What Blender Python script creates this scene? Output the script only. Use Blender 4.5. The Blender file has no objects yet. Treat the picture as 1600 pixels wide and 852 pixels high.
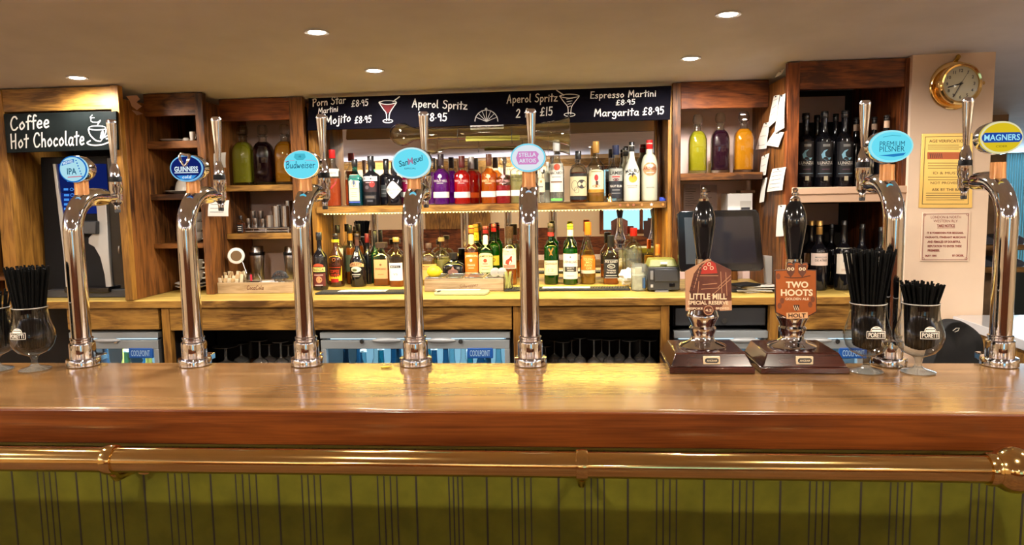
import bpy, math, random
from mathutils import Vector, Matrix
random.seed(11)
SC = bpy.context.scene
COL = SC.collection
PI = math.pi
# ------------------------------------------------------------------ camera
F = 1155.0
CAM = Vector((0, 0, 1.6))
yaw, pitch, roll = math.radians(4.44), math.radians(6.10), math.radians(-0.99)
fw = Vector((-math.sin(yaw) * math.cos(pitch), math.cos(yaw) * math.cos(pitch), -math.sin(pitch)))
r0 = Vector((math.cos(yaw), math.sin(yaw), 0))
u0 = r0.cross(fw)
RT = r0 * math.cos(roll) + u0 * math.sin(roll)
UP = u0 * math.cos(roll) - r0 * math.sin(roll)
cd = bpy.data.cameras.new('camera')
cam = bpy.data.objects.new('camera', cd)
COL.objects.link(cam)
cd.sensor_fit = 'HORIZONTAL'
cd.sensor_width = 36
cd.lens = F / 1600 * 36
cd.clip_start = 0.05
cd.clip_end = 60
cam.matrix_world = Matrix(((RT.x, UP.x, -fw.x, CAM.x), (RT.y, UP.y, -fw.y, CAM.y), (RT.z, UP.z, -fw.z, CAM.z), (0, 0, 0, 1)))
SC.camera = cam
# ------------------------------------------------------------------ world, exposure
SC.view_settings.view_transform = 'Standard'
SC.view_settings.look = 'None'
SC.view_settings.exposure = -0.28
SC.view_settings.gamma = 1.0
SC.view_settings.use_curve_mapping = False
SC.cycles.use_denoising = True
SC.cycles.max_bounces = 10
SC.cycles.transparent_max_bounces = 24
SC.cycles.sample_clamp_indirect = 6
SC.cycles.caustics_reflective = False
SC.cycles.caustics_refractive = False
W = bpy.data.worlds.new('World')
SC.world = W
W.use_nodes = True
W.node_tree.nodes['Background'].inputs[0].default_value = (0.55, 0.6, 0.7, 1)
W.node_tree.nodes['Background'].inputs[1].default_value = 0.4
SPOT_W = 42.0        # each ceiling downlight
SPOT_COL = (1.0, 0.92, 0.84)
LED_W = 9.0         # strip below the bottle shelf
LED_COL = (1.0, 0.74, 0.13)
ROOM_W = 75.0        # unseen downlights over the customers' side, partly added as fill
ROOM_COL = (1.0, 0.87, 0.70)
ROOM_SPOTS = [(-2.3, 0.82), (-0.75, 0.82), (0.8, 0.82), (2.35, 0.82), (-1.85, 1.72), (1.62, 1.72), (-1.7, -2.6), (0.3, -2.6), (2.2, -2.6)]  # front row inferred from the shadow on the bar front; the others added as fill

def lamp(kind, loc, energy, color, parent=None, size=0.03, rot=None, **kw):
    l = bpy.data.lights.new(kind.lower() + '_light', kind)
    l.energy = energy
    l.color = color
    if kind == 'SPOT':
        l.spot_size = kw.get('angle', 2.6)
        l.spot_blend = kw.get('blend', 0.9)
        l.shadow_soft_size = size
    elif kind == 'POINT':
        l.shadow_soft_size = size
    elif kind == 'AREA':
        l.shape = 'RECTANGLE'
        l.size = size
        l.size_y = kw.get('size_y', size)
    o = bpy.data.objects.new(kind.lower() + '_light', l)
    COL.objects.link(o)
    o.parent = parent
    o.location = loc
    if rot:
        o.rotation_euler = rot
    return o

# daylight of the room beyond the pillar: the window there is the only large area light
DAY_W = 22.0
UP_FILL_W = 210.0  # each unseen uplighter added to brighten the ceiling
# ------------------------------------------------------------------ pixels to places (frame 1600 x 852)
def ray(px, py):
    return RT * ((px - 800) / F) + UP * ((426 - py) / F) + fw

def P(px, py, Y):                 # the point seen at a pixel, on the upright plane y = Y
    d = ray(px, py)
    return CAM + d * (Y / d.y)

def Pz(px, py, z):                # ... on the level plane at height z
    d = ray(px, py)
    return CAM + d * ((z - CAM.z) / d.z)

def Px(px, py, x):                # ... on the side plane x = const
    d = ray(px, py)
    return CAM + d * ((x - CAM.x) / d.x)

def SCL(px, py, Y):
    return (P(px + 1, py, Y) - P(px - 1, py, Y)).length / 2

CEIL_A = (2.067 - 2.053) / (0.461 + 1.192)
CEIL_B = -0.09
def ceil_z(x, y):
    return 2.053 + CEIL_A * (x + 1.192) + CEIL_B * (max(y, 2.0) - 3.38)

def pyz(px, Y, z):                # pixel row at which the upright plane y = Y reaches height z
    a, b = 0.0, 852.0
    za, zb = P(px, a, Y).z, P(px, b, Y).z
    for _ in range(6):
        m = a + (z - za) * (b - a) / (zb - za)
        zm = P(px, m, Y).z
        if abs(zm - z) < 1e-6: break
        if zm > z: a, za = m, zm
        else: b, zb = m, zm
    return m

def Pc(px, py):                   # ... on the (slightly sagging) ceiling
    d = ray(px, py)
    n = Vector((-CEIL_A, -CEIL_B, 1))
    p0 = Vector((-1.192, 3.38, 2.053))
    return CAM + d * ((p0 - CAM).dot(n) / d.dot(n))

ZBAR = P(829, 570, 2.0).z
ZC = P(750, 467, 3.0).z
YF = 3.36     # face of the back fitting
YM = 3.62     # mirror
# ------------------------------------------------------------------ object helpers
def tag(o, label=None, cat=None, group=None, kind=None):
    if label: o['label'] = label
    if cat: o['category'] = cat
    if group: o['group'] = group
    if kind: o['kind'] = kind
    return o

def thing(name, label, cat, loc, group=None, rz=0):
    o = bpy.data.objects.new(name, None)
    COL.objects.link(o)
    o.location = loc
    o.rotation_euler = (0, 0, rz)
    o.empty_display_size = 0.02
    return tag(o, label, cat, group)

class MB:
    def __init__(s):
        s.v, s.f = [], []
    def add(s, vs, fs):
        b = len(s.v)
        s.v += [Vector(v) for v in vs]
        s.f += [[i + b for i in f] for f in fs]
        return s
    def box(s, lo, hi):
        x0, y0, z0 = lo; x1, y1, z1 = hi
        return s.add([(x0, y0, z0), (x1, y0, z0), (x1, y1, z0), (x0, y1, z0), (x0, y0, z1), (x1, y0, z1), (x1, y1, z1), (x0, y1, z1)],
                     [(0, 3, 2, 1), (4, 5, 6, 7), (0, 1, 5, 4), (1, 2, 6, 5), (2, 3, 7, 6), (3, 0, 4, 7)])
    def frus(s, lo, hi, z0, lo2, hi2, z1):       # block with another size at the top
        return s.add([(lo[0], lo[1], z0), (hi[0], lo[1], z0), (hi[0], hi[1], z0), (lo[0], hi[1], z0),
                      (lo2[0], lo2[1], z1), (hi2[0], lo2[1], z1), (hi2[0], hi2[1], z1), (lo2[0], hi2[1], z1)],
                     [(0, 3, 2, 1), (4, 5, 6, 7), (0, 1, 5, 4), (1, 2, 6, 5), (2, 3, 7, 6), (3, 0, 4, 7)])
    def prism(s, pts, vec):                       # polygon swept along vec
        n = len(pts); vec = Vector(vec)
        a = [Vector(p) for p in pts]
        nrm = Vector((0, 0, 0))
        for i in range(n):
            nrm += (a[i] - a[0]).cross(a[(i + 1) % n] - a[0])
        if nrm.dot(vec) > 0:
            a.reverse()
        return s.add(a + [p + vec for p in a], [list(range(n)), list(range(2 * n - 1, n - 1, -1))] + [[(i + 1) % n, i, n + i, n + (i + 1) % n] for i in range(n)])
    def lathe(s, prof, n=24, c=(0, 0, 0), axis='z', ne=2.0, dep=1.0, cap=True):
        c = Vector(c); vs = []; fs = []
        def pt(r, h, k):
            t = 2 * PI * k / n
            cx, sy = math.cos(t), math.sin(t)
            x = math.copysign(abs(cx) ** (2 / ne), cx) * r
            y = math.copysign(abs(sy) ** (2 / ne), sy) * r * dep
            if axis == 'z': return c + Vector((x, y, h))
            if axis == 'x': return c + Vector((h, x, y))
            return c + Vector((x, h, -y))
        for r, h in prof:
            vs += [pt(max(r, 1e-5), h, k) for k in range(n)]
        for i in range(len(prof) - 1):
            for k in range(n):
                fs.append((i * n + k, i * n + (k + 1) % n, (i + 1) * n + (k + 1) % n, (i + 1) * n + k))
        if cap:
            fs.append(list(range(n - 1, -1, -1)))
            fs.append([(len(prof) - 1) * n + k for k in range(n)])
        return s.add(vs, fs)
    def tube(s, pts, r, n=12, cap=True):
        pts = [Vector(p) for p in pts]; m = len(pts)
        rs = r if isinstance(r, (list, tuple)) else [r] * m
        vs = []; fs = []; up = None
        for i, p in enumerate(pts):
            t = (pts[min(i + 1, m - 1)] - pts[max(i - 1, 0)]).normalized()
            if up is None:
                up = Vector((0, 0, 1)) if abs(t.z) < 0.9 else Vector((1, 0, 0))
            a = t.cross(up).normalized(); up = a.cross(t).normalized()
            vs += [p + (a * math.cos(2 * PI * k / n) + up * math.sin(2 * PI * k / n)) * rs[i] for k in range(n)]
        for i in range(m - 1):
            for k in range(n):
                fs.append((i * n + k, i * n + (k + 1) % n, (i + 1) * n + (k + 1) % n, (i + 1) * n + k))
        if cap:
            fs.append(list(range(n - 1, -1, -1))); fs.append([(m - 1) * n + k for k in range(n)])
        return s.add(vs, fs)
    def ball(s, c, r, n=16, m=10):
        return s.lathe([(r * math.sin(PI * i / m), -r * math.cos(PI * i / m)) for i in range(m + 1)], n, c)

def mesh_of(name, v, f, mat, smooth=True, ang=35):
    me = bpy.data.meshes.new(name)
    me.from_pydata([tuple(p) for p in v], [], [tuple(x) for x in f])
    me.materials.append(mat)
    if smooth and len(me.polygons):
        me.shade_smooth()
        me.set_sharp_from_angle(angle=math.radians(ang))
    me.update()
    return me

def obj(name, mb, mat, parent=None, bevel=0, smooth=True, ang=35):
    v = mb.v
    org = Vector((0, 0, 0))
    if parent is None:                            # a thing of one mesh: its origin goes to its base
        xs = [p.x for p in v]; ys = [p.y for p in v]; zs = [p.z for p in v]
        org = Vector(((min(xs) + max(xs)) / 2, (min(ys) + max(ys)) / 2, min(zs)))
        v = [p - org for p in v]
    o = bpy.data.objects.new(name, mesh_of(name, v, mb.f, mat, smooth, ang))
    COL.objects.link(o)
    o.parent = parent
    o.location = org
    if bevel:
        b = o.modifiers.new('edge', 'BEVEL')
        b.width = bevel; b.segments = 2; b.limit_method = 'ANGLE'; b.angle_limit = math.radians(40)
    return o

def struct(name, mb, mat, parent=None, bevel=0, label=None):
    o = obj(name, mb, mat, parent, bevel)
    if parent is None:
        o['kind'] = 'structure'
    if label: o['label'] = label
    return o

def copy_tree(o, parent=None):
    c = o.copy()
    COL.objects.link(c)
    if parent is not None:
        c.parent = parent
        c.matrix_parent_inverse = o.matrix_parent_inverse
    for ch in [x for x in bpy.data.objects if x.parent == o]:
        copy_tree(ch, c)
    return c
# ------------------------------------------------------------------ materials
def mat(name, col, rough=0.5, metal=0.0, coat=0.0, emit=None, es=0.0, spec=0.5, trans=0.0, noise=0.0, nscale=30, bump=0.0):
    m = bpy.data.materials.new(name)
    m.use_nodes = True
    nt = m.node_tree
    b = nt.nodes['Principled BSDF']
    b.inputs['Base Color'].default_value = (*col, 1)
    b.inputs['Roughness'].default_value = rough
    b.inputs['Metallic'].default_value = metal
    b.inputs['Coat Weight'].default_value = coat
    b.inputs['Coat Roughness'].default_value = 0.08
    b.inputs['Specular IOR Level'].default_value = spec
    if trans: b.inputs['Transmission Weight'].default_value = trans
    if emit:
        b.inputs['Emission Color'].default_value = (*emit, 1)
        b.inputs['Emission Strength'].default_value = es
    if noise or bump:
        tc = nt.nodes.new('ShaderNodeTexCoord')
        n = nt.nodes.new('ShaderNodeTexNoise')
        n.inputs['Scale'].default_value = nscale
        n.inputs['Detail'].default_value = 5
        nt.links.new(tc.outputs['Object'], n.inputs['Vector'])
        if noise:
            r = nt.nodes.new('ShaderNodeValToRGB')
            r.color_ramp.elements[0].position = 0.3
            r.color_ramp.elements[1].position = 0.7
            r.color_ramp.elements[0].color = (*[c * (1 - noise) for c in col], 1)
            r.color_ramp.elements[1].color = (*[min(1, c * (1 + noise)) for c in col], 1)
            nt.links.new(n.outputs['Fac'], r.inputs['Fac'])
            nt.links.new(r.outputs['Color'], b.inputs['Base Color'])
        if bump:
            bp = nt.nodes.new('ShaderNodeBump')
            bp.inputs['Strength'].default_value = bump
            bp.inputs['Distance'].default_value = 0.003
            nt.links.new(n.outputs['Fac'], bp.inputs['Height'])
            nt.links.new(bp.outputs['Normal'], b.inputs['Normal'])
    return m

def wood(name, dark, light, rough=0.45, stretch=(1.2, 14, 14), coat=0.0, knots=0.5, contrast=(0.32, 0.68), bump=0.15, spec=0.25, fine=0.45):
    m = bpy.data.materials.new(name)
    m.use_nodes = True
    nt = m.node_tree; L = nt.links.new
    b = nt.nodes['Principled BSDF']
    b.inputs['Roughness'].default_value = rough
    b.inputs['Coat Weight'].default_value = coat
    b.inputs['Coat Roughness'].default_value = 0.12
    b.inputs['Specular IOR Level'].default_value = spec
    tc = nt.nodes.new('ShaderNodeTexCoord')
    mp = nt.nodes.new('ShaderNodeMapping')
    mp.inputs['Scale'].default_value = stretch
    L(tc.outputs['Object'], mp.inputs['Vector'])
    n1 = nt.nodes.new('ShaderNodeTexNoise')
    n1.inputs['Scale'].default_value = 2.2; n1.inputs['Detail'].default_value = 8; n1.inputs['Distortion'].default_value = 1.2
    L(mp.outputs['Vector'], n1.inputs['Vector'])
    mp2 = nt.nodes.new('ShaderNodeMapping')
    mp2.inputs['Scale'].default_value = [x * 5 if x > 4 else x * 2 for x in stretch]
    L(tc.outputs['Object'], mp2.inputs['Vector'])
    n2 = nt.nodes.new('ShaderNodeTexNoise')
    n2.inputs['Scale'].default_value = 4; n2.inputs['Detail'].default_value = 4
    L(mp2.outputs['Vector'], n2.inputs['Vector'])
    n3 = nt.nodes.new('ShaderNodeTexNoise')
    n3.inputs['Scale'].default_value = 3.1; n3.inputs['Detail'].default_value = 3
    L(tc.outputs['Object'], n3.inputs['Vector'])
    a = nt.nodes.new('ShaderNodeMath'); a.operation = 'MULTIPLY_ADD'; a.inputs[1].default_value = fine
    L(n2.outputs['Fac'], a.inputs[0])
    s = nt.nodes.new('ShaderNodeMath'); s.operation = 'MULTIPLY_ADD'; s.inputs[1].default_value = knots
    L(n3.outputs['Fac'], s.inputs[0]); s.inputs[2].default_value = -0.5 * knots - 0.5 * fine
    t = nt.nodes.new('ShaderNodeMath'); t.operation = 'ADD'
    L(n1.outputs['Fac'], t.inputs[0]); L(s.outputs[0], t.inputs[1])
    L(t.outputs[0], a.inputs[2])
    r = nt.nodes.new('ShaderNodeValToRGB')
    r.color_ramp.elements[0].position = contrast[0]
    r.color_ramp.elements[1].position = contrast[1]
    r.color_ramp.elements[0].color = (*dark, 1)
    r.color_ramp.elements[1].color = (*light, 1)
    L(a.outputs[0], r.inputs['Fac'])
    L(r.outputs['Color'], b.inputs['Base Color'])
    bp = nt.nodes.new('ShaderNodeBump')
    bp.inputs['Strength'].default_value = bump; bp.inputs['Distance'].default_value = 0.002
    L(n2.outputs['Fac'], bp.inputs['Height'])
    L(bp.outputs['Normal'], b.inputs['Normal'])
    return m

def glass(name, tint=(1, 1, 1), refl=1.0, rough=0.02, haze=0.0, edge=0.22):
    m = bpy.data.materials.new(name)
    m.use_nodes = True
    nt = m.node_tree; L = nt.links.new
    nt.nodes.remove(nt.nodes['Principled BSDF'])
    out = nt.nodes['Material Output']
    tr = nt.nodes.new('ShaderNodeBsdfTransparent'); tr.inputs[0].default_value = (*tint, 1)
    gl = nt.nodes.new('ShaderNodeBsdfGlossy'); gl.inputs['Roughness'].default_value = rough
    fr = nt.nodes.new('ShaderNodeFresnel')
    ge = nt.nodes.new('ShaderNodeNewGeometry')
    io = nt.nodes.new('ShaderNodeMath'); io.operation = 'MULTIPLY_ADD'; io.inputs[1].default_value = 1 / 1.5 - 1.5; io.inputs[2].default_value = 1.5
    L(ge.outputs['Backfacing'], io.inputs[0]); L(io.outputs[0], fr.inputs['IOR'])     # same thin wall from either side
    mu = nt.nodes.new('ShaderNodeMath'); mu.operation = 'MULTIPLY'; mu.inputs[1].default_value = refl; mu.use_clamp = True
    L(fr.outputs[0], mu.inputs[0])
    mx = nt.nodes.new('ShaderNodeMixShader')
    base = tr
    lw = nt.nodes.new('ShaderNodeLayerWeight'); lw.inputs[0].default_value = 0.5
    pw = nt.nodes.new('ShaderNodeMath'); pw.operation = 'POWER'; pw.inputs[1].default_value = 2.4; L(lw.outputs['Facing'], pw.inputs[0])
    cx = nt.nodes.new('ShaderNodeMix'); cx.data_type = 'RGBA'      # a longer way through the wall at its rims
    cx.inputs['A'].default_value = (*tint, 1); cx.inputs['B'].default_value = (*[c * edge for c in tint], 1)
    L(pw.outputs[0], cx.inputs['Factor']); L(cx.outputs['Result'], tr.inputs[0])
    if haze:
        df = nt.nodes.new('ShaderNodeBsdfDiffuse'); df.inputs[0].default_value = (0.85, 0.87, 0.85, 1)
        m2 = nt.nodes.new('ShaderNodeMixShader'); m2.inputs[0].default_value = haze
        L(tr.outputs[0], m2.inputs[1]); L(df.outputs[0], m2.inputs[2]); base = m2
    L(mu.outputs[0], mx.inputs[0]); L(base.outputs[0], mx.inputs[1]); L(gl.outputs[0], mx.inputs[2])
    L(mx.outputs[0], out.inputs[0])
    return m

def liquid(name, col, body=0.5):
    m = bpy.data.materials.new(name)
    m.use_nodes = True
    nt = m.node_tree; L = nt.links.new
    nt.nodes.remove(nt.nodes['Principled BSDF'])
    out = nt.nodes['Material Output']
    tr = nt.nodes.new('ShaderNodeBsdfTransparent'); tr.inputs[0].default_value = (*[c ** 0.28 for c in col], 1)
    df = nt.nodes.new('ShaderNodeBsdfDiffuse'); df.inputs[0].default_value = (*col, 1)
    tl = nt.nodes.new('ShaderNodeBsdfTranslucent'); tl.inputs[0].default_value = (*col, 1)
    m1 = nt.nodes.new('ShaderNodeMixShader'); m1.inputs[0].default_value = 0.5
    L(df.outputs[0], m1.inputs[1]); L(tl.outputs[0], m1.inputs[2])
    m2 = nt.nodes.new('ShaderNodeMixShader'); m2.inputs[0].default_value = body
    L(tr.outputs[0], m2.inputs[1]); L(m1.outputs[0], m2.inputs[2])
    L(m2.outputs[0], out.inputs[0])
    return m

def emis(name, col, strength):
    m = bpy.data.materials.new(name)
    m.use_nodes = True
    nt = m.node_tree
    nt.nodes.remove(nt.nodes['Principled BSDF'])
    e = nt.nodes.new('ShaderNodeEmission')
    e.inputs[0].default_value = (*col, 1); e.inputs[1].default_value = strength
    nt.links.new(e.outputs[0], nt.nodes['Material Output'].inputs[0])
    return m

def rgb(r, g, b):                                 # sRGB 0-255 to linear
    return tuple((c / 255 / 12.92) if c / 255 <= 0.04045 else ((c / 255 + 0.055) / 1.055) ** 2.4 for c in (r, g, b))

M = {}
M['plaster'] = mat('plaster', (0.80, 0.80, 0.87), 0.85, noise=0.06, nscale=4, bump=0.25)
M['wall'] = mat('wall_paint', (0.76, 0.58, 0.43), 0.8, noise=0.04, nscale=6, bump=0.15)
M['pinkwall'] = mat('pink_wall_paint', (0.92, 0.68, 0.60), 0.8, noise=0.05, nscale=9)
M['cream'] = mat('cream_wall', (0.88, 0.64, 0.34), 0.8)
M['bar'] = wood('bar_top_wood', (0.17, 0.080, 0.026), (0.36, 0.20, 0.080), 0.2, (0.6, 7, 7), coat=0.5, knots=0.35, bump=0.0, contrast=(0.27, 0.74), fine=0.12)
M['barface'] = wood('bar_edge_wood', (0.075, 0.015, 0.002), (0.17, 0.042, 0.006), 0.35, (0.9, 8, 14), coat=0.3, knots=0.4, bump=0.02)
M['brown'] = wood('dark_stained_wood', (0.028, 0.009, 0.002), (0.20, 0.072, 0.014), 0.5, (2.5, 12, 9), knots=0.8)
M['brownv'] = wood('dark_stained_upright_wood', (0.030, 0.010, 0.003), (0.23, 0.085, 0.018), 0.5, (14, 14, 1.6), knots=0.8)
M['red'] = wood('reddish_stained_wood', (0.05, 0.012, 0.003), (0.25, 0.068, 0.014), 0.5, (2.2, 12, 10), knots=0.7)
M['redv'] = wood('reddish_upright_wood', (0.05, 0.012, 0.003), (0.25, 0.068, 0.014), 0.5, (14, 14, 1.6), knots=0.7)
M['honey'] = wood('honey_wood', (0.10, 0.042, 0.008), (0.40, 0.205, 0.042), 0.45, (2.2, 12, 10), knots=0.6)
M['honeyv'] = wood('honey_upright_wood', (0.12, 0.05, 0.01), (0.36, 0.17, 0.03), 0.5, (14, 14, 1.8), knots=0.6)
M['pine'] = wood('pale_counter_wood', (0.46, 0.29, 0.06), (0.70, 0.50, 0.13), 0.4, (0.8, 9, 9), coat=0.15, knots=0.4)
M['crate'] = wood('crate_wood', (0.30, 0.20, 0.10), (0.52, 0.38, 0.22), 0.6, (2, 10, 14), knots=0.4)
M['olive'] = mat('olive_paint', (0.098, 0.093, 0.008), 0.5, noise=0.22, nscale=14, bump=0.1, spec=0.15)
M['groove'] = mat('groove_dark', (0.02, 0.014, 0.006), 0.8)
M['chrome'] = mat('chrome', (0.74, 0.74, 0.78), 0.055, 1.0)
M['steel'] = mat('brushed_steel', (0.62, 0.61, 0.60), 0.24, 1.0)
M['brass'] = mat('polished_brass', (0.82, 0.56, 0.22), 0.10, 1.0)
M['copper'] = mat('copper_brass', (0.72, 0.38, 0.17), 0.12, 1.0)
M['goldsheet'] = mat('gold_sheet', (0.95, 0.66, 0.20), 0.3, 0.7, noise=0.08, nscale=5)
M['black'] = mat('black_gloss', (0.005, 0.005, 0.006), 0.12, coat=0.1)
M['blackm'] = mat('black_matt', (0.006, 0.006, 0.007), 0.6, spec=0.2)
M['rubber'] = mat('black_rubber', (0.012, 0.012, 0.012), 0.7)
M['chalk'] = mat('chalkboard', (0.0022, 0.0018, 0.0045), 0.7, noise=0.3, nscale=6, spec=0.04)
M['chalk2'] = mat('chalkboard_grey', (0.008, 0.011, 0.011), 0.5, noise=0.4, nscale=9, spec=0.06)
M['white'] = mat('white_paint', (0.85, 0.83, 0.78), 0.6)
M['paper'] = mat('paper', (0.62, 0.59, 0.53), 0.8, noise=0.03, nscale=20)
M['porcelain'] = mat('porcelain', (0.80, 0.76, 0.68), 0.15, coat=0.5)
M['ink'] = mat('ink', (0.03, 0.03, 0.035), 0.7)
M['grey'] = mat('fridge_grey', (0.34, 0.37, 0.39), 0.4, 0.3)
M['greyd'] = mat('dark_grey_plastic', (0.035, 0.036, 0.04), 0.4)
M['mirror'] = mat('mirror_silver', (0.90, 0.88, 0.85), 0.0, 1.0)
M['clear'] = glass('clear_glass', (0.95, 0.97, 0.95), 1.9)
M['pane'] = glass('pane_glass', (0.93, 0.97, 0.98), 0.9, edge=0.9)
M['frost'] = mat('frosted_white_glass', (0.80, 0.78, 0.62), 0.35, coat=0.3)
M['straw'] = mat('black_paper_straw', (0.003, 0.003, 0.003), 0.7, spec=0.08)
M['foot'] = glass('foot_glass', (0.95, 0.97, 0.95), 2.2, haze=0.14)
M['hang'] = glass('stemware_glass', (0.93, 0.95, 0.95), 2.6, rough=0.05, haze=0.05)
M['handle'] = mat('satin_handle', (0.50, 0.52, 0.54), 0.35, 0.35)
M['floor'] = wood('pale_floor_boards', (0.07, 0.035, 0.02), (0.18, 0.10, 0.06), 0.5, (1, 10, 10))
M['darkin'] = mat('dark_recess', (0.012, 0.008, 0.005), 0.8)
# ------------------------------------------------------------------ flat shapes (2D), lettering, chalk strokes
def el2(a, b, n=32, cx=0, cy=0):
    return [(cx, cy)] + [(cx + a * math.cos(2 * PI * k / n), cy + b * math.sin(2 * PI * k / n)) for k in range(n)], [(0, 1 + k, 1 + (k + 1) % n) for k in range(n)]

def ring2(a, b, w, n=32, cx=0, cy=0, t0=0, t1=2 * PI):
    v = []; f = []
    for k in range(n + 1):
        t = t0 + (t1 - t0) * k / n
        v += [(cx + a * math.cos(t), cy + b * math.sin(t)), (cx + (a - w) * math.cos(t), cy + (b - w) * math.sin(t))]
    f = [(2 * k, 2 * k + 2, 2 * k + 3, 2 * k + 1) for k in range(n)]
    return v, f

def rect2(w, h, cx=0, cy=0, nx=1, ny=1):
    v = [(cx - w / 2 + w * i / nx, cy - h / 2 + h * j / ny) for j in range(ny + 1) for i in range(nx + 1)]
    f = [(j * (nx + 1) + i, j * (nx + 1) + i + 1, (j + 1) * (nx + 1) + i + 1, (j + 1) * (nx + 1) + i) for j in range(ny) for i in range(nx)]
    return v, f

def poly2(pts):
    return list(pts), [list(range(len(pts)))]

def col2(w, h, top, bot, nx=16, cx=0, cy=0):      # a sheet whose outline is given column by column, u in -1..1
    v = []; f = []
    for i in range(nx + 1):
        u = -1 + 2 * i / nx
        v += [(cx + u * w / 2, cy + bot(u) * h / 2), (cx + u * w / 2, cy + top(u) * h / 2)]
    return v, [(2 * i, 2 * i + 2, 2 * i + 3, 2 * i + 1) for i in range(nx)]

def line2(pts, w):
    v = []; f = []; n = len(pts)
    for i, p in enumerate(pts):
        a = pts[max(i - 1, 0)]; b = pts[min(i + 1, n - 1)]
        dx, dy = b[0] - a[0], b[1] - a[1]
        l = math.hypot(dx, dy) or 1
        nx, ny = -dy / l * w / 2, dx / l * w / 2
        e = 0
        px, py = p
        if i == 0: px, py = p[0] - dx / l * w * .35, p[1] - dy / l * w * .35
        if i == n - 1: px, py = p[0] + dx / l * w * .35, p[1] + dy / l * w * .35
        v += [(px - nx, py - ny), (px + nx, py + ny)]
    return v, [(2 * i, 2 * i + 2, 2 * i + 3, 2 * i + 1) for i in range(n - 1)]

def join2(*parts):
    V = []; Fc = []
    for v, f in parts:
        b = len(V); V += v; Fc += [[i + b for i in x] for x in f]
    return V, Fc

def move2(s, dx, dy, k=1.0, ang=0.0):
    c, n = math.cos(ang), math.sin(ang)
    return [(dx + k * (x * c - y * n), dy + k * (x * n + y * c)) for x, y in s[0]], s[1]

def smooth_pts(p, k=5):
    if len(p) < 3: return p
    out = []
    for i in range(len(p) - 1):
        p0 = p[i - 1] if i else (2 * p[0][0] - p[1][0], 2 * p[0][1] - p[1][1])
        p1, p2 = p[i], p[i + 1]
        p3 = p[i + 2] if i + 2 < len(p) else (2 * p2[0] - p1[0], 2 * p2[1] - p1[1])
        for j in range(k):
            t = j / k
            out.append(tuple(0.5 * (2 * p1[a] + (p2[a] - p0[a]) * t + (2 * p0[a] - 5 * p1[a] + 4 * p2[a] - p3[a]) * t * t + (3 * p1[a] - p0[a] - 3 * p2[a] + p3[a]) * t ** 3) for a in (0, 1)))
    return out + [p[-1]]

_TX = {}
def text2(s, off=0.0, shear=0.0):                 # built-in face, as a flat mesh with its box at 0..w, 0..h
    key = (s, off, shear)
    if key not in _TX:
        cu = bpy.data.curves.new('lettering', 'FONT')
        cu.body = s; cu.offset = off; cu.shear = shear; cu.resolution_u = 3
        cu.align_x = 'CENTER'
        o = bpy.data.objects.new('lettering_source', cu)
        COL.objects.link(o)
        bpy.context.view_layer.update()
        me = bpy.data.meshes.new_from_object(o.evaluated_get(bpy.context.evaluated_depsgraph_get()))
        v = [(a.co.x, a.co.y) for a in me.vertices]; f = [list(p.vertices) for p in me.polygons]
        bpy.data.objects.remove(o); bpy.data.curves.remove(cu); bpy.data.meshes.remove(me)
        x0 = min(a for a, b in v); y0 = min(b for a, b in v); x1 = max(a for a, b in v); y1 = max(b for a, b in v)
        _TX[key] = ([(a - x0, b - y0) for a, b in v], f, x1 - x0, y1 - y0)
    return _TX[key]

def fit2(s, w, h, cx=0, cy=0, off=0.0, shear=0.0, ang=0.0, arc=0.0):
    v, f, tw, th = text2(s, off, shear)
    if w is None: w = h * tw / th
    if h is None: h = w * th / tw
    v = [((x / tw - .5) * w, (y / th - .5) * h) for x, y in v]
    if arc:
        v = [(x, y - arc * (2 * x / w) ** 2) for x, y in v]
    return move2((v, f), cx, cy, 1, ang)

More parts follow.
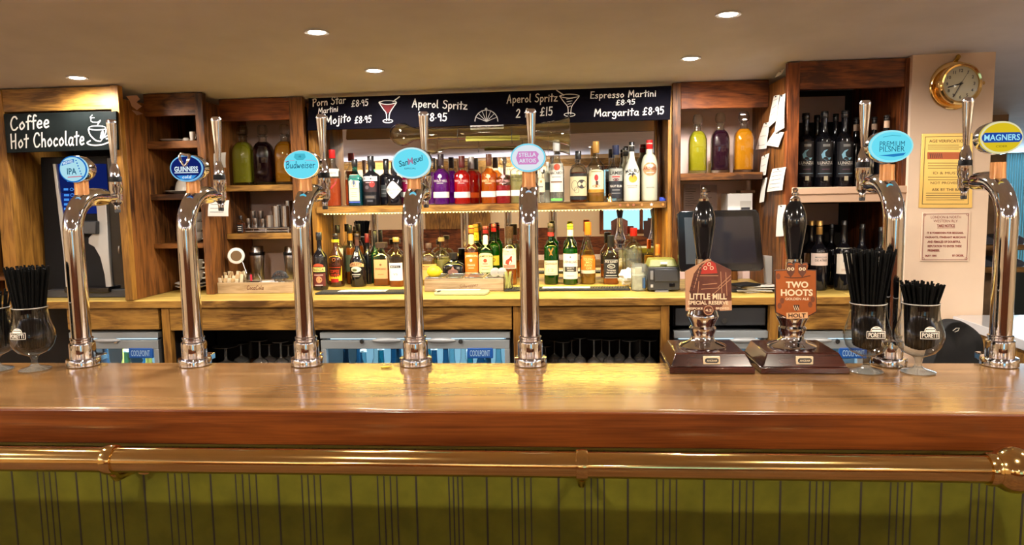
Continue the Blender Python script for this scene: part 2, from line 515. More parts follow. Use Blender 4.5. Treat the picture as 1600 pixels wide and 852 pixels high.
GL = {
'P': (.56, [[(.12, 0), (.1, .97)], [(.0, .9), (.34, 1), (.52, .8), (.38, .56), (.1, .48)]]),
'o': (.5, [[(.28, .55), (.07, .32), (.2, .02), (.44, .25), (.28, .55)]]),
'r': (.4, [[(.06, .55), (.1, 0)], [(.1, .34), (.22, .52), (.38, .5)]]),
'n': (.5, [[(.07, .55), (.08, 0)], [(.08, .34), (.25, .54), (.38, .4), (.42, 0)]]),
'S': (.56, [[(.52, .88), (.32, 1), (.1, .85), (.17, .62), (.42, .46), (.46, .2), (.26, 0), (.02, .12)]]),
't': (.38, [[(.2, .92), (.2, .0)], [(.0, .6), (.4, .64)]]),
'a': (.52, [[(.42, .5), (.2, .54), (.05, .25), (.18, .0), (.36, .15), (.42, .5)], [(.42, .5), (.4, .1), (.5, .0)]]),
'M': (.8, [[(.06, 0), (.14, 1)], [(.14, 1), (.38, .32)], [(.38, .32), (.64, 1)], [(.64, 1), (.72, 0)]]),
'i': (.2, [[(.1, .55), (.1, 0)], [(.1, .74), (.11, .78)]]),
'\u00a3': (.6, [[(.5, .86), (.36, 1), (.2, .8), (.24, .3), (.05, .03)], [(.05, .03), (.5, .06)], [(.05, .44), (.44, .5)]]),
'8': (.5, [[(.26, .52), (.08, .75), (.26, .98), (.42, .76), (.26, .52), (.05, .25), (.25, .0), (.46, .25), (.26, .52)]]),
'.': (.2, [[(.08, .38), (.12, .4)]]),
'9': (.5, [[(.4, .75), (.22, .96), (.06, .72), (.2, .48), (.4, .72)], [(.4, .78), (.4, .0)]]),
'5': (.5, [[(.12, 1), (.1, .55)], [(.1, .55), (.34, .6), (.44, .3), (.28, .02), (.04, .1)], [(.12, 1), (.45, .98)]]),
'j': (.28, [[(.16, .55), (.18, -.2), (.08, -.34), (-.04, -.28)], [(.16, .76), (.17, .8)]]),
'A': (.62, [[(.02, -.05), (.3, 1)], [(.3, 1), (.52, 0)], [(.08, .34), (.5, .36)]]),
'p': (.5, [[(.08, .55), (.1, -.36)], [(.09, .4), (.28, .56), (.44, .3), (.28, .02), (.1, .14)]]),
'e': (.48, [[(.06, .28), (.38, .32), (.36, .5), (.2, .55), (.05, .28), (.18, .02), (.42, .08)]]),
'l': (.24, [[(.08, 1), (.08, .15), (.2, .03)]]),
'z': (.5, [[(.06, .54), (.42, .55)], [(.42, .55), (.06, .03)], [(.06, .03), (.48, .02)]]),
'2': (.55, [[(.06, .78), (.26, 1), (.44, .78), (.3, .4), (.04, .03)], [(.04, .03), (.5, .03)]]),
'f': (.36, [[(.4, .92), (.26, 1), (.17, .78), (.18, -.02)], [(.02, .54), (.36, .58)]]),
'1': (.26, [[(.12, 1), (.12, 0)]]),
'E': (.52, [[(.1, 1), (.08, .02)], [(.1, .98), (.48, .98)], [(.09, .54), (.42, .56)], [(.08, .03), (.5, .03)]]),
's': (.42, [[(.36, .48), (.2, .55), (.08, .42), (.3, .26), (.3, .08), (.16, .0), (.02, .08)]]),
'g': (.5, [[(.4, .48), (.2, .55), (.06, .3), (.18, .04), (.36, .16), (.42, .5)], [(.42, .5), (.42, -.2), (.26, -.36), (.06, -.26)]]),
'C': (.64, [[(.55, .82), (.42, .98), (.2, .92), (.05, .5), (.2, .06), (.42, .02), (.6, .18)]]),
'H': (.66, [[(.06, 1), (.14, 0)], [(.5, 1), (.52, -.02)], [(.1, .46), (.52, .52)]]),
'c': (.44, [[(.38, .46), (.24, .55), (.06, .3), (.18, .02), (.4, .1)]]),
'h': (.5, [[(.08, 1), (.1, 0)], [(.1, .34), (.26, .54), (.38, .4), (.42, 0)]]),
'B': (.58, [[(.12, 0), (.12, 1)], [(.02, .92), (.36, 1), (.46, .76), (.16, .54)], [(.16, .54), (.46, .5), (.5, .16), (.26, .0), (.04, .06)]]),
'u': (.5, [[(.06, .55), (.1, .1), (.24, .02), (.4, .2), (.42, .55)], [(.42, .55), (.42, .08), (.5, .02)]]),
'd': (.52, [[(.4, .5), (.2, .54), (.06, .26), (.18, .0), (.38, .14)], [(.44, 1), (.42, .1), (.5, .0)]]),
'w': (.66, [[(.04, .55), (.14, .03), (.3, .4)], [(.3, .4), (.4, .03), (.58, .55)]]),
'y': (.48, [[(.06, .55), (.2, .1), (.28, .06)], [(.42, .55), (.2, -.34), (.04, -.3)]]),
' ': (.34, []),
}
def hand2(s, w, shear=0.0):                       # handwriting: strokes with a pen of width w (cap height 1)
    x = 0; parts = []
    for ch in s:
        gw, st = GL[ch]
        for k in st:
            p = smooth_pts([(x + a + shear * b, b) for a, b in k])
            parts.append(line2(p, w))
        x += gw + 0.08
    v, f = join2(*parts)
    return v, f, x - 0.08

def decal(name, shape, fmap, m, parent, smooth=False):
    mb = MB()
    mb.v = [Vector(fmap(x, y)) for x, y in shape[0]]
    mb.f = [list(q) for q in shape[1]]
    return obj(name, mb, m, parent, smooth=smooth)

def flat(root, Y, eps=0.0006):                    # pixel coordinates to a sheet just in front of plane Y, in root's own space
    o = root.location
    def g(px, py):
        p = P(px, py, Y - eps)
        return p - o
    return g

def chalk(root, s, p0, p1, cap, Y, m, w=0.13, shear=0.0, name='lettering'):
    v, f, tw = hand2(s, w, shear)
    g = flat(root, Y)
    a = Vector(p0); b = Vector(p1); d = (b - a) / tw
    v = [(a.x + d.x * x, a.y + d.y * x - cap * y) for x, y in v]
    return decal(name, (v, f), g, m, root)

def pxs(shape):                                    # a shape given in pixels, y down already
    return shape

def pxtext(root, s, cx, cy, w, h, Y, m, off=0.0, shear=0.0, slope=0.0, eps=0.0006, name='lettering', arc=0.0):
    v, f = fit2(s, w, h, 0, 0, off, shear, 0, arc)
    v = [(cx + x, cy - y + slope * x) for x, y in v]
    return decal(name, (v, f), flat(root, Y, eps), m, root)

def pxline(root, pts, w, Y, m, name='marking', eps=0.0006, sm=False):
    return decal(name, line2(smooth_pts(pts) if sm else pts, w), flat(root, Y, eps), m, root)

def slab(name, px, Y, depth, m, parent=None, bevel=0.0015, kind=None, off=None):
    """a board: outline in pixels on plane Y, swept back by depth"""
    o = parent.location if parent else Vector((0, 0, 0))
    pts = [P(x, y, Y) - o for x, y in px]
    mb = MB().prism(pts, (0, depth, 0))
    q = obj(name, mb, m, parent, bevel)
    if kind: q['kind'] = kind
    return q

# ------------------------------------------------------------------ bottles
INK = M['ink']
MC = {}
def flatmat(col, rough=0.6, metal=0.0):
    k = (tuple(round(c, 3) for c in col), rough, metal)
    if k not in MC:
        MC[k] = mat('print_colour', col, rough, metal)
    return MC[k]

def prof_pts(kind, sh, ne, nr):
    """(height fraction, radius fraction) from base to mouth"""
    pts = [(0, .88), (.012, .97), (.03, 1)]
    pts.append((sh, 1))
    n = 7
    for i in range(1, n + 1):
        t = i / n
        if kind == 'round': k = math.sqrt(max(0, 1 - t * t)) * .75 + (1 - t) * .25       # full shoulder
        elif kind == 'slope': k = 1 - t
        else: k = .5 + .5 * math.cos(PI * t)
        pts.append((sh + (ne - sh) * t, nr + (1 - nr) * k))
    pts += [((ne + 1) / 2, nr * .95), (.985, nr * .95), (.986, nr * 1.08), (1, nr * 1.08)]
    return pts

def rad_at(pts, h):
    for (h0, r0_), (h1, r1) in zip(pts, pts[1:]):
        if h <= h1:
            return r0_ + (r1 - r0_) * ((h - h0) / max(1e-6, h1 - h0))
    return pts[-1][1]

def bottle(name, label, px, ytop, ybase, w, Y, z, gm, liq=None, fill=.7, cap=None, kind='cos', sh=.62, ne=.78, nr=.38, n=2.0, dep=1.0, labels=(), group=None, cat='bottle', stopper=None, seg=24):
    s = SCL(px, (ytop + ybase) / 2, Y)
    X = P(px, ybase, Y).x
    H = P(px, ytop, Y).z - z - .0008
    R = w / 2 * s
    t = thing(name, label, cat, (X, Y, z + .0008), group)
    pts = prof_pts(kind, sh, ne, nr)
    capH = cap[0] * s if cap else 0
    Hb = H - (capH * .35 if cap else 0) - (stopper * s if stopper else 0)
    body = MB().lathe([(R * r, Hb * h) for h, r in pts], seg, ne=n, dep=dep)
    obj('glass_body', body, gm, t, ang=50)
    if liq:
        lp = [(R * .93 * r, Hb * h) for h, r in pts if h <= fill]
        lp[0] = (lp[0][0], Hb * .02)
        lp.append((R * .93 * rad_at(pts, fill), Hb * fill))
        obj('liquid', MB().lathe(lp, seg, ne=n, dep=dep), liq, t, ang=50)
    if cap:
        ch, cr, cm = cap[:3]
        r = R * cr
        cn = cap[3] if len(cap) > 3 else 2.0
        obj('cap', MB().lathe([(r * .97, H - capH), (r, H - capH + .001), (r, H - .0015), (r * .93, H)], 20, ne=cn), cm, t)
    if stopper:
        r = R * nr
        obj('stopper', MB().lathe([(r * .7, Hb - .004), (r * .7, Hb + stopper * s * .25), (r * 1.5, Hb + stopper * s * .38), (r * 1.75, Hb + stopper * s * .7), (r * 1.4, Hb + stopper * s)], 14), M['clear'], t)
    def surf(eps):
        def g(x, zz):
            h = min(max(zz / Hb, 0), 1)
            a = R * rad_at(pts, h)
            u = min(abs(x / a), .992)
            y = -a * dep * (1 - u ** n) ** (1 / n)
            return (x + 0.0, y - eps, zz)
        return g
    def zz(y): return P(px, y, Y).z - z - .0008
    for L in labels:
        y0, y1, wf, lm = L['y0'], L['y1'], L['w'], L['m']
        hh = zz(y0) - zz(y1); cy = (zz(y0) + zz(y1)) / 2; ww = 2 * R * wf
        shp = L.get('s', 'rect')
        if shp == 'rect': sh2 = rect2(ww, hh, 0, cy, 14, 4)
        elif shp == 'ellipse': sh2 = col2(ww, hh, lambda u: math.sqrt(max(0, 1 - u * u)), lambda u: -math.sqrt(max(0, 1 - u * u)), 18, 0, cy)
        elif shp == 'diamond': sh2 = col2(ww, hh, lambda u: 1 - abs(u) ** 1.35, lambda u: -(1 - abs(u) ** 1.35), 16, 0, cy)
        elif shp == 'arch': sh2 = col2(ww, hh, lambda u: 1 - .28 * (1 - math.sqrt(max(0, 1 - u * u))), lambda u: -1, 16, 0, cy)
        elif shp == 'fan': sh2 = col2(ww, hh, lambda u: 1 - .9 * abs(u) ** 2, lambda u: -.6 - .3 * abs(u) ** 2, 16, 0, cy)
        lo = None
        if lm is not None:
            lo = decal('label', sh2, surf(.0008), lm, t, True)
        for it in L.get('i', ()):
            par = lo or t
            if it[0] == 't':                       # text, centre y px, width px, height px, material, [x px, slant]
                _, tx, ty, tw, th, tm = it[:6]
                dx = it[6] if len(it) > 6 else 0
                an = it[7] if len(it) > 7 else 0
                ar = it[8] if len(it) > 8 else 0
                q = fit2(tx, tw * s, th * s, dx * s, zz(ty), .012 if th > 4.2 else .003, 0, an, ar * s)
                decal('lettering', q, surf(.0016), tm, par)
            elif it[0] == 'e':                     # dot
                _, ty, a, b_, tm = it[:5]
                dx = it[5] if len(it) > 5 else 0
                decal('emblem', el2(a * s, b_ * s, 18, dx * s, zz(ty)), surf(.0014), tm, par)
            elif it[0] == 'r':                     # bar
                _, ty, a, b_, tm = it[:5]
                dx = it[5] if len(it) > 5 else 0
                decal('band', rect2(a * s, b_ * s, dx * s, zz(ty), 10, 1), surf(.0013), tm, par)
            elif it[0] == 'p':                     # drawn outline in px round (0, ty)
                _, ty, pts2, tm = it[:4]
                decal('emblem', poly2([(a * s, zz(ty) - b_ * s) for a, b_ in pts2]), surf(.0018), tm, par)
            elif it[0] == 'o':
                _, ty, a, b_, wd, tm = it[:6]
                dx = it[6] if len(it) > 6 else 0
                decal('emblem', ring2(a * s, b_ * s, wd * s, 24, dx * s, zz(ty)), surf(.0016), tm, par)
    return t
# ------------------------------------------------------------------ the setting
XL, XR, YBK, YFAR = -4.2, 4.6, -4.6, 6.4
struct('floor', MB().box((XL, YBK, -0.1), (XR, YFAR, 0)), M['floor'])
cm_ = MB()
xs = [XL, -2.4, -1.6, -.5, .5, 1.65, XR]
ys = [YBK, 2.0, 3.0, 3.7, YFAR]
vv = []
for y in ys:
    for x in xs:
        vv.append((x, y, ceil_z(x, y)))
nb = len(vv)
vv += [(x, y, z + .12) for x, y, z in vv]
nx_, ny_ = len(xs), len(ys)
ff = []
for j in range(ny_ - 1):
    for i in range(nx_ - 1):
        a = j * nx_ + i
        ff.append((a, a + nx_, a + nx_ + 1, a + 1))
        ff.append((nb + a, nb + a + 1, nb + a + nx_ + 1, nb + a + nx_))
cm_.add(vv, ff)
struct('ceiling', cm_, M['plaster'])
ZT = 2.4
struct('wall_left', MB().box((XL - .1, YBK, 0), (XL, YFAR, ZT)), M['cream'])
struct('wall_right', MB().box((XR, YBK, 0), (XR + .1, YFAR, ZT)), M['cream'])
# the wall facing the bar, seen in the mirror: cream above a wooden dado, with one bright window
WX0, WX1, WZ0, WZ1 = .55, 1.75, 1.0, 1.95
wb = MB()
wb.box((XL, YBK - .1, 0), (WX0, YBK, ZT)); wb.box((WX1, YBK - .1, 0), (XR, YBK, ZT))
wb.box((WX0, YBK - .1, 0), (WX1, YBK, WZ0)); wb.box((WX0, YBK - .1, WZ1), (WX1, YBK, ZT))
struct('wall_back', wb, M['cream'])
struct('window_1', MB().box((WX0, YBK - .08, WZ0), (WX1, YBK - .06, WZ1)), emis('daylit_pane', (.42, .85, 1.0), 1.7))
fr_ = MB()
for a in ((WX0 - .06, WZ0 - .06, WX0, WZ1 + .06), (WX1, WZ0 - .06, WX1 + .06, WZ1 + .06), (WX0, WZ1, WX1, WZ1 + .06), (WX0, WZ0 - .06, WX1, WZ0), (1.12, WZ0, 1.17, WZ1)):
    fr_.box((a[0], YBK - .03, a[1]), (a[2], YBK + .03, a[3]))
struct('trim_1', fr_, M['redv'])
struct('trim_2', MB().box((XL, YBK, 2.02), (XR, YBK + .05, 2.13)), M['honey'])
struct('trim_3', MB().box((XL, YBK, 0), (-.2, YBK + .03, 1.05)).box((-.2, YBK, 0), (XR, YBK + .03, .9)), M['red'])
struct('trim_4', MB().box((-2.3, YBK + .0, 1.05), (-1.25, YBK + .06, 2.02)), M['honeyv'])
# wall behind the bar fitting and the wall round the corner on the right
struct('wall_rear', MB().box((XL, YM + .03, 0), (1.30, YM + .13, ZT)), M['pinkwall'])
xp0, xp1 = P(1428, 200, 3.03).x, P(1557, 80, 3.03).x
struct('wall_pillar', MB().box((P(1418, 300, 3.035).x, 3.035, 0), (P(1545, 300, 3.035).x, 3.22, 2.2)), M['wall'])
# room beyond the pillar
stone = mat('rough_stone', (.16, .10, .055), .9, noise=.7, nscale=7, bump=1.0)
XS0 = P(1532, 300, 4.4).x
struct('wall_stone', MB().box((1.31, 4.4, 0), (P(1570, 300, 4.4).x, 4.6, ZT)), stone)
YW = 6.2
struct('wall_far', MB().box((1.31, YW, 0), (XR, YW + .1, ZT)), mat('dark_green_wall', (.03, .035, .03), .8))
w0 = P(1567, 185, YW); w1 = P(1640, 412, YW)
struct('window_2', MB().box((w0.x, YW - .03, w1.z), (w1.x, YW - .01, w0.z)), emis('curtained_daylight', (.25, .75, 1.0), 1.5))
struct('trim_5', MB().box((w0.x - .1, YW - .06, w0.z), (w1.x, YW - .0, w0.z + .12)).box((w0.x - .07, YW - .06, w1.z - .08), (w0.x, YW, w0.z)), mat('dark_frame', (.02, .03, .03), .5))
bl = MB()
for k in range(22):
    x = w0.x + (w1.x - w0.x) * (k + .5) / 22
    bl.box((x - .006, YW - .045, w1.z), (x + .006, YW - .035, w0.z))
tag(obj('window_blind', bl, mat('blind_slat', (.25, .55, .62), .6)), 'pale blue vertical blind in the far window beyond the pillar', 'blind')
lamp('AREA', ((w0.x + w1.x) / 2, YW - .12, (w0.z + w1.z) / 2), DAY_W, (.6, .85, 1.0), size=.9, size_y=.9, rot=(-PI / 2, 0, 0))
# ------------------------------------------------------------------ ceiling downlights
spot_frame = mat('spot_ring', (.75, .75, .74), .35, .4)
spot_glow = emis('spot_lens', (1, .93, .8), 40)
def downlight(loc, label, W_, col, grp='recessed ceiling spotlights', vis=True):
    t = thing('ceiling_spotlight', label, 'ceiling light', loc, grp)
    obj('bezel', MB().lathe([(.029, -.001), (.040, -.004), (.040, .002), (.029, .004)], 28), spot_frame, t)
    obj('lens', MB().lathe([(.001, -.0065), (.016, -.006), (.027, -.003), (.027, .001)], 24), spot_glow, t)
    lamp('SPOT', (0, 0, -.03), W_, col, t, .03, angle=3.0, blend=.35)
    return t
LOCS = [(495, 50, 'spotlight in the ceiling above the oval with the slanted wordmark, nearer of the middle-left pair'),
        (585, 110, 'spotlight in the ceiling just above the red cocktail drawing'),
        (1138, 22, 'spotlight nearest the top edge of the photo, above the menu tablets'),
        (1079, 91, 'spotlight in the ceiling above the yellow-green decanter on the pump side'),
        (121, 121, 'small spotlight in the ceiling above the coffee chalkboard')]
for px, py, lb in LOCS:
    downlight(Pc(px, py), lb, SPOT_W if px > 200 else 24, SPOT_COL)
for x, y in ROOM_SPOTS:
    downlight(Vector((x, y, ceil_z(x, y))), 'out-of-view spotlight lighting the bar from the customers side', (ROOM_W if y < 1 else 26) if y > 0 else 40, ROOM_COL, 'spotlights over the customers side')
# unseen uplighters on the customers' side, added to brighten the ceiling
UPL = mat('added_uplighter_plaster', (.8, .78, .74), .7)
for k, (x, y, rz) in enumerate(((-2.9, YBK + .06, 0), (-.75, YBK + .06, 0), (2.6, YBK + .06, 0), (XL + .06, -1.4, -PI / 2), (XR - .06, -1.4, PI / 2), (XL + .06, .6, -PI / 2), (XR - .06, .6, PI / 2))):
    t = thing('added_uplighter', 'added half-bowl uplighter out of view on the customers side', 'fill light', (x, y, 1.72), 'added uplighters on the customers side', rz)
    obj('half_bowl', MB().lathe([(.02, -.06), (.07, -.045), (.11, 0), (.105, 0), (.065, -.035), (.01, -.045)], 24, (0, .06, 0)), UPL, t)
    obj('bulb', MB().ball((0, .06, -.02), .02, 12, 8), emis('added_uplighter_bulb', (1, .93, .86), 6), t)
    lamp('SPOT', (0, .06, .02), UP_FILL_W, (.84, .88, 1.0), t, .05, rot=(PI, 0, 0), angle=2.9, blend=.5)
# ------------------------------------------------------------------ the bar itself
BY0, BY1 = 1.573, 2.022
bz0 = P(757, 697, BY0).z
bar = thing('bar_counter', 'long wooden bar with a glossy top, thick red-brown edge and olive boarded front', 'bar counter', (-.2, 1.8, 0))
o = bar.location
ZB = ZBAR
obj('worktop', MB().box(Vector((-2.6, BY0, bz0)) - o, Vector((1.9, BY1, ZB)) - o), M['bar'], bar, .004)
obj('edge_board', MB().box(Vector((-2.6, BY0 - .006, bz0 - .001)) - o, Vector((1.9, BY0 + .001, ZB - .004)) - o), M['barface'], bar, .003)
PY = 1.602
obj('under_trim', MB().box(Vector((-2.6, BY0 + .002, bz0 - .009)) - o, Vector((1.9, PY, bz0 - .0005)) - o), mat('trim_olive', (.34, .31, .06), .45), bar, .001)
obj('front_panel', MB().box(Vector((-2.6, PY, 0)) - o, Vector((1.9, PY + .025, bz0)) - o), M['olive'], bar)
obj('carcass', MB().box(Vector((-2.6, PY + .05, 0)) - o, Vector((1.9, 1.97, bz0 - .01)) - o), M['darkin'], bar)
gr = MB()
joint = [22, 122, 227, 331, 436, 549, 651, 761, 873, 981, 1100, 1219, 1345, 1470, 1598]
trip = [(62, 90), (160, 190), (265, 297), (370, 402), (473, 502), (591, 621), (702, 723), (800, 830), (914, 944), (1026, 1057), (1145, 1177), (1265, 1296), (1391, 1424), (1517, 1553)]
for px in joint:
    x = P(px, 780, PY).x
    gr.box(Vector((x - .0022, PY - .0006, 0)) - o, Vector((x + .0022, PY + .002, bz0)) - o)
for a, b in trip:
    for k in range(4):
        x = P(a + (b - a) * k / 3, 780, PY).x
        gr.box(Vector((x - .0016, PY - .0005, 0)) - o, Vector((x + .0016, PY + .002, bz0)) - o)
obj('board_grooves', gr, M['groove'], bar)
# foot-rail style brass tube below the edge
RY, RZ = 1.478, P(757, 725, 1.478).z
rl = thing('brass_rail', 'thick polished brass tube running along the bar front, ball at its end', 'bar rail', (-.2, RY, RZ - .027))
o = rl.location
xe = P(1556, 745, RY).x
obj('tube', MB().tube([Vector((-2.6, RY, RZ)) - o, Vector((xe, RY, RZ)) - o], .0268, 32), M['brass'], rl)
e0 = P(1583, 746, RY)
obj('ball_end', MB().ball(Vector((e0.x, RY, RZ)) - o, .046, 32, 20), M['brass'], rl)
obj('end_collar', MB().lathe([(.031, e0.x - .052 - o.x), (.033, e0.x - .046 - o.x), (.033, e0.x - .036 - o.x), (.030, e0.x - .03 - o.x)], 28, (0, 0, RZ - o.z), 'x'), M['brass'], rl)
for px in (175, 909):
    x = P(px, 725, RY).x - o.x
    br = obj('bracket', MB().lathe([(.0275, x - .0125), (.0310, x - .0115), (.0320, x - .006), (.0320, x + .006), (.0310, x + .0115), (.0275, x + .0125)], 28, (0, 0, RZ - o.z), 'x'), M['brass'], rl)
    am = MB().tube([Vector((x, RY, RZ - .028)) - Vector((0, o.y, o.z)), Vector((x, RY + .012, RZ - .045)) - Vector((0, o.y, o.z)), Vector((x, RY + .08, RZ - .052)) - Vector((0, o.y, o.z)), Vector((x, PY - .001, RZ - .052)) - Vector((0, o.y, o.z))], .009, 12)
    obj('bracket_arm', am, M['brass'], br)
    obj('wall_plate', MB().lathe([(.026, PY - .012 - o.y), (.026, PY - .001 - o.y)], 20, (x, 0, RZ - .052 - o.z), 'y'), M['brass'], br)
# ------------------------------------------------------------------ back counter, fascia and posts
bc = thing('back_counter', 'pale wooden counter shelf along the back of the bar', 'counter', (-.4, 3.3, 0))
o = bc.location
CY0 = 3.01
xa, xb = P(60, 470, CY0).x - .5, P(1328, 461, CY0 + .03).x
obj('worktop', MB().box(Vector((xa, CY0, ZC - .031)) - o, Vector((xb, YM + .02, ZC)) - o), M['pine'], bc, .003)
obj('worktop_return', MB().box(Vector((xb + .0005, 3.085, ZC - .031)) - o, Vector((P(1411, 200, 3.06).x + .03, YM + .02, ZC)) - o), M['pine'], bc, .003)
obj('front_edge', MB().box(Vector((xa, CY0 - .005, ZC - .033)) - o, Vector((xb, CY0 + .001, ZC - .003)) - o), M['honey'], bc, .002)
def fascia(x0, x1, yb=515):
    a = P(x0, 480, CY0 + .02); b = P(x1, yb, CY0 + .02)
    obj('fascia_board', MB().box(Vector((a.x, CY0 + .018, b.z)) - o, Vector((b.x, CY0 + .04, ZC - .032)) - o), M['honey'], bc, .002)
for a in ((104, 249), (264, 800), (815, 1033), (1213, 1330)):
    fascia(*a)
for px in (256, 808, 1040, 1211):
    x = P(px, 500, CY0).x
    obj('post', MB().box(Vector((x - .017, CY0 + .012, 0)) - o, Vector((x + .017, CY0 + .05, ZC - .032)) - o), M['honeyv'], bc, .002)
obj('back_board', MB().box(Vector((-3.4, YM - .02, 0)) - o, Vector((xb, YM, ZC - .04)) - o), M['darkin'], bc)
# ------------------------------------------------------------------ wooden fitting behind: boards between the bays
fit = thing('back_fitting', 'dark stained wooden back-bar fitting with open bays up to the ceiling', 'back bar fitting', (-.4, 3.5, ZC))
o = fit.location
CH = lambda x, y: ceil_z(x, y) - .002
def upr(name, x0, x1, y0, y1, z0=None, z1=None, m='brownv'):
    z0 = ZC + .001 if z0 is None else z0
    zt = min(CH(x0, y0), CH(x1, y1), CH(x0, y1)) if z1 is None else z1
    return obj(name, MB().box(Vector((x0, y0, z0)) - o, Vector((x1, y1, zt)) - o), M[m], fit, .002)
def brd(name, x0, x1, y0, y1, z0, z1, m='brown'):
    return obj(name, MB().box(Vector((x0, y0, z0)) - o, Vector((x1, y1, z1)) - o), M[m], fit, .002)
# bay for the coffee machine
YA, YBb, YD, YE = 3.005, 3.185, 3.335, 3.06
XA1 = -1.862
ca0 = P(4, 300, YA).x
brd('header', -2.62, XA1 - .03, YA, YA + .03, P(90, 173, YA).z, CH(-2.6, YA), 'honey')
upr('upright', XA1 - .034, XA1 - .0, YA - .004, YA + .03, m='honeyv')
upr('side_panel', XA1 - .022, XA1, YA + .03, YM, m='brownv')
upr('upright', P(0, 300, YA).x - .012, P(17, 300, YA).x, YA - .004, YA + .03, m='honeyv')
upr('side_panel', P(17, 300, YA).x - .02, P(17, 300, YA).x + .001, YA + .03, YM - .18, m='honeyv')
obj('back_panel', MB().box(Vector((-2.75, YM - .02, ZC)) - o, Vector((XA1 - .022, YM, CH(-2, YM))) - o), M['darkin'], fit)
upr('side_panel', -2.66, -2.62, YA, YM, m='brownv')
for zz_ in (265, 340, 430):
    z = P(5, zz_, YA + .1).z
    brd('shelf', -2.62, P(0, 300, YA).x - .012, YA + .06, YM - .02, z - .02, z, 'brown')
# cup shelves
XB1 = -1.592
brd('header', XA1, XB1 - .03, YBb, YBb + .028, P(268, 181, YBb).z, CH(XA1, YBb), 'brown')
upr('upright', XB1 - .036, XB1, YBb - .003, YBb + .03)
upr('side_panel', XB1 - .02, XB1, YBb + .03, YM)
obj('back_panel', MB().box(Vector((XA1, YM - .02, ZC)) - o, Vector((XB1 - .02, YM, CH(-1.8, YM))) - o), M['brownv'], fit)
ZS2 = {}
for k, (py, th) in {'a': (220, 12), 'b': (303, 10), 'c': (381, 8)}.items():
    z = P(280, py, YBb).z
    ZS2[k] = z
    brd('shelf', XA1 + .001, XB1 - .021, YBb + .004, YM - .02, z - th * .0027, z, 'brown')
# decanter bay
XC0, XC1 = XB1, P(458, 300, YD).x
brd('header', XC0, XC1, YD, YD + .028, P(410, 188, YD).z, CH(XC0, YD), 'red')
xcp = P(479, 300, YD).x
upr('upright', XC1, xcp, YD - .004, YD + .03)
upr('side_panel', XC1, XC1 + .018, YD + .03, YM)
zsh = {}
zsh['L1'] = P(410, 289, YD).z
zsh['L2'] = P(410, 365, YD).z
brd('shelf', XC0 + .001, XC1, YD + .004, YM, zsh['L1'] - .028, zsh['L1'], 'honey')
brd('shelf', XC0 + .001, XC1, YD + .004, YM, zsh['L2'] - .026, zsh['L2'], 'honey')
# mirror bay: inner posts, bottle shelf
xm0 = P(499, 300, YF).x; xm1 = P(1023, 300, YF).x
upr('upright', xcp, xcp + .026, YF + .03, YM, m='honeyv')
upr('upright', P(488, 300, YM - .05).x, P(500, 300, YM - .05).x, YM - .06, YM - .006)
upr('upright', P(1027, 300, YM - .05).x, P(1047, 300, YM - .05).x, YM - .06, YM - .006, m='brownv')
upr('mirror_bead', P(500, 300, YM - .02).x, P(503, 300, YM - .02).x, YM - .03, YM - .006, m='honeyv')
upr('mirror_bead', P(1023, 300, YM - .02).x, P(1027, 300, YM - .02).x, YM - .03, YM - .006, m='honeyv')
xpR0, xpR1 = P(1050, 300, YD).x, P(1063, 300, YD).x
upr('upright', xpR0, xpR1, YD - .004, YD + .03)
upr('side_panel', xpR1 - .018, xpR1, YD + .03, YM)
upr('upright', xpR0 - .016, xpR0, YD + .02, YM, m='honeyv')
SHZ = P(775, 319, YF + .02).z
brd('bottle_shelf', xcp + .026, xpR0 - .016, YF + .02, YM - .006, SHZ - .03, SHZ, 'honey')
# decanter bay on the pump side
XD1 = .868
brd('header', xpR1, XD1, YD, YD + .028, P(1125, 169, YD).z, CH(.5, YD), 'red')
zsh['R1'] = P(1125, 270, YD).z
brd('shelf', xpR1, XD1 - .018, YD + .004, YM, zsh['R1'] - .032, zsh['R1'], 'brown')
upr('side_panel', XD1, XD1 + .02, YE + .03, YM, m='brownv')
# wine bay
XE0, XE1 = XD1, P(1414, 200, YE).x
upr('upright', XE0, P(1248, 200, YE).x, YE - .004, YE + .03, m='redv')
upr('upright', P(1411, 200, YE).x, P(1427, 200, YE).x, YE - .004, YE + .03, m='redv')
brd('header', P(1248, 200, YE).x, P(1411, 200, YE).x, YE, YE + .028, P(1330, 138, YE).z, CH(1.0, YE), 'red')
upr('side_panel', P(1411, 200, YE).x, P(1427, 200, YE).x, YE + .03, YM, m='redv')
zsh['R2'] = P(1320, 293, YE).z
MUp = mat('painted_shelf_edge', (.55, .36, .24), .6)
obj('shelf', MB().box(Vector((XE0 + .02, YE + .004, zsh['R2'] - .04)) - o, Vector((P(1411, 200, YE).x, YM, zsh['R2'])) - o), M['redv'], fit)
obj('shelf_moulding', MB().box(Vector((P(1236, 300, YE).x, YE - .02, P(1320, 303, YE).z)) - o, Vector((P(1422, 300, YE).x, YE - .004, zsh['R2'] + .003)) - o)
    .box(Vector((P(1238, 300, YE).x, YE - .012, P(1320, 316, YE).z)) - o, Vector((P(1418, 300, YE).x, YE - .004, P(1320, 303, YE).z)) - o), MUp, fit, .003)
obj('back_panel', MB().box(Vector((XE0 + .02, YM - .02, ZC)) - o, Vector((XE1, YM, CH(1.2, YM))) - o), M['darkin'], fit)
for (a, b, c, d) in ((1245, 1320, 150, 192), (1247, 1310, 318, 352)):
    pa, pb = P(a, d, YM - .02), P(b, c, YM - .02)
    obj('wall_opening', MB().box(Vector((pa.x, YM - .024, pa.z)) - o, Vector((pb.x, YM - .02, pb.z)) - o), M['pinkwall'], fit)
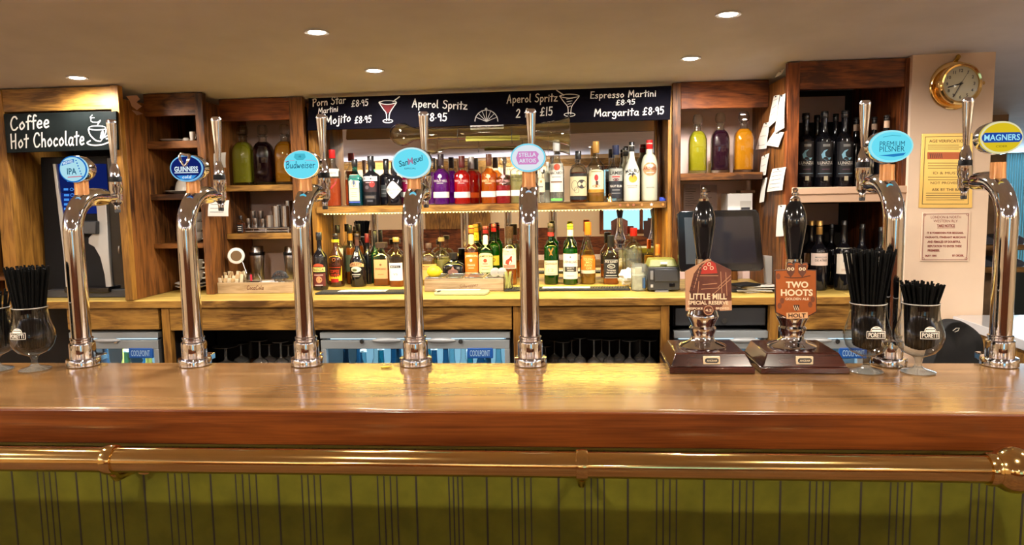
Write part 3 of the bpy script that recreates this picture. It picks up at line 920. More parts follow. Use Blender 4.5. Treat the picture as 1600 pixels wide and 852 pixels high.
# the mirror sheet
mr = thing('mirror', 'wide wall mirror in panels behind the spirit bottles', 'mirror', (-.35, YM - .004, ZC))
o2 = mr.location
xj = [xcp + .028, P(684, 240, YM).x, P(857, 240, YM).x, P(1026, 300, YM).x]
for a, b in zip(xj, xj[1:]):
    obj('panel', MB().box(Vector((a + .0008, YM - .004, ZC + .001)) - o2, Vector((b - .0008, YM - .001, CH(-.3, YM) - .05)) - o2), M['mirror'], mr)
# ------------------------------------------------------------------ LED strip below the bottle shelf
led = thing('led_strip', 'yellow LED strip under the front edge of the bottle shelf', 'light strip', (-.35, YF + .03, SHZ - .034))
o = led.location
xl0, xl1 = P(505, 327, YF + .03).x, P(1018, 322, YF + .03).x
obj('tape', MB().box(Vector((xl0, YF + .022, SHZ - .033)) - o, Vector((xl1, YF + .04, SHZ - .0302)) - o), mat('led_tape', (.8, .7, .4), .5), led)
bd = MB()
nb_ = 100
for k in range(nb_):
    x = xl0 + (xl1 - xl0) * (k + .5) / nb_
    bd.box(Vector((x - .0024, YF + .023, SHZ - .0365)) - o, Vector((x + .0024, YF + .033, SHZ - .033)) - o)
q = obj('led_dots', bd, emis('led_glow', (1, .80, .20), 7), led)
q['kind'] = 'stuff'
lamp('AREA', (0, 0, -.006), LED_W, LED_COL, led, xl1 - xl0, size_y=.012)
# ------------------------------------------------------------------ menu chalkboard across the mirror
CHW = mat('chalk_white', (.80, .78, .72), .9)
CHR = mat('chalk_red', (.11, .006, .008), .9)
YCB = YF - .05
cb = thing('menu_chalkboard', 'long black chalkboard of cocktail prices above the mirror', 'chalkboard', P(765, 204, YCB))
slab('board', [(480, 204), (1047, 187), (1049, 134), (482, 153.5)], YCB, .012, M['chalk'], cb)
obj('backing', MB().prism([P(x, y, YCB + .0125) - cb.location for x, y in [(481, 203.6), (1046, 187), (1048, 135), (483, 154)]], (0, .006, 0)), mat('pale_backing', (.66, .55, .44), .8), cb)  # unseen pale sheet added to lighten the board's reflection in the mirror
def ck(s, x0, y0, x1, y1, cap, w=.12, sh=0.05): chalk(cb, s, (x0, y0), (x1, y1), cap, YCB, CHW, w, sh)
ck('Porn Star', 488, 166.5, 540, 161, 11.5)
ck('Martini', 497, 178, 528, 174, 9)
ck('\u00a38.95', 549, 167, 575, 165, 10)
ck('Mojito', 508, 195.5, 548, 189.5, 13)
ck('\u00a38.95', 554, 193, 580, 191, 10.5)
ck('Aperol Spritz', 644, 167, 730, 171, 12.5)
ck('\u00a38.95', 662, 189, 698, 189, 12)
ck('Aperol Spritz', 792, 161, 871, 158, 12.5)
ck('2 for \u00a315', 806, 184, 863, 180, 13)
ck('Espresso Martini', 922, 154, 1025, 150.5, 10.5)
ck('\u00a38.95', 962, 164.5, 992, 163, 8)
ck('Margarita', 928, 182, 998, 180, 11.5)
ck('\u00a38.95', 1004, 180, 1037, 178, 11.5)
def cln(p, w=1.1, m=CHW, sm=True): pxline(cb, p, w, YCB, m, 'chalk_drawing', .0007, sm)
def glassdraw(cx, ty, w, h, flip=1, fill=None):
    X = lambda u: cx + u * w / 2
    Y = lambda v: ty + v * h
    if fill:
        decal('chalk_drawing', poly2([(X(-.8), Y(.2)), (X(.8), Y(.2)), (X(.12), Y(.55)), (X(-.05), Y(.6))]), flat(cb, YCB, .0005), fill, cb)
    cln([(X(-.9 + .1 * 0), Y(.1)), (X(-1), Y(.16)), (X(0), Y(.22)), (X(1), Y(.14)), (X(.5), Y(.07)), (X(-.5), Y(.07)), (X(-1), Y(.15))])
    cln([(X(-1), Y(.16)), (X(-.55), Y(.4)), (X(-.2), Y(.58)), (X(-.14), Y(.88))])
    cln([(X(1), Y(.15)), (X(.5), Y(.4)), (X(.2), Y(.6)), (X(.12), Y(.88))])
    decal('chalk_drawing', ring2(w * .3, h * .085, 1.1, 24, X(0), Y(.9)), flat(cb, YCB, .0007), CHW, cb)
    cln([(X(.6 * flip), Y(.1)), (X(1.35 * flip), Y(-.1))], 1.6, CHW, False)
glassdraw(606, 155, 27, 38, 1, CHR)
glassdraw(890, 145, 30, 38, -1)
for k in range(4): cln([(888 - 3 + k, 155 + 4 * k), (895 - k, 153.5 + 4 * k)], .9)
LW = mat('wheel_grey', (.40, .38, .36), .8)
wx, wy, wr = 760, 190, 18.5
decal('wheel_emblem', ring2(wr, wr, 1.3, 30, wx, wy, PI, 2 * PI), flat(cb, YCB, .0007), LW, cb)
for k in range(1, 8):
    a = PI * k / 8
    pxline(cb, [(wx, wy), (wx + wr * math.cos(a), wy - wr * math.sin(a))], .9, YCB, LW, 'wheel_emblem')
decal('wheel_emblem', el2(2, 2, 10, wx - .5, wy - wr - 1), flat(cb, YCB, .0008), LW, cb)
decal('banner', poly2([(735, 196.3), (787, 194.8), (787, 201.2), (735, 202.7)]), flat(cb, YCB, .0009), LW, cb)
pxtext(cb, 'THE LITTLE MILL INN', 761, 198.8, 48, 3.6, YCB, M['chalk'], .02, 0, -.028, .0013)

# coffee chalkboard on the left bay
YC2 = YA - .018
cc = thing('coffee_chalkboard', 'small black chalkboard reading Coffee and Hot Chocolate in chalk with a steaming cup', 'chalkboard', P(95, 238, YC2))
slab('board', [(11, 239), (184, 234), (181, 173.5), (5, 178)], YC2, .012, M['chalk2'], cc)
chalk(cc, 'Coffee', (16, 204), (77, 199), 21, YC2, CHW, .12)
chalk(cc, 'Hot Chocolate', (16, 232), (132, 226), 22, YC2, CHW, .12)
def c2(p, w=1.5, sm=True): pxline(cc, p, w, YC2, CHW, 'chalk_drawing', .0007, sm)
decal('chalk_drawing', ring2(14, 4, 1.4, 26, 152, 200), flat(cc, YC2, .0007), CHW, cc)
c2([(138, 202), (141, 211), (149, 219), (156, 221)], 1.8)
c2([(166, 202), (164, 211), (157, 221)], 1.4)
c2([(165, 203), (172, 201), (172, 208), (163, 215)], 1.6)
decal('chalk_drawing', poly2([(158, 207), (161, 203), (163, 208), (160, 218), (156, 216)]), flat(cc, YC2, .0006), CHW, cc)
c2([(141, 220), (136, 223.5), (144, 227), (160, 226), (176, 219), (177, 215), (166, 217)], 2.0)
c2([(144, 180), (141, 184), (147, 184)], 1.0)
c2([(142, 184), (143, 190), (152, 191), (157, 188), (153, 194)], 1.1)

# ------------------------------------------------------------------ beer fonts along the bar
LENS = {}
def lensmat(key, col, st=1.0):
    return emis('lit_' + key, col, st)
lever_m = M['chrome']
ringm = M['blackm']
stem_m = mat('amber_lit_neck', (.50, .22, .08), .12, .3, emit=(1, .45, .15), es=.10)  # amber light in the clear stub is put into its colour and glow
def font_tap(px, py, label):
    loc = Pz(px, py, ZBAR); loc.z = ZBAR + .0006
    t = thing('beer_font', label, 'beer tap', loc, 'chrome beer fonts along the bar')
    obj('base_flange', MB().lathe([(.0425, 0), (.0450, .002), (.0450, .018), (.0435, .021), (.034, .0225)], 40), M['chrome'], t)
    obj('base_tail', MB().box((-.021, .03, .0), (.021, .082, .0195)), M['chrome'], t, .003)
    obj('base_cup', MB().lathe([(.0345, .0222), (.0345, .062), (.0335, .066), (.029, .068), (.029, .074), (.0305, .076), (.0305, .080), (.0265, .082)], 40), M['chrome'], t)
    pts = [(0, 0, .079)] + [(0, 0, .10 + .283 * k / 6) for k in range(7)]
    zb, rb = .383, .098
    for k in range(1, 13):
        a = PI / 2 * k / 12
        pts.append((0, rb * (1 - math.cos(a)), zb + rb * math.sin(a)))
    pts += [(0, .125, zb + rb), (0, .148, zb + rb)]
    obj('neck', MB().tube(pts, [.0262] * (len(pts) - 1) + [.0245], 36), M['chrome'], t)
    obj('outlet', MB().tube([(0, .145, zb + rb - .002), (0, .158, zb + rb - .002), (0, .16, zb + rb - .002), (0, .215, zb + rb - .002)], [.021, .021, .013, .012], 20), M['chrome'], t)
    yt = .215
    nz = .440
    tp = obj('tap_body', MB().lathe([(.008, nz), (.009, nz + .012), (.0085, nz + .014), (.0165, nz + .024), (.0175, nz + .045), (.0165, nz + .055), (.0195, nz + .062), (.0195, nz + .086), (.0165, nz + .089)], 20, (0, yt, 0)), M['chrome'], t)
    obj('spout_tip', MB().lathe([(.0070, nz - .008), (.0085, nz - .006), (.0085, nz + .002)], 16, (0, yt, 0)), M['greyd'], tp)
    obj('collar', MB().lathe([(.0175, nz + .0885), (.0178, nz + .091), (.0178, nz + .101), (.0170, nz + .103)], 20, (0, yt, 0)), ringm, t)
    obj('ferrule', MB().lathe([(.0165, nz + .1028), (.0150, nz + .122), (.0095, nz + .137), (.0085, nz + .143)], 20, (0, yt, 0)), M['chrome'], t)
    lv = [(.0075, nz + .1425), (.009, nz + .16), (.0118, nz + .21), (.0150, nz + .262), (.0155, nz + .266), (.0150, nz + .272), (.0115, nz + .277)]
    obj('lever', MB().lathe(lv, 20, (0, yt, 0), ne=3.2, dep=.62), lever_m, t)
    obj('badge_stem', MB().tube([(0, .052, .478), (0, .052, .503), (0, .052, .53)], [.0205, .0185, .0185], 20), stem_m, t)
    return t

def badge(t, a, b, face, cz=.557, rim=None, dx=0.0):
    y0, y1 = .024, .088
    ya = MB().lathe([(1.0, y0 + .004), (1.02, y0 + .012), (1.02, y0 + .03), (.80, y1 - .012), (.45, y1)], 40, axis='y')
    ya.v = [Vector((dx + v.x * a, v.y, cz + v.z * b)) for v in ya.v]
    h = obj('badge_housing', ya, M['chrome'], t, ang=25)
    fa = MB().lathe([(.001, y0 - .004), (.5, y0 - .0039), (.9, y0 - .0034), (.95, y0 - .002), (1.0, y0 + .006)], 44, axis='y', cap=False)
    fa.v = [Vector((dx + v.x * a * .985, v.y, cz + v.z * b * .985)) for v in fa.v]
    obj('lit_face', fa, face, h)
    if rim:
        v, f = ring2(a * .985, b * .985, a * .085, 44)
        sf = lambda x, z: (dx + x, y0 - .0045 + .006 * max(0, ((x / a) ** 2 + (z / b) ** 2) - .8) * 2.0, cz + z)
        decal('lit_rim', (v, f), sf, rim, h)
    def surf(x, z):
        q = ((x / a) ** 2 + (z / b) ** 2)
        return (dx + x, y0 - .0046, cz + z)
    return h, surf

E_ = lambda k, c, s=1.0: lensmat(k, c, s)
CY = E_('cyan_face', (.16, .78, .95), 1.15)
TEAL = E_('dark_teal_ink', (.02, .16, .28), .8)
NAVY = E_('navy_ink', (.005, .03, .20), .8)
WHT = E_('white_print', (.82, .95, 1.0), 1.15)
BLUE = E_('blue_face', (.02, .22, .72), .9)
def tx(h, sf, s, x, z, w, hh, m, off=.01, shear=0, ang=0, arc=0, nm='lettering', lift=.0006):
    v, f = fit2(s, w, hh, x, z, off, shear, ang, arc)
    decal(nm, (v, f), lambda a, b: (sf(a, b)[0], sf(a, b)[1] - lift, sf(a, b)[2]), m, h)
def shp(h, sf, s, m, nm='emblem', lift=.0003):
    decal(nm, s, lambda a, b: (sf(a, b)[0], sf(a, b)[1] - lift, sf(a, b)[2]), m, h)
U = .001757   # metres per photo pixel at the badges

# 1: pale-ale badge, round blue and white
t = font_tap(131, 571, 'beer font with the blue round badge, nearest the coffee chalkboard')
PALE = E_('pale_lit_face', (.50, .88, 1.0), 1.0)
h, sf = badge(t, 24 * U, 21.5 * U, PALE, .560, BLUE)
tx(h, sf, 'IPA', -.003, -.006, 16 * U, 10 * U, TEAL, .02)
shp(h, sf, poly2([(-.032, .010), (.006, .019), (.006, .028), (-.028, .022)]), BLUE)
tx(h, sf, 'BREWED', -.012, .0195, 18 * U, 4.2 * U, WHT, .02, 0, .2, lift=.0009)
shp(h, sf, line2([(-.016, -.0225), (.024, -.0205)], .0022), E_('red_line', (.85, .12, .18), .9))
for k in range(7): shp(h, sf, el2(.0022, .0022, 10, .012 + .004 * k * .6, .024 - .0075 * k), BLUE)
# 2: dark blue oval with harp
t = font_tap(305, 570.5, 'beer font with the deep blue oval badge carrying a silver harp')
DKB = E_('deep_blue_face', (.008, .018, .16), 1.0)
h, sf = badge(t, 28 * U, 21.5 * U, DKB, .556, E_('pale_blue_rim', (.25, .60, .92), 1.0))
tx(h, sf, 'GUINNESS', 0, -.002, 39 * U, 8.2 * U, WHT, .028)
shp(h, sf, line2([(-.034, -.012), (.034, -.012)], .0022), WHT, 'lettering')
shp(h, sf, poly2([(-.03, -.0195), (.03, -.0195), (.016, -.031), (-.016, -.031)]), E_('mid_blue_panel', (.06, .35, .85), 1))
v, f, tw = hand2('cold', .14, .1)
shp(h, sf, ([((x / tw - .5) * .026, -.0275 + y * .008) for x, y in v], f), WHT, 'lettering', .0008)
hp = MB().tube([(-.018, 0, .034), (-.012, -.012, .022), (-.004, -.016, .010), (0, -.016, .006)], [.004, .0045, .0035, .003], 10)
hp.tube([(.012, 0, .036), (.011, -.012, .024), (.006, -.016, .012), (0, -.016, .006)], [.0045, .0045, .0035, .003], 10)
hp.tube([(-.018, 0, .034), (-.012, -.004, .041), (0, -.004, .0375), (.012, 0, .036)], [.004, .0045, .0035, .0045], 10)
hp.v = [Vector((v.x, .020 + v.y * .5, .556 + v.z)) for v in hp.v]
obj('harp_emblem', hp, M['chrome'], h)
# 3: cyan oval, script name
t = font_tap(480, 570, 'beer font with a cyan oval badge in script lettering below a crest')
h, sf = badge(t, 28.5 * U, 22.5 * U, CY, .560, None)
v, f, tw = hand2('Budweiser', .11, .12)
shp(h, sf, ([((x / tw - .5) * 47 * U, -.0095 + y * 10.5 * U) for x, y in v], f), TEAL, 'lettering')
shp(h, sf, poly2([(-.014, .030), (.014, .030), (.017, .020), (.009, .0125), (-.009, .0125), (-.017, .020)]), E_('light_teal', (.08, .58, .74), 1.0))
tx(h, sf, 'AB', 0, .022, .007, .005, TEAL, .01, lift=.0008)
for sgn in (-1, 1):
    shp(h, sf, line2([(sgn * .016, .012), (sgn * .03, .0115), (sgn * .045, .008)], .0012), E_('pink_line', (.75, .35, .55), .9))
# 4: cyan oval with slanted wordmark
t = font_tap(650, 570, 'beer font with a cyan oval badge whose wordmark slants upward')
h, sf = badge(t, 31 * U, 24.5 * U, CY, .558, E_('white_rim', (.62, .95, 1), 1.1))
DG = E_('slate_ink', (.04, .17, .24), .8)
tx(h, sf, 'San', -.0215, .0005, 15 * U, 9.5 * U, DG, .012, .15, .22)
tx(h, sf, 'M', -.0018, .0052, 8.5 * U, 10 * U, E_('pink_mark', (.55, .30, .48), .9), .014, .1, .22)
tx(h, sf, 'iguel', .0185, .008, 17.5 * U, 12 * U, DG, .012, .15, .22)
tx(h, sf, 'ESPECIAL', -.003, -.0145, 18 * U, 2.4 * U, DG, .008)
# 5: white round badge with pink banner
t = font_tap(829, 570, 'beer font with a white oval badge and pink banner, in front of the bottle shelf')
h, sf = badge(t, 27.5 * U, 22 * U, E_('white_face', (.86, .93, 1.0), 1.05), .566, E_('cyan_rim', (.25, .80, 1.0), 1.05))
PK = E_('pink_banner', (.80, .30, .66), 1.0)
shp(h, sf, poly2([(-.026, .017), (.022, .017), (.030, .009), (.026, 0), (.030, -.010), (.022, -.018), (-.026, -.018), (-.032, 0)]), PK)
tx(h, sf, 'STELLA', -.001, .008, 26 * U, 6.2 * U, WHT, .012, lift=.0009)
tx(h, sf, 'ARTOIS', -.001, -.008, 26 * U, 6.2 * U, WHT, .012, lift=.0009)
# 6: cyan oval pilsner
t = font_tap(1388, 570, 'beer font behind the straw glasses, cyan oval badge with thin capitals')
h, sf = badge(t, 32 * U, 24 * U, CY, .576, E_('light_rim', (.35, .9, 1), 1.1), -.004)
tx(h, sf, 'PREMIUM', .001, .006, 36 * U, 7.6 * U, TEAL, .0)
tx(h, sf, 'PILSNER', .001, -.0075, 36 * U, 7.6 * U, TEAL, .0)
shp(h, sf, poly2([(-.032, -.0235), (.036, -.0175), (.030, -.0245), (.006, -.0275)]), E_('blue_wave', (.03, .28, .70), .9))
shp(h, sf, line2([(-.022, .024), (0, .028), (.022, .026)], .0014), E_('teal_line', (.07, .5, .65), .9))
# 7: yellow and blue oval
t = font_tap(1561, 571, 'beer font at the far end with the yellow oval badge and blue band')
h, sf = badge(t, 30.5 * U, 24 * U, E_('yellow_face', (.85, .62, .02), 1.0), .592, E_('cream_rim', (.92, .85, .5), 1), -.012)
shp(h, sf, poly2([(-.0425, .0125), (.0425, .0125), (.0485, .006), (.050, 0), (.0485, -.006), (.0425, -.0125), (-.0425, -.0125), (-.0485, -.006), (-.050, 0), (-.0485, .006)]), E_('royal_band', (.02, .08, .42), 1))
tx(h, sf, 'MAGNERS', .0, .0, 50 * U, 9 * U, E_('sky_print', (.40, .85, 1), 1.1), .02, lift=.0009)
tx(h, sf, 'CIDER', .0, -.0225, 16 * U, 3 * U, E_('ochre_ink', (.40, .28, .02), .8), .01)

# ------------------------------------------------------------------ hand pumps
PMW = wood('dark_mahogany', (.012, .004, .003), (.055, .014, .008), .18, (2, 12, 12), coat=.7, knots=.3, bump=0.02)
def pump(x0, x1, cx, label, pump_top=294):
    yf, yb = 1.895, 2.10
    a = P(x0, 587, yf).x; b = P(x1, 587, yf).x
    zt = ZBAR
    t = thing('hand_pump', label, 'hand pump', ((a + b) / 2, 2.0, zt + .0006), 'cask ale hand pumps')
    w = (b - a) / 2
    obj('plinth', MB().box((-w, yf - 2.0, 0), (w, yb - 2.0, .016)), PMW, t, .002)
    obj('wooden_base', MB().frus((-w + .004, yf - 1.996), (w - .004, yb - 2.004), .016, (-w + .020, yf - 1.976), (w - .020, yb - 2.012), .050), PMW, t, .003)
    pq = obj('maker_plate', MB().box((-.021, yf - 1.9935 , .0235), (.021, yf - 1.984, .0435)), mat('cream_plate', (.75, .62, .42), .4), t, .001)
    fx = lambda x, z: (x, yf - 1.9940, .0335 + z)
    decal('plaque', col2(.034, .0125, lambda u: 1 - .35 * (abs(u) > .8), lambda u: -1 + .35 * (abs(u) > .8), 20), fx, M['ink'], pq)
    decal('lettering', fit2('ANGRAM', .026, .0058, 0, 0, .02), lambda x, z: (x, yf - 1.9945, .0335 + z), mat('cream_print', (.75, .62, .42), .5), pq)
    xx = P(cx, 500, 2.0).x - (a + b) / 2
    z0 = .050
    zz = lambda py: P(cx, py, 2.0).z - ZBAR
    pr = [(.062, z0), (.063, z0 + .004), (.057, z0 + .009), (.040, z0 + .015), (.031, z0 + .022), (.030, z0 + .034), (.0345, z0 + .044), (.036, z0 + .052), (.031, z0 + .058), (.0335, z0 + .066), (.041, z0 + .080), (.0425, z0 + .085), (.039, z0 + .092), (.033, z0 + .112), (.0275, z0 + .13), (.025, z0 + .15), (.022, z0 + .17), (.020, zz(405))]
    obj('chrome_body', MB().lathe(pr, 40, (xx, 0, 0)), M['chrome'], t, ang=50)
    hp = [(.015, zz(408)), (.0165, zz(404)), (.0195, zz(395)), (.0245, zz(375)), (.0290, zz(356)), (.0300, zz(348)), (.0285, zz(336)), (.0225, zz(324)), (.0135, zz(315)), (.011, zz(314))]
    obj('handle', MB().lathe(hp, 28, (xx, 0, 0)), M['black'], t, ang=60)
    k = [(.0125, zz(315)), (.013, zz(311)), (.0085, zz(308.5)), (.0055, zz(307)), (.0055, zz(305.5)), (.0095, zz(304)), (.0095, zz(302.5)), (.005, zz(301)), (.006, zz(299.5)), (.0078, zz(297.5)), (.006, zz(295)), (.0015, zz(294))]
    obj('finial', MB().lathe(k, 20, (xx, 0, 0)), M['chrome'], t)
    return t
p1 = pump(1046, 1180, 1098, 'hand pump with the brown house-shaped badge, nearer the fonts')
p2 = pump(1189, 1328, 1238, 'hand pump with the copper shield badge, next to the straw glasses')
YCL = 1.935
def plate(t, name, outline, m, Y=YCL, d=.006, bevel=.001):
    o = t.location
    mb = MB().prism([P(x, y, Y) - o for x, y in outline], (0, d, 0))
    return obj(name, mb, m, t, bevel)
def pd(t, par, s, m, nm='emblem', eps=.0008, Y=YCL):
    o = t.location
    return decal(nm, s, lambda x, y: P(x, y, Y - eps) - o, m, par)
def ptxt(t, par, s, cx, cy, w, h, m, off=.02, eps=.0014):
    v, f = fit2(s, w, h, 0, 0, off)
    return pd(t, par, ([(cx + x, cy - y) for x, y in v], f), m, 'lettering', eps)
# house-shaped badge
cl = mat('clip_brown', (.12, .038, .024), .35, noise=.35, nscale=22, coat=.1)
clt = mat('clip_tan', (.50, .27, .15), .35, coat=.3)
crm = mat('clip_cream', (.86, .66, .45), .45)
c = plate(p1, 'pump_badge', [(1106.5, 404.5), (1142.5, 422), (1143.5, 485), (1071.5, 486), (1070.5, 424)], cl)
R_ = mat('clip_red', (.42, .03, .02), .4)
pd(p1, c, poly2([(1071.5, 486), (1070.5, 424), (1106.5, 404.5), (1112, 407), (1096, 412), (1084, 428), (1078, 452), (1077, 486)]), clt, 'art_panel', .0004)
pd(p1, c, poly2([(1124, 486), (1143.5, 485), (1143.3, 470), (1133, 471)]), clt, 'art_panel', .0004)
pd(p1, c, poly2([(1095, 428.5), (1097, 416), (1103, 410), (1112, 408.5), (1118, 412), (1121, 427)]), R_, 'art_panel', .0006)
for (x, y) in ((1102, 419), (1112, 419), (1108, 413)): pd(p1, c, ring2(3, 3, 1, 16, x, y), crm)
for a in ([(1094, 431), (1122, 431)], [(1098, 445), (1120, 443)], [(1096, 452), (1124, 450)], [(1122, 449), (1142, 430)], [(1112, 462), (1142, 436)], [(1126, 425), (1128, 458)], [(1084, 452), (1093, 420), (1104, 409)], [(1090, 462), (1092, 440)], [(1134, 426), (1136, 462)]):
    pd(p1, c, line2(a, 1.0), clt, 'art_line', .0007)
for k in range(8):
    pd(p1, c, line2([(1077 + k * 2.2, 455 - k * 5.6), (1083 + k * 2.2, 457 - k * 5.6)], 1.1), mat('clip_dark', (.05, .02, .014), .5), 'art_line', .0008)
ptxt(p1, c, 'LITTLE MILL', 1106.5, 463.5, 58, 9.5, crm, .03)
ptxt(p1, c, 'SPECIAL RESERVE', 1106.5, 473.2, 63, 6, crm, .03)
ptxt(p1, c, 'BESPOKE', 1086, 482.3, 24, 3.6, crm, .03)
ptxt(p1, c, 'BREWED', 1129, 482, 21, 3.6, crm, .03)
m_ = plate(p1, 'medallion', [(1107 + 8.5 * math.cos(2 * PI * k / 24), 485 + 8.5 * math.sin(2 * PI * k / 24)) for k in range(24)], cl, YCL - .003, .006)
pd(p1, m_, ring2(7.6, 7.6, 1.2, 24, 1107, 485), clt, 'emblem', .0042)
v, f = fit2('4.2', 10, 4, 0, 0, .03)
pd(p1, m_, ([(1107 + x, 485 - y) for x, y in v], f), crm, 'lettering', .0045)
# shield badge with two owls
co = mat('clip_copper', (.42, .115, .030), .28, .25, coat=.5, noise=.18, nscale=10)
dk = mat('clip_dark_edge', (.035, .012, .008), .4)
shield = [(1210.5, 422.5), (1231, 421.5), (1229, 415), (1231, 410), (1236, 410), (1240, 413), (1243.5, 409.5), (1248, 409.5), (1253, 413), (1257, 410), (1261.5, 410), (1263.5, 415), (1261.5, 421.5), (1276, 422), (1276.5, 488), (1262, 496), (1244, 500), (1228, 496.5), (1211.5, 489)]
c = plate(p2, 'pump_badge', shield, dk)
cx0, cy0 = 1244, 455
pd(p2, c, poly2([(cx0 + (x - cx0) * .955, cy0 + (y - cy0) * .965) for x, y in shield]), co, 'badge_face', .0004)
for dx in (-1, 1):
    ex = 1244.5 + dx * 9
    pd(p2, c, poly2([(ex - 6.5, 414), (ex + 6.5, 414), (ex + 6, 426), (ex, 434), (ex - 6, 426)]), mat('owl_brown', (.10, .03, .014), .5), 'owl_emblem', .0007)
    for d2 in (-1, 1):
        pd(p2, c, el2(2.6, 2.6, 16, ex + d2 * 2.9, 420.5), crm, 'owl_emblem', .001)
        pd(p2, c, el2(1.2, 1.2, 12, ex + d2 * 2.9, 420.5), dk, 'owl_emblem', .0014)
pd(p2, c, line2([(1226, 433), (1236, 434.5), (1252, 434), (1266, 431)], 1.2), dk, 'art_line', .0007)
ptxt(p2, c, 'TWO', 1245.5, 445, 35, 10, crm, .035)
ptxt(p2, c, 'HOOTS', 1245, 457.5, 50, 10.5, crm, .035)
ptxt(p2, c, 'GOLDEN ALE', 1245.5, 467.3, 37, 4, crm, .02)
pd(p2, c, poly2([(1240, 476.5), (1249, 476.5), (1248.5, 483), (1244.5, 486.5), (1240.5, 483)]), dk, 'emblem', .0007)
for k in (-1, 0, 1): pd(p2, c, line2([(1244.5 + k * 3 - 2, 478), (1244.5 + k * 3 + 1, 485)], .8), crm, 'art_line', .0009)
pd(p2, c, poly2([(1228.5, 489), (1262, 488), (1262.5, 497.5), (1229, 498.5)]), mat('clip_label', (.70, .40, .20), .4), 'name_panel', .0007)
ptxt(p2, c, 'HOLT', 1245.5, 493.3, 27, 6.5, dk, .02)
for (x, y) in ((1216, 432), (1222, 470), (1270, 468), (1266, 476), (1218, 478)):
    pd(p2, c, el2(3.5, 5, 8, x, y), mat('leaf_brown', (.16, .045, .015), .5), 'emblem', .0006)

# ------------------------------------------------------------------ stemmed glasses full of black straws on the bar
BROWN_GL = M['clear']
def chalice(px, pyb, label, sgroup, slabel, n, htop, spread, logo=True, hue=None):
    loc = Pz(px, pyb, ZBAR); loc.z = ZBAR + .0006
    t = thing('beer_glass', label, 'glass', loc, 'stemmed beer glasses holding straws')
    H = .178
    foot = [(.040, 0), (.0415, .002), (.038, .0045), (.014, .011), (.0085, .018)]
    obj('foot', MB().lathe([(.001, 0)] + foot, 32), M['foot'], t, ang=50)
    obj('stem', MB().lathe([(.0085, .018), (.0075, .026), (.0095, .036), (.016, .042)], 24, cap=False), M['clear'], t, ang=60)
    bw = [(.006, .040), (.02, .043), (.040, .053), (.052, .070), (.0575, .090), (.057, .105), (.051, .125), (.0455, .145), (.0435, .165), (.0440, .178)]
    bl_ = obj('bowl', MB().lathe(bw, 36, cap=False), M['clear'], t, ang=60)
    obj('rim', MB().lathe([(.0436, .1765), (.0447, .1775), (.0447, .179), (.0434, .179)], 36, cap=False), mat('glass_rim', (.8, .8, .78), .1, coat=.5), bl_)
    if logo:
        def sfm(x, z):
            r = .0585 if z < .11 else .053 + .0055 * (.128 - z) / .018
            r = max(r, .050)
            return (x, -math.sqrt(r * r - x * x) - .0008, z)
        LP = mat('glass_print', (.86, .80, .70), .5)
        ww = .040
        lg = decal('logo', join2(rect2(ww + .004, .0012, 0, .0975, 8), rect2(ww + .004, .0012, 0, .1145, 8), line2([(-ww / 2 - .002, .0975), (-ww / 2 - .002, .1145)], .0012), line2([(ww / 2 + .002, .0975), (ww / 2 + .002, .1145)], .0012),
                          ring2(.014, .012, .0012, 16, 0, .115, 0, PI), line2([(-.010, .117), (.010, .117)], .0035), rect2(.018, .003, 0, .1225)), sfm, LP, bl_)
        decal('lettering', fit2('PORETTI', ww - .002, .0115, 0, .106, .02), lambda x, z: (sfm(x, z)[0], sfm(x, z)[1] - .0003, sfm(x, z)[2]), LP, lg)
    me = None
    for k in range(n):
        rr = math.sqrt((k + .5) / n); an = k * 2.39996
        b0 = Vector((.033 * rr * math.cos(an), .033 * rr * math.sin(an), .058 + .012 * rr * rr))
        tp = Vector((spread * rr * math.cos(an), spread * .85 * rr * math.sin(an), htop + random.uniform(-.007, .006)))
        s = obj('drinking_straw', MB().tube([b0 + loc, Vector((.0392 * rr * math.cos(an), .0392 * rr * math.sin(an), .165)) + loc, Vector((.0400 * rr * math.cos(an), .0400 * rr * math.sin(an), .182)) + loc, tp + loc], .0029, 7), M['straw'])
        tag(s, slabel, 'straw', sgroup)
    return t
chalice(1353, 581, 'stemmed beer glass of long black straws, beside the pump with the copper badge', 'straws in the taller right-hand bundle', 'black straw in the tall bundle beside the pump with the copper badge', 80, .312, .066)
chalice(1434, 582, 'stemmed beer glass of short black straws, farther from the pumps', 'straws in the shorter right-hand bundle', 'black straw in the short bundle in front of the pale wall', 64, .228, .054)
chalice(55, 578, 'stemmed beer glass of straws at the left end, fully in view', 'straws in the left bundle', 'black straw in the full left bundle below the coffee chalkboard', 80, .288, .060, True)
chalice(-4, 578, 'stemmed beer glass of straws cut off by the left edge', 'straws in the cut-off bundle', 'black straw in the bundle cut off by the left edge', 30, .222, .050, False)
# scrap of lemon peel on the bar
lp = Pz(603, 575.5, ZBAR)
pe = MB()
for k in range(3):
    pe.tube([(lp.x - .012 + .009 * k + .004 * math.cos(a), lp.y + .004 * k + .006 * math.sin(a), ZBAR + .003 + .002 * math.sin(a * 1.5)) for a in [i * .5 for i in range(7)]], [.0012, .003, .0036, .0036, .0036, .003, .0012], 6)
pe = MB().tube([(lp.x - .014, lp.y, ZBAR + .0028), (lp.x - .008, lp.y - .004, ZBAR + .0032), (lp.x, lp.y - .002, ZBAR + .0036), (lp.x + .008, lp.y + .002, ZBAR + .0034), (lp.x + .016, lp.y + .006, ZBAR + .003)], [.0015, .0028, .0033, .003, .0012], 8)
tag(obj('lemon_peel', pe, mat('peel_yellow', (.62, .48, .02), .4)), 'small curl of lemon peel lying on the bar top', 'lemon peel')
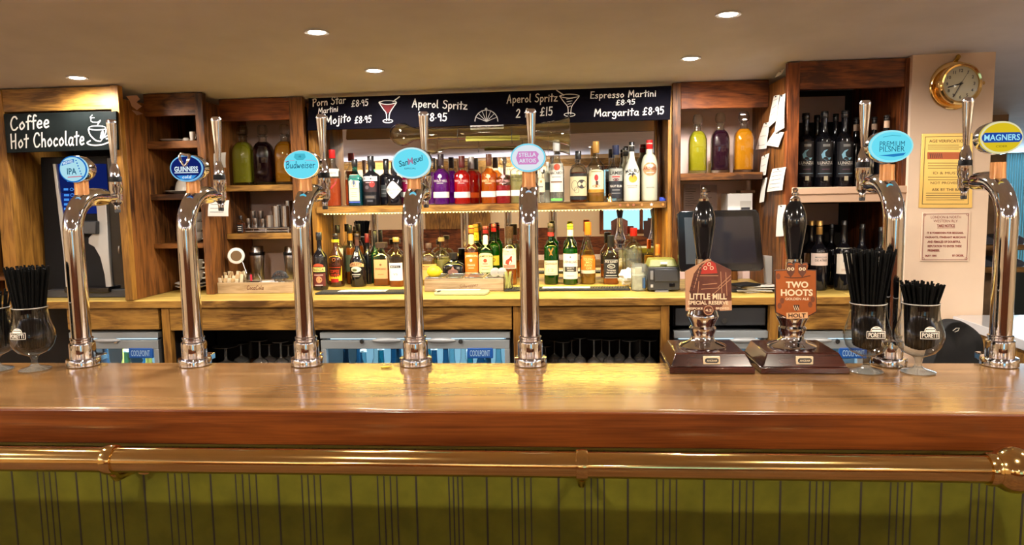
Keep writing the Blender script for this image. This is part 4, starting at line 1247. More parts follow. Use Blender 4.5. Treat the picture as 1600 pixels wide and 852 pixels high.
# ------------------------------------------------------------------ spirits: glass and liquids
GG = {
 'clear': glass('bottle_clear', (.93, .95, .93), 2.0),
 'green': glass('bottle_green', (.10, .55, .14), 1.4),
 'dgreen': mat('bottle_dark_green', (.006, .05, .014), .08, coat=.6),
 'brown': mat('bottle_brown', (.045, .014, .006), .07, coat=.6),
 'black': mat('bottle_black', (.005, .005, .007), .08, coat=.15),
 'blackmatt': mat('bottle_satin_black', (.007, .007, .009), .28, coat=.1, spec=.3),
 'teal': glass('bottle_teal', (.18, .55, .62), 1.5),
 'frost': mat('bottle_frosted', (.52, .52, .38), .30, coat=.3),
 'frostw': mat('bottle_white', (.62, .61, .50), .25, coat=.3),
}
def PC(*c): return flatmat(rgb(*c))
WH, CRM_, BLK, GRY = PC(212, 207, 196), PC(228, 212, 170), PC(14, 13, 14), PC(120, 120, 118)
REDc, GOLD_, ORG = PC(170, 22, 20), flatmat(rgb(205, 150, 60), .35, .6), PC(226, 110, 24)
CAPB = mat('cap_black', (.010, .010, .011), .3, coat=.3)
CAPR = mat('cap_red', (.42, .012, .012), .3, coat=.3)
CAPO = mat('cap_orange', (.75, .16, .015), .35)
CAPY = mat('cap_yellow', (.85, .62, .03), .35)
CAPG = mat('cap_gold', (.62, .36, .10), .28, .6)
CAPW = mat('cap_white', (.72, .72, .70), .35)
LQ = {
 'pink': liquid('pink_orange_spirit', (1.0, .2, .06), .45), 'purple': liquid('purple_spirit', (.26, .010, .42), .5), 'red': liquid('red_spirit', (.95, .012, .014), .45),
 'orange': liquid('orange_spirit', (1.0, .22, .008), .45), 'rasp': liquid('raspberry_spirit', (.75, .03, .05), .5), 'magenta': liquid('magenta_spirit', (.8, .015, .2), .5),
 'pale': liquid('pale_spirit', (.72, .66, .28), .45), 'amber': liquid('amber_spirit', (.62, .17, .02), .45), 'rum': liquid('dark_rum', (.20, .04, .006), .75),
 'gold': liquid('golden_spirit', (.62, .32, .04), .55), 'clear': liquid('clear_spirit', (.86, .88, .86), .12), 'teal': liquid('teal_spirit', (.10, .40, .46), .5), 'navy': liquid('navy_spirit', (.02, .03, .05), .85),
}
GR = 'spirit bottles on the mirror shelf'
Y1, Y2 = 3.462, 3.535
def up(label, px, yt, yb, w, Y, gm, **k):
    return bottle('spirit_bottle', label, px, yt, yb, w, Y, SHZ, GG[gm], group=GR, **k)
def gin_tree(col): return [('t', 'WHITLEY NEILL', 283, 21, 3.4, col), ('p', 277, [(-.6, 4), (-.6, 1.5), (-2.6, 1.2), (-3.4, -.6), (-2.4, -2), (-1.5, -3.8), (.5, -4.4), (2.2, -3.2), (3.4, -1), (2.6, .8), (.6, 1.4), (.6, 4)], col), ('r', 286.5, 10, 1, col)]
up('clear bottle with red cap holding orange-red gin, first on the mirror shelf', 522, 234, 318.5, 23, Y1, 'clear', liq=LQ['pink'], fill=.52, cap=(13, .44, CAPR), sh=.62, ne=.82, nr=.36,
   labels=[dict(y0=264, y1=276, w=.9, m=WH, i=[('t', 'Gordons', 270, 15, 5, GRY)]), dict(y0=283, y1=300, w=.1, m=None, i=[('p', 288, [(-7, -3), (0, 4), (8, -5), (8, -2), (0, 8), (-7, 1)], REDc)])])
up('teal square-shouldered bottle with tall cream label on the mirror shelf', 556.5, 249, 318, 22, Y1 - .008, 'teal', liq=LQ['teal'], fill=.6, cap=(11, .40, CAPB), sh=.60, ne=.80, nr=.34, n=4, dep=.8,
   labels=[dict(y0=273, y1=314, w=.72, m=CRM_, i=[('o', 287, 3.4, 5, .8, GRY), ('e', 286, 2, 3.2, PC(70, 90, 120)), ('t', 'BOMBAY', 277, 10, 2, GRY), ('e', 291, .9, .9, REDc), ('t', 'SAPPHIRE', 295, 12, 2, PC(150, 120, 60)), ('r', 301, 8, .8, GRY), ('r', 304, 8, .8, GRY), ('r', 307, 9, .8, GRY)]), dict(y0=315, y1=317, w=.8, m=PC(60, 90, 180))])
up('matt black bottle with white name band and red rose print', 581.5, 244, 318, 25.5, Y1 + .006, 'blackmatt', cap=(13, .38, CAPB), sh=.64, ne=.76, nr=.34,
   labels=[dict(y0=276, y1=283, w=.86, m=PC(225, 222, 220), i=[('t', 'BROCKMANS', 279.5, 19, 4, BLK)]), dict(y0=283, y1=300, w=.8, m=PC(36, 14, 16), i=[('e', 288, 4, 5, PC(150, 40, 30), 4), ('r', 285.5, 12, .9, PC(190, 150, 150)), ('e', 293, 3, 3, PC(90, 80, 84), -4)]), dict(y0=305, y1=311, w=.7, m=PC(40, 36, 36), i=[('r', 308, 14, 3, PC(90, 80, 70))]), dict(y0=312, y1=317, w=.5, m=None, i=[('r', 314, 9, 3, PC(70, 70, 74))])])
up('black round-shouldered bottle with dark cap half hidden behind the diamond-label bottle', 605, 251, 318, 21, Y2, 'black', cap=(14, .42, CAPB), sh=.66, ne=.76, nr=.36, kind='round',
   labels=[dict(y0=289, y1=308, w=.7, m=PC(46, 50, 48), i=[('r', 296, 12, 1, GRY), ('r', 302, 12, 1, GRY)])])
up('black apothecary bottle with a pale diamond-shaped label', 617.5, 262, 318, 26, Y1 - .01, 'black', cap=(9, .42, CAPB), sh=.72, ne=.84, nr=.36, kind='round',
   labels=[dict(y0=283, y1=310.5, w=.96, m=PC(205, 200, 190), s='diamond', i=[('t', 'HENDRICKS', 296.5, 23, 3.6, GRY), ('t', 'GIN', 301.5, 8, 2.4, GRY)])])
up('magenta bottle with white band half hidden behind the slanted-wordmark font', 641.5, 244, 318, 23, Y1 + .014, 'clear', liq=LQ['magenta'], fill=.74, cap=(17, .36, CAPB), sh=.66, ne=.80, nr=.36,
   labels=[dict(y0=300, y1=308, w=.95, m=WH)] + [dict(y0=270, y1=290, w=.1, m=None, i=gin_tree(WH))])
up('dark purple bottle standing behind the front purple one', 678, 247, 318, 22, Y2, 'clear', liq=LQ['purple'], fill=.76, cap=(17, .36, CAPB), sh=.66, ne=.80, nr=.36)
up('purple bottle with white band and tree print, right of the slanted-wordmark font', 690.5, 241, 318, 25.5, Y1, 'clear', liq=LQ['purple'], fill=.77, cap=(18, .36, mat('cap_aubergine', (.035, .02, .03), .4)), sh=.66, ne=.80, nr=.36,
   labels=[dict(y0=300, y1=309, w=.97, m=WH)] + [dict(y0=270, y1=290, w=.1, m=None, i=gin_tree(WH))])
up('red bottle with white band and tree print, front one of the red pair', 723, 244, 318, 26, Y1, 'clear', liq=LQ['red'], fill=.77, cap=(18, .36, mat('cap_oxblood', (.09, .006, .006), .4)), sh=.66, ne=.80, nr=.36,
   labels=[dict(y0=300, y1=309, w=.97, m=WH)] + [dict(y0=270, y1=290, w=.1, m=None, i=gin_tree(PC(240, 180, 175)))])
up('red bottle with orange-tinted band, standing behind the front red one', 738, 245, 318, 24, Y2, 'clear', liq=LQ['red'], fill=.77, cap=(18, .36, mat('cap_pewter', (.30, .27, .26), .35)), sh=.66, ne=.80, nr=.36,
   labels=[dict(y0=301, y1=309, w=.97, m=ORG)])
up('orange bottle with white band and tree print', 765, 241, 318, 25.5, Y1, 'clear', liq=LQ['orange'], fill=.78, cap=(18, .36, mat('cap_rust', (.12, .03, .01), .4)), sh=.64, ne=.80, nr=.36,
   labels=[dict(y0=299, y1=308, w=.97, m=WH)] + [dict(y0=269, y1=289, w=.1, m=None, i=gin_tree(PC(250, 215, 150)))])
up('clear bottle with glass stopper, half full of raspberry spirit', 787, 247, 317, 23, Y1 - .006, 'clear', liq=LQ['rasp'], fill=.50, stopper=14, sh=.66, ne=.80, nr=.34,
   labels=[dict(y0=298, y1=306, w=.95, m=WH)] + [dict(y0=268, y1=289, w=.1, m=None, i=gin_tree(PC(235, 170, 175)))])
up('pale yellow clear vodka bottle half hidden by the pink-banner font', 809, 246, 317, 23, Y1, 'clear', liq=LQ['pale'], fill=.66, cap=(8, .46, CAPW), sh=.72, ne=.80, nr=.40, kind='round',
   labels=[dict(y0=272, y1=285, w=.1, m=None, i=[('t', 'ABSOLUT', 276, 17, 4.4, BLK), ('t', 'VANILIA', 282, 15, 3.8, PC(60, 54, 30))]), dict(y0=297, y1=306, w=.9, m=WH)])
up('slim clear bottle with cream label just right of the pink-banner font', 846, 262, 315, 13, Y1, 'clear', liq=LQ['clear'], fill=.6, cap=(7, .5, CAPW), sh=.66, ne=.8, nr=.45,
   labels=[dict(y0=279, y1=300, w=.9, m=CRM_, i=[('e', 284, 2, 2, PC(200, 130, 80)), ('r', 292, 6, 2, GRY), ('r', 303, 5, 2.5, PC(60, 40, 20))])])
up('white-labelled bottle tucked behind the clear rum bottle', 856, 253, 315, 11, Y2 - .02, 'frostw', cap=(6, .5, CAPW), sh=.72, ne=.82, nr=.45,
   labels=[dict(y0=285, y1=297, w=.7, m=PC(90, 110, 110))])
up('tall clear rum bottle with a red round emblem', 870, 219, 315, 22.5, Y1, 'clear', liq=LQ['clear'], fill=.68, cap=(17, .46, mat('cap_clear_grey', (.55, .56, .54), .3)), sh=.60, ne=.78, nr=.42,
   labels=[dict(y0=256, y1=300, w=.9, m=PC(206, 204, 190), i=[('e', 261.5, 4.8, 5.2, PC(205, 70, 40), 1), ('t', 'BACARDI', 270.5, 19, 4.2, PC(50, 30, 25)), ('r', 277, 14, 1, GRY), ('r', 284.5, 17, 2.4, PC(120, 90, 70)), ('r', 291.5, 13, 5, WH)]), dict(y0=310, y1=314, w=.8, m=PC(110, 190, 90))])
up('wide dark rum bottle with cream label and black bands', 904, 236, 314, 27, Y1, 'clear', liq=LQ['rum'], fill=.62, cap=(13, .34, CAPB), sh=.64, ne=.80, nr=.30, kind='round',
   labels=[dict(y0=271, y1=276, w=.96, m=BLK), dict(y0=276, y1=306, w=.96, m=PC(196, 182, 140), i=[('e', 288, 7, 7, PC(50, 42, 44), 5), ('t', 'KRAKEN', 287.5, 11, 3, CRM_, 5), ('o', 290, 5, 8, .7, PC(110, 100, 80), -6), ('o', 297, 4, 5, .7, PC(110, 100, 80), -3)]), dict(y0=307, y1=312, w=.96, m=BLK)])
up('clear flask with gold cap and cream label bearing a red-coated figure', 931.5, 221, 313, 26, Y1, 'clear', liq=LQ['gold'], fill=.16, cap=(18, .40, CAPG), sh=.62, ne=.80, nr=.33, kind='cos',
   labels=[dict(y0=265, y1=296, w=.9, m=PC(214, 202, 160), s='arch', i=[('r', 268.5, 16, 1.2, PC(120, 96, 50)), ('e', 278, 3.2, 5, PC(150, 30, 30)), ('r', 286, 4, 6, PC(60, 30, 24), 1), ('e', 291, 6, 2.2, PC(150, 90, 40))]), dict(y0=296, y1=301, w=.96, m=GOLD_), dict(y0=302, y1=309, w=.9, m=None, i=[('t', 'SPICED', 304.5, 14, 3.6, PC(150, 90, 40))])])
up('dark blue rum bottle fading to black at its foot', 962, 227, 312, 22, Y1, 'clear', liq=LQ['clear'], fill=.64, cap=(15, .5, mat('cap_navy', (.012, .018, .05), .3)), sh=.62, ne=.76, nr=.44,
   labels=[dict(y0=264, y1=283, w=.97, m=PC(150, 152, 142), i=[('t', 'LAMBS', 270.5, 19, 5.5, BLK), ('r', 276.5, 12, 1.6, REDc), ('e', 281, 5, 2, PC(90, 40, 40))]), dict(y0=283, y1=310, w=.97, m=PC(18, 20, 28), i=[('t', 'NAVY RUM', 291, 18, 4, WH), ('r', 297, 12, 1.5, GRY), ('r', 302, 14, 1, GRY)])])
up('white coconut-rum bottle with black cap and a palm sunset print', 987, 222, 311, 25.5, Y1 - .012, 'frostw', cap=(15, .34, CAPB), sh=.48, ne=.84, nr=.33, kind='cos',
   labels=[dict(y0=262, y1=290, w=.1, m=None, i=[('t', 'MALIBU', 266.5, 20, 5.5, BLK, 0, 0, 2.5), ('e', 279.5, 6.6, 6, PC(245, 150, 40), 1), ('p', 273, [(-7, 1), (-4, -3), (-1, -1), (1, -4), (4, -1), (7, 1), (2, 0), (0, 5), (-1, 0)], BLK), ('r', 290, 16, .8, GRY), ('r', 293, 14, .8, GRY)])])
up('pale yellow frosted bottle with black cap behind the palm-print bottle', 977, 231, 312, 20, Y2 + .005, 'frost', cap=(13, .42, CAPB), sh=.55, ne=.82, nr=.4)
up('tall frosted bottle with red cap and copper oval label', 1014.5, 219, 310, 25.5, Y1, 'frost', cap=(14, .42, CAPR), sh=.62, ne=.82, nr=.40, kind='round',
   labels=[dict(y0=254, y1=275, w=.84, m=flatmat(rgb(190, 140, 100), .35, .5), s='ellipse', i=[('t', 'ARCHERS', 263.5, 20, 4.2, PC(120, 60, 40)), ('r', 270, 12, 1, WH)]), dict(y0=292, y1=296, w=.6, m=None, i=[('r', 293, 12, .8, GRY)])])

# ------------------------------------------------------------------ bottles on the counter below
GL2 = 'spirit bottles on the back counter'
def lowb(label, px, yt, yb, w, gm, Y=None, **k):
    if Y is None: Y = min(Pz(px, yb, ZC).y, 3.475)
    return bottle('spirit_bottle', label, px, yt, yb, w, Y, ZC, GG[gm], group=GL2, **k)
lowb('black liqueur bottle with yellow and red label, at the post end of the counter', 502, 363, 454, 22, 'black', Y=3.322, cap=(12, .42, CAPB), sh=.60, ne=.76, nr=.34,
     labels=[dict(y0=411, y1=417, w=.7, m=PC(180, 70, 30), s='fan'), dict(y0=417, y1=424, w=.86, m=PC(235, 220, 120), i=[('t', 'PASSOA', 420.5, 17, 4.6, BLK)]), dict(y0=426, y1=446, w=.86, m=PC(90, 24, 18), i=[('e', 436, 4.5, 5, PC(225, 140, 90), 1), ('r', 429, 14, 1.5, PC(210, 170, 150)), ('r', 444.5, 12, 1, WH)])])
lowb('brown coffee-liqueur bottle with bright yellow arched label', 527, 365, 447.5, 23.5, 'brown', cap=(9, .36, CAPB), sh=.52, ne=.80, nr=.34,
     labels=[dict(y0=374, y1=378.5, w=.50, m=PC(228, 190, 30)), dict(y0=399, y1=438, w=.86, m=PC(240, 196, 28), s='arch', i=[('t', 'KAHLUA', 412.5, 18, 5, PC(70, 20, 10)), ('r', 417, 18, .8, PC(190, 60, 20)), ('t', 'COFFEE', 423, 14, 4.6, PC(205, 60, 20)), ('t', 'LIQUEUR', 429, 15, 4.6, PC(205, 60, 20)), ('o', 405, 2.6, 2.6, .8, PC(160, 90, 20))]), dict(y0=434.5, y1=440, w=.5, m=REDc)])
lowb('tall clear bottle with black cap and blue diagonal label behind the yellow-label bottle', 531, 352, 444, 18, 'clear', Y=3.54, liq=LQ['clear'], fill=.66, cap=(12, .42, CAPB), sh=.58, ne=.78, nr=.36,
     labels=[dict(y0=388, y1=426, w=.9, m=PC(214, 210, 196), i=[('r', 400, 16, 6, PC(24, 50, 120)), ('t', 'DI', 400, 6, 4, WH, 5)]), dict(y0=432, y1=441, w=.9, m=PC(130, 30, 24))])
lowb('amber rum bottle with black cap and gold neck, back row behind the cream-liqueur bottle', 550, 352, 444, 16, 'clear', Y=3.545, liq=LQ['amber'], fill=.64, cap=(11, .42, CAPB), sh=.58, ne=.78, nr=.38,
     labels=[dict(y0=365, y1=376, w=.45, m=GOLD_), dict(y0=398, y1=424, w=.9, m=PC(60, 70, 50))])
lowb('black cream-liqueur bottle with landscape oval on its label', 560.5, 365, 447.5, 24.5, 'black', cap=(9, .30, mat('cap_darkbrown', (.03, .015, .012), .3)), sh=.46, ne=.80, nr=.29,
     labels=[dict(y0=370, y1=384, w=.28, m=PC(60, 26, 22)), dict(y0=394, y1=400, w=.1, m=None, i=[('t', 'RB', 396.8, 6, 5, PC(220, 216, 205))]), dict(y0=408.5, y1=417, w=.88, m=PC(205, 160, 110), s='fan', i=[('t', 'BAILEYS', 412, 17, 4.4, PC(90, 30, 20))]), dict(y0=415.5, y1=424.5, w=.64, m=PC(216, 212, 190), s='ellipse', i=[('e', 421, 4, 2, PC(90, 96, 50), -2)]), dict(y0=425, y1=434, w=.1, m=None, i=[('r', 428, 13, 1.4, PC(190, 180, 170)), ('r', 431, 10, 1, PC(150, 140, 130))])])
lowb('dark wine-coloured bottle with red foil neck in the back row', 576, 365, 444, 14, 'black', Y=3.545, cap=(14, .5, mat('foil_red', (.16, .01, .012), .3)), sh=.6, ne=.76, nr=.42)
lowb('dark green bottle with tall black foil neck in the back row', 588, 361, 444, 14, 'dgreen', Y=3.56, cap=(22, .46, CAPB), sh=.58, ne=.72, nr=.40)
lowb('square amber almond-liqueur bottle with wide dark cap and beige label', 598, 379, 444.5, 26, 'clear', liq=LQ['amber'], fill=.36, cap=(8, .66, mat('cap_umber', (.035, .02, .014), .35), 4.0), sh=.66, ne=.86, nr=.3, n=5, dep=.7,
     labels=[dict(y0=405, y1=434.5, w=.80, m=PC(205, 160, 110), i=[('e', 413, 1.8, 1.6, PC(120, 80, 40)), ('t', 'DISARONNO', 419.5, 17, 3.2, PC(80, 40, 20)), ('r', 428, 9, .9, PC(150, 110, 70))])])
lowb('clear cognac flask with white label and dark name panel', 621, 371, 447.5, 22, 'clear', liq=LQ['amber'], fill=.34, cap=(7, .44, CAPG), sh=.62, ne=.78, nr=.36, n=3,
     labels=[dict(y0=410, y1=437.5, w=.94, m=PC(232, 230, 226), i=[('r', 416, 16, 4, PC(34, 34, 40)), ('t', 'MARTELL', 416, 13, 2.4, WH), ('t', 'VS', 427.5, 7, 3, GRY)])])
lowb('short whisky bottle with mustard label behind the lemon', 671, 380, 438, 26.5, 'clear', liq=LQ['gold'], fill=.5, cap=(8, .34, mat('cork_brown', (.06, .03, .02), .5)), sh=.68, ne=.84, nr=.30, kind='round',
     labels=[dict(y0=412, y1=436, w=.94, m=PC(214, 166, 90), i=[('t', 'MONKEY', 415.5, 15, 2.8, PC(70, 40, 20)), ('t', 'SHOULDER', 419.5, 17, 2.8, PC(70, 40, 20))])])
lowb('squat round clear bottle with cork, half full of pale yellow tequila', 691, 371, 437, 25, 'clear', Y=3.54, liq=LQ['pale'], fill=.52, cap=(6, .40, mat('cork_pale', (.35, .26, .12), .6)), sh=.60, ne=.74, nr=.24, kind='round')
lowb('black square decanter bottle with a rose-gold crest', 709.5, 395, 434, 33, 'black', cap=(10, .40, CAPB), sh=.62, ne=.86, nr=.32, n=6, dep=.6,
     labels=[dict(y0=416, y1=430, w=.6, m=None, i=[('e', 424, 8, 4.5, PC(120, 84, 74)), ('p', 418, [(-3, 3), (0, -3), (3, 3)], PC(150, 104, 92)), ('r', 425, 16, .9, BLK), ('r', 428, 16, .9, BLK)])])
lowb('whiskey bottle with orange cap and orange label in the crate row', 738, 352, 438, 21.5, 'brown', cap=(12, .42, CAPO), sh=.62, ne=.76, nr=.40,
     labels=[dict(y0=366, y1=381, w=.38, m=PC(236, 190, 140), s='arch'), dict(y0=394, y1=424, w=.96, m=PC(232, 112, 20), i=[('t', 'JAMESON', 399.5, 19, 4.6, PC(250, 225, 190), 0, 0, 1), ('e', 406, 2.2, 2.2, PC(250, 225, 190)), ('t', 'ORANGE', 413.5, 12, 3.2, PC(250, 225, 190)), ('r', 418, 9, 1, PC(250, 210, 160))]), dict(y0=424.5, y1=430, w=.96, m=PC(214, 170, 120))])
lowb('green bottle with a yellow cap and neck label, in the back row of the crate', 745, 350, 437, 21, 'green', Y=3.56, cap=(12, .42, mat('cap_amber', (.75, .33, .02), .35)), sh=.62, ne=.74, nr=.42,
     labels=[dict(y0=363, y1=376, w=.43, m=PC(240, 215, 40), i=[('o', 369, 2, 2.6, .8, PC(180, 140, 20))])])
lowb('green whiskey bottle with dark red cap and cream label', 760, 353, 437, 22.5, 'green', liq=liquid('green_dark_liquid', (.02, .16, .04), .8), fill=.6, cap=(12, .40, mat('cap_maroon', (.18, .008, .012), .3)), sh=.60, ne=.76, nr=.38,
     labels=[dict(y0=367, y1=382, w=.34, m=PC(230, 220, 180), s='arch', i=[('e', 379, 2, 2, REDc)]), dict(y0=394.5, y1=425, w=.96, m=PC(234, 222, 160), s='arch', i=[('t', 'JAMESON', 400, 20, 4.6, PC(60, 50, 30), 0, 0, 1), ('e', 406.5, 3, 3, PC(170, 60, 24)), ('r', 411.5, 8, 1, REDc), ('r', 415, 14, .8, PC(130, 110, 60)), ('r', 420, 12, .8, PC(130, 110, 60))])])
lowb('tall bright green whisky bottle with red cap and yellow label at crate end', 773, 350, 437, 18, 'green', Y=3.53, liq=liquid('green_bright_liquid', (.04, .40, .06), .55), fill=.7, cap=(12, .44, CAPR), sh=.64, ne=.76, nr=.42,
     labels=[dict(y0=399, y1=414, w=.9, m=PC(214, 206, 60), i=[('o', 405.5, 2.6, 3, .9, PC(170, 60, 30))])])
lowb('clear whisky bottle with white label showing a red bird', 797, 354, 442.5, 22.5, 'clear', liq=LQ['amber'], fill=.34, cap=(18, .56, mat('cap_mottled', (.05, .025, .012), .35, noise=.8, nscale=220)), sh=.64, ne=.76, nr=.5, kind='round',
     labels=[dict(y0=388, y1=419, w=.92, m=PC(226, 214, 196), i=[('t', 'FAMOUS', 392.5, 14, 3, GRY), ('t', 'GROUSE', 396.5, 16, 3, GRY), ('p', 405, [(-6, 6), (-5, 1), (0, -2), (3, -6), (5, -5), (4, -1), (5, 3), (2, 7), (-2, 8)], PC(150, 50, 24)), ('r', 415.5, 18, 5, PC(200, 120, 100))])])
lowb('dark green whisky bottle with stag emblem and cream label', 861.5, 349, 442.5, 22, 'green', liq=liquid('green_mid_liquid', (.015, .22, .03), .8), fill=.66, cap=(14, .44, mat('cap_bronze', (.04, .022, .014), .35)), sh=.64, ne=.76, nr=.40, n=2.6,
     labels=[dict(y0=362.5, y1=369, w=.44, m=REDc), dict(y0=386, y1=400, w=.1, m=None, i=[('p', 392, [(-2, 7), (-1, 2), (-4, -3), (-3, -5), (0, 0), (3, -6), (4, -4), (1, 2), (3, 7), (0, 5)], GOLD_)]), dict(y0=406.5, y1=429, w=.95, m=PC(226, 214, 176), i=[('t', 'Glenfiddich', 411, 18, 4, PC(70, 50, 34)), ('t', '12', 421, 9, 5, PC(190, 170, 120)), ('r', 427, 14, .8, GRY)])])
lowb('green whisky bottle with yellow cap and tall white label', 891.5, 350, 444.5, 23, 'green', liq=liquid('green_leaf_liquid', (.03, .34, .05), .7), fill=.6, cap=(8, .40, CAPY), sh=.60, ne=.78, nr=.38,
     labels=[dict(y0=359, y1=369, w=.40, m=PC(210, 206, 190)), dict(y0=396, y1=435, w=.97, m=PC(232, 228, 216), i=[('t', 'LAPHROAIG', 408.5, 21, 4.2, PC(50, 50, 54)), ('r', 401, 2, 3, GRY), ('r', 420, 22, 8, PC(36, 38, 40)), ('t', 'SELECT', 418.5, 11, 2.4, WH), ('r', 422, 10, 1, WH), ('r', 430, 12, .8, GRY)])])
lowb('clear whisky bottle with orange cap and orange label', 919, 347, 442, 23.5, 'clear', liq=LQ['gold'], fill=.50, cap=(20, .44, CAPO, 3.0), sh=.46, ne=.76, nr=.34, kind='slope',
     labels=[dict(y0=399.5, y1=421, w=.94, m=PC(232, 116, 24), i=[('t', 'GLEN', 404.5, 13, 3.6, PC(245, 200, 120)), ('t', 'MO', 409, 9, 3.6, PC(245, 200, 120), 1), ('t', 'RAN', 413.5, 11, 3.6, PC(245, 200, 120)), ('t', 'GIE', 418, 9, 3.4, PC(245, 200, 120), 1)]), dict(y0=421.5, y1=426.5, w=.95, m=PC(225, 200, 170))])
lowb('square whiskey bottle with black ornate label', 954.5, 368, 443.5, 24.5, 'clear', liq=LQ['amber'], fill=.30, cap=(18, .46, CAPB), sh=.62, ne=.80, nr=.36, n=5, dep=.95, kind='slope',
     labels=[dict(y0=404, y1=434, w=.92, m=BLK, i=[('t', 'JACK DANIELS', 409, 20, 4.2, WH, 0, 0, -1.2), ('o', 415, 6, 3.4, .8, WH), ('t', 'No.7', 415, 6, 2.6, WH), ('t', 'Tennessee', 421, 14, 2.6, WH), ('t', 'WHISKEY', 425, 15, 2.8, WH), ('r', 429.5, 17, 1, WH), ('r', 405.5, 20, .6, WH), ('r', 433, 20, .6, WH)])])
lowb('clear vodka bottle with red cap behind the jar of notes', 990, 356, 440, 27, 'clear', Y=3.52, liq=LQ['clear'], fill=.62, cap=(13, .42, CAPR), sh=.62, ne=.78, nr=.36, kind='round',
     labels=[dict(y0=402, y1=410, w=.1, m=None, i=[('t', 'SMIRNOFF', 405, 21, 3.4, PC(60, 60, 60))])])
lowb('bottle with orange foil neck, its body hidden behind the receipt printer', 1027.5, 382, 450, 17, 'clear', Y=3.43, liq=LQ['gold'], fill=.6, cap=(16, .42, CAPO), sh=.60, ne=.74, nr=.42,
     labels=[dict(y0=396, y1=399, w=.46, m=GOLD_)])

# ------------------------------------------------------------------ decanters in the two side bays
def decanter(label, px, yt, yb, w, Y, z, col, fill, body=.6):
    s = SCL(px, (yt + yb) / 2, Y)
    X = P(px, yb, Y).x
    H = (yb - yt) * s; R = w / 2 * s
    t = thing('decanter', label, 'decanter', (X, Y, z + .0008), 'stoppered decanters of flavoured spirits')
    pts = [(.94, .0), (1, .012), (1, .50), (.97, .58), (.86, .64), (.66, .69), (.40, .725), (.36, .74), (.36, .80), (.46, .805), (.46, .82), (.34, .822)]
    obj('glass_body', MB().lathe([(R * r, H * h) for r, h in pts], 28, ne=3.6), M['clear'], t, ang=50)
    lp = [(R * .93 * r, max(H * h, H * .05)) for r, h in pts if h <= fill]
    lr = rad_at([(h, r) for r, h in pts], fill)
    lp.append((R * .93 * lr, H * fill))
    obj('liquid', MB().lathe(lp, 28, ne=3.6), liquid('infused_' + label[:6].strip(), col, body), t, ang=50)
    r = R * .34
    obj('stopper', MB().lathe([(r * .8, H * .80), (r * .85, H * .83), (r * 1.5, H * .85), (r * 1.7, H * .90), (r * 1.5, H * .97), (r * 1.1, H), (r * .1, H * .995)], 8), M['clear'], t, ang=20)
    return t
YDc = 3.44
for a in (('olive yellow decanter on the coffee-side shelf, first of three', 383, 197, 287, 31, (.42, .40, .03), .715, .55), ('near-black decanter in the middle of the coffee-side shelf', 414, 196, 286, 29.5, (.012, .004, .006), .715, .95), ('amber orange decanter beside the post on the coffee-side shelf', 448, 195, 285.5, 30, (.62, .27, .02), .715, .8)):
    decanter(a[0], a[1], a[2], a[3], a[4], YDc, zsh['L1'], a[5], a[6], a[7])
for a in (('lime yellow decanter on the shelf above the till screen', 1089.5, 177, 269, 28, (.60, .56, .03), .715, .55), ('dark plum decanter in the middle of the shelf above the till screen', 1124.5, 174, 268, 28.5, (.035, .008, .02), .715, .92), ('deep orange decanter on the shelf above the till screen, next to pinned notes', 1161, 171, 267, 30, (.72, .31, .012), .715, .85)):
    decanter(a[0], a[1], a[2], a[3], a[4], YDc - .02, zsh['R1'], a[5], a[6], a[7])

# ------------------------------------------------------------------ wine bay
MOON = PC(120, 175, 200)
def tequila(label, px, yt, yb, w, Y, front=True, foil=None):
    labs = []
    if front:
        labs = [dict(y0=222, y1=277, w=.92, m=PC(9, 8, 14), i=[('p', 243, [(2, -9), (-4, -7), (-7.5, -1), (-6, 5), (-1, 8.5), (5, 7.5), (8, 4), (2, 4.5), (-2, 1), (-2.5, -4)], MOON), ('t', 'LUNAZUL', 255, 23, 4.4, WH), ('r', 258.5, 16, .8, GRY), ('r', 265, 12, 2, PC(70, 40, 60)), ('r', 271.5, 22, .9, PC(120, 150, 170)), ('r', 279, 6, 7, PC(180, 170, 140))]), dict(y0=226, y1=230, w=.1, m=None, i=[('r', 228, 11, 4, GRY)])]
    if foil: labs = labs + [dict(y0=foil[0], y1=foil[1], w=.42, m=PC(206, 176, 150))]
    return bottle('tequila_bottle', label, px, yt, yb, w, Y, zsh['R2'], GG['black'], cap=(11, .42, CAPB), sh=.64, ne=.76, nr=.4, group='dark bottles on the upper wine shelf', labels=labs)
tequila('black moon-label bottle beside the pinned notes on the upper wine shelf', 1256.5, 177, 290, 27, 3.2)
tequila('black moon-label bottle in the middle of the three on the upper wine shelf', 1285.5, 174, 290, 27.5, 3.2)
tequila('black moon-label bottle nearest the pilsner font lever', 1317, 173, 290, 27.5, 3.2)
tequila('plain black bottle in the back row between the first two moon labels', 1274, 180, 288, 22, 3.42, False)
tequila('plain black bottle in the back row between the last two moon labels', 1303, 178, 288, 22, 3.42, False)
tequila('black bottle with pink foil neck just behind the pilsner font lever', 1335, 184, 288, 22, 3.36, False, (195, 205))
tequila('black bottle with pale foil neck right of the pilsner font lever', 1363, 183, 288, 21, 3.22, False, (193, 203))
b_ = bottle('tequila_bottle', 'dark bottle with orange dome print partly behind the pilsner badge', 1382, 180, 290, 26, 3.13, zsh['R2'], GG['black'], cap=(9, .36, CAPB), sh=.64, ne=.76, nr=.36, group='dark bottles on the upper wine shelf',
   labels=[dict(y0=189, y1=200, w=.36, m=PC(214, 180, 150)), dict(y0=250, y1=287, w=.9, m=PC(10, 10, 12), i=[('e', 261, 8, 5, PC(190, 130, 100), 0), ('t', 'VINKO', 269, 19, 4.5, WH)])])
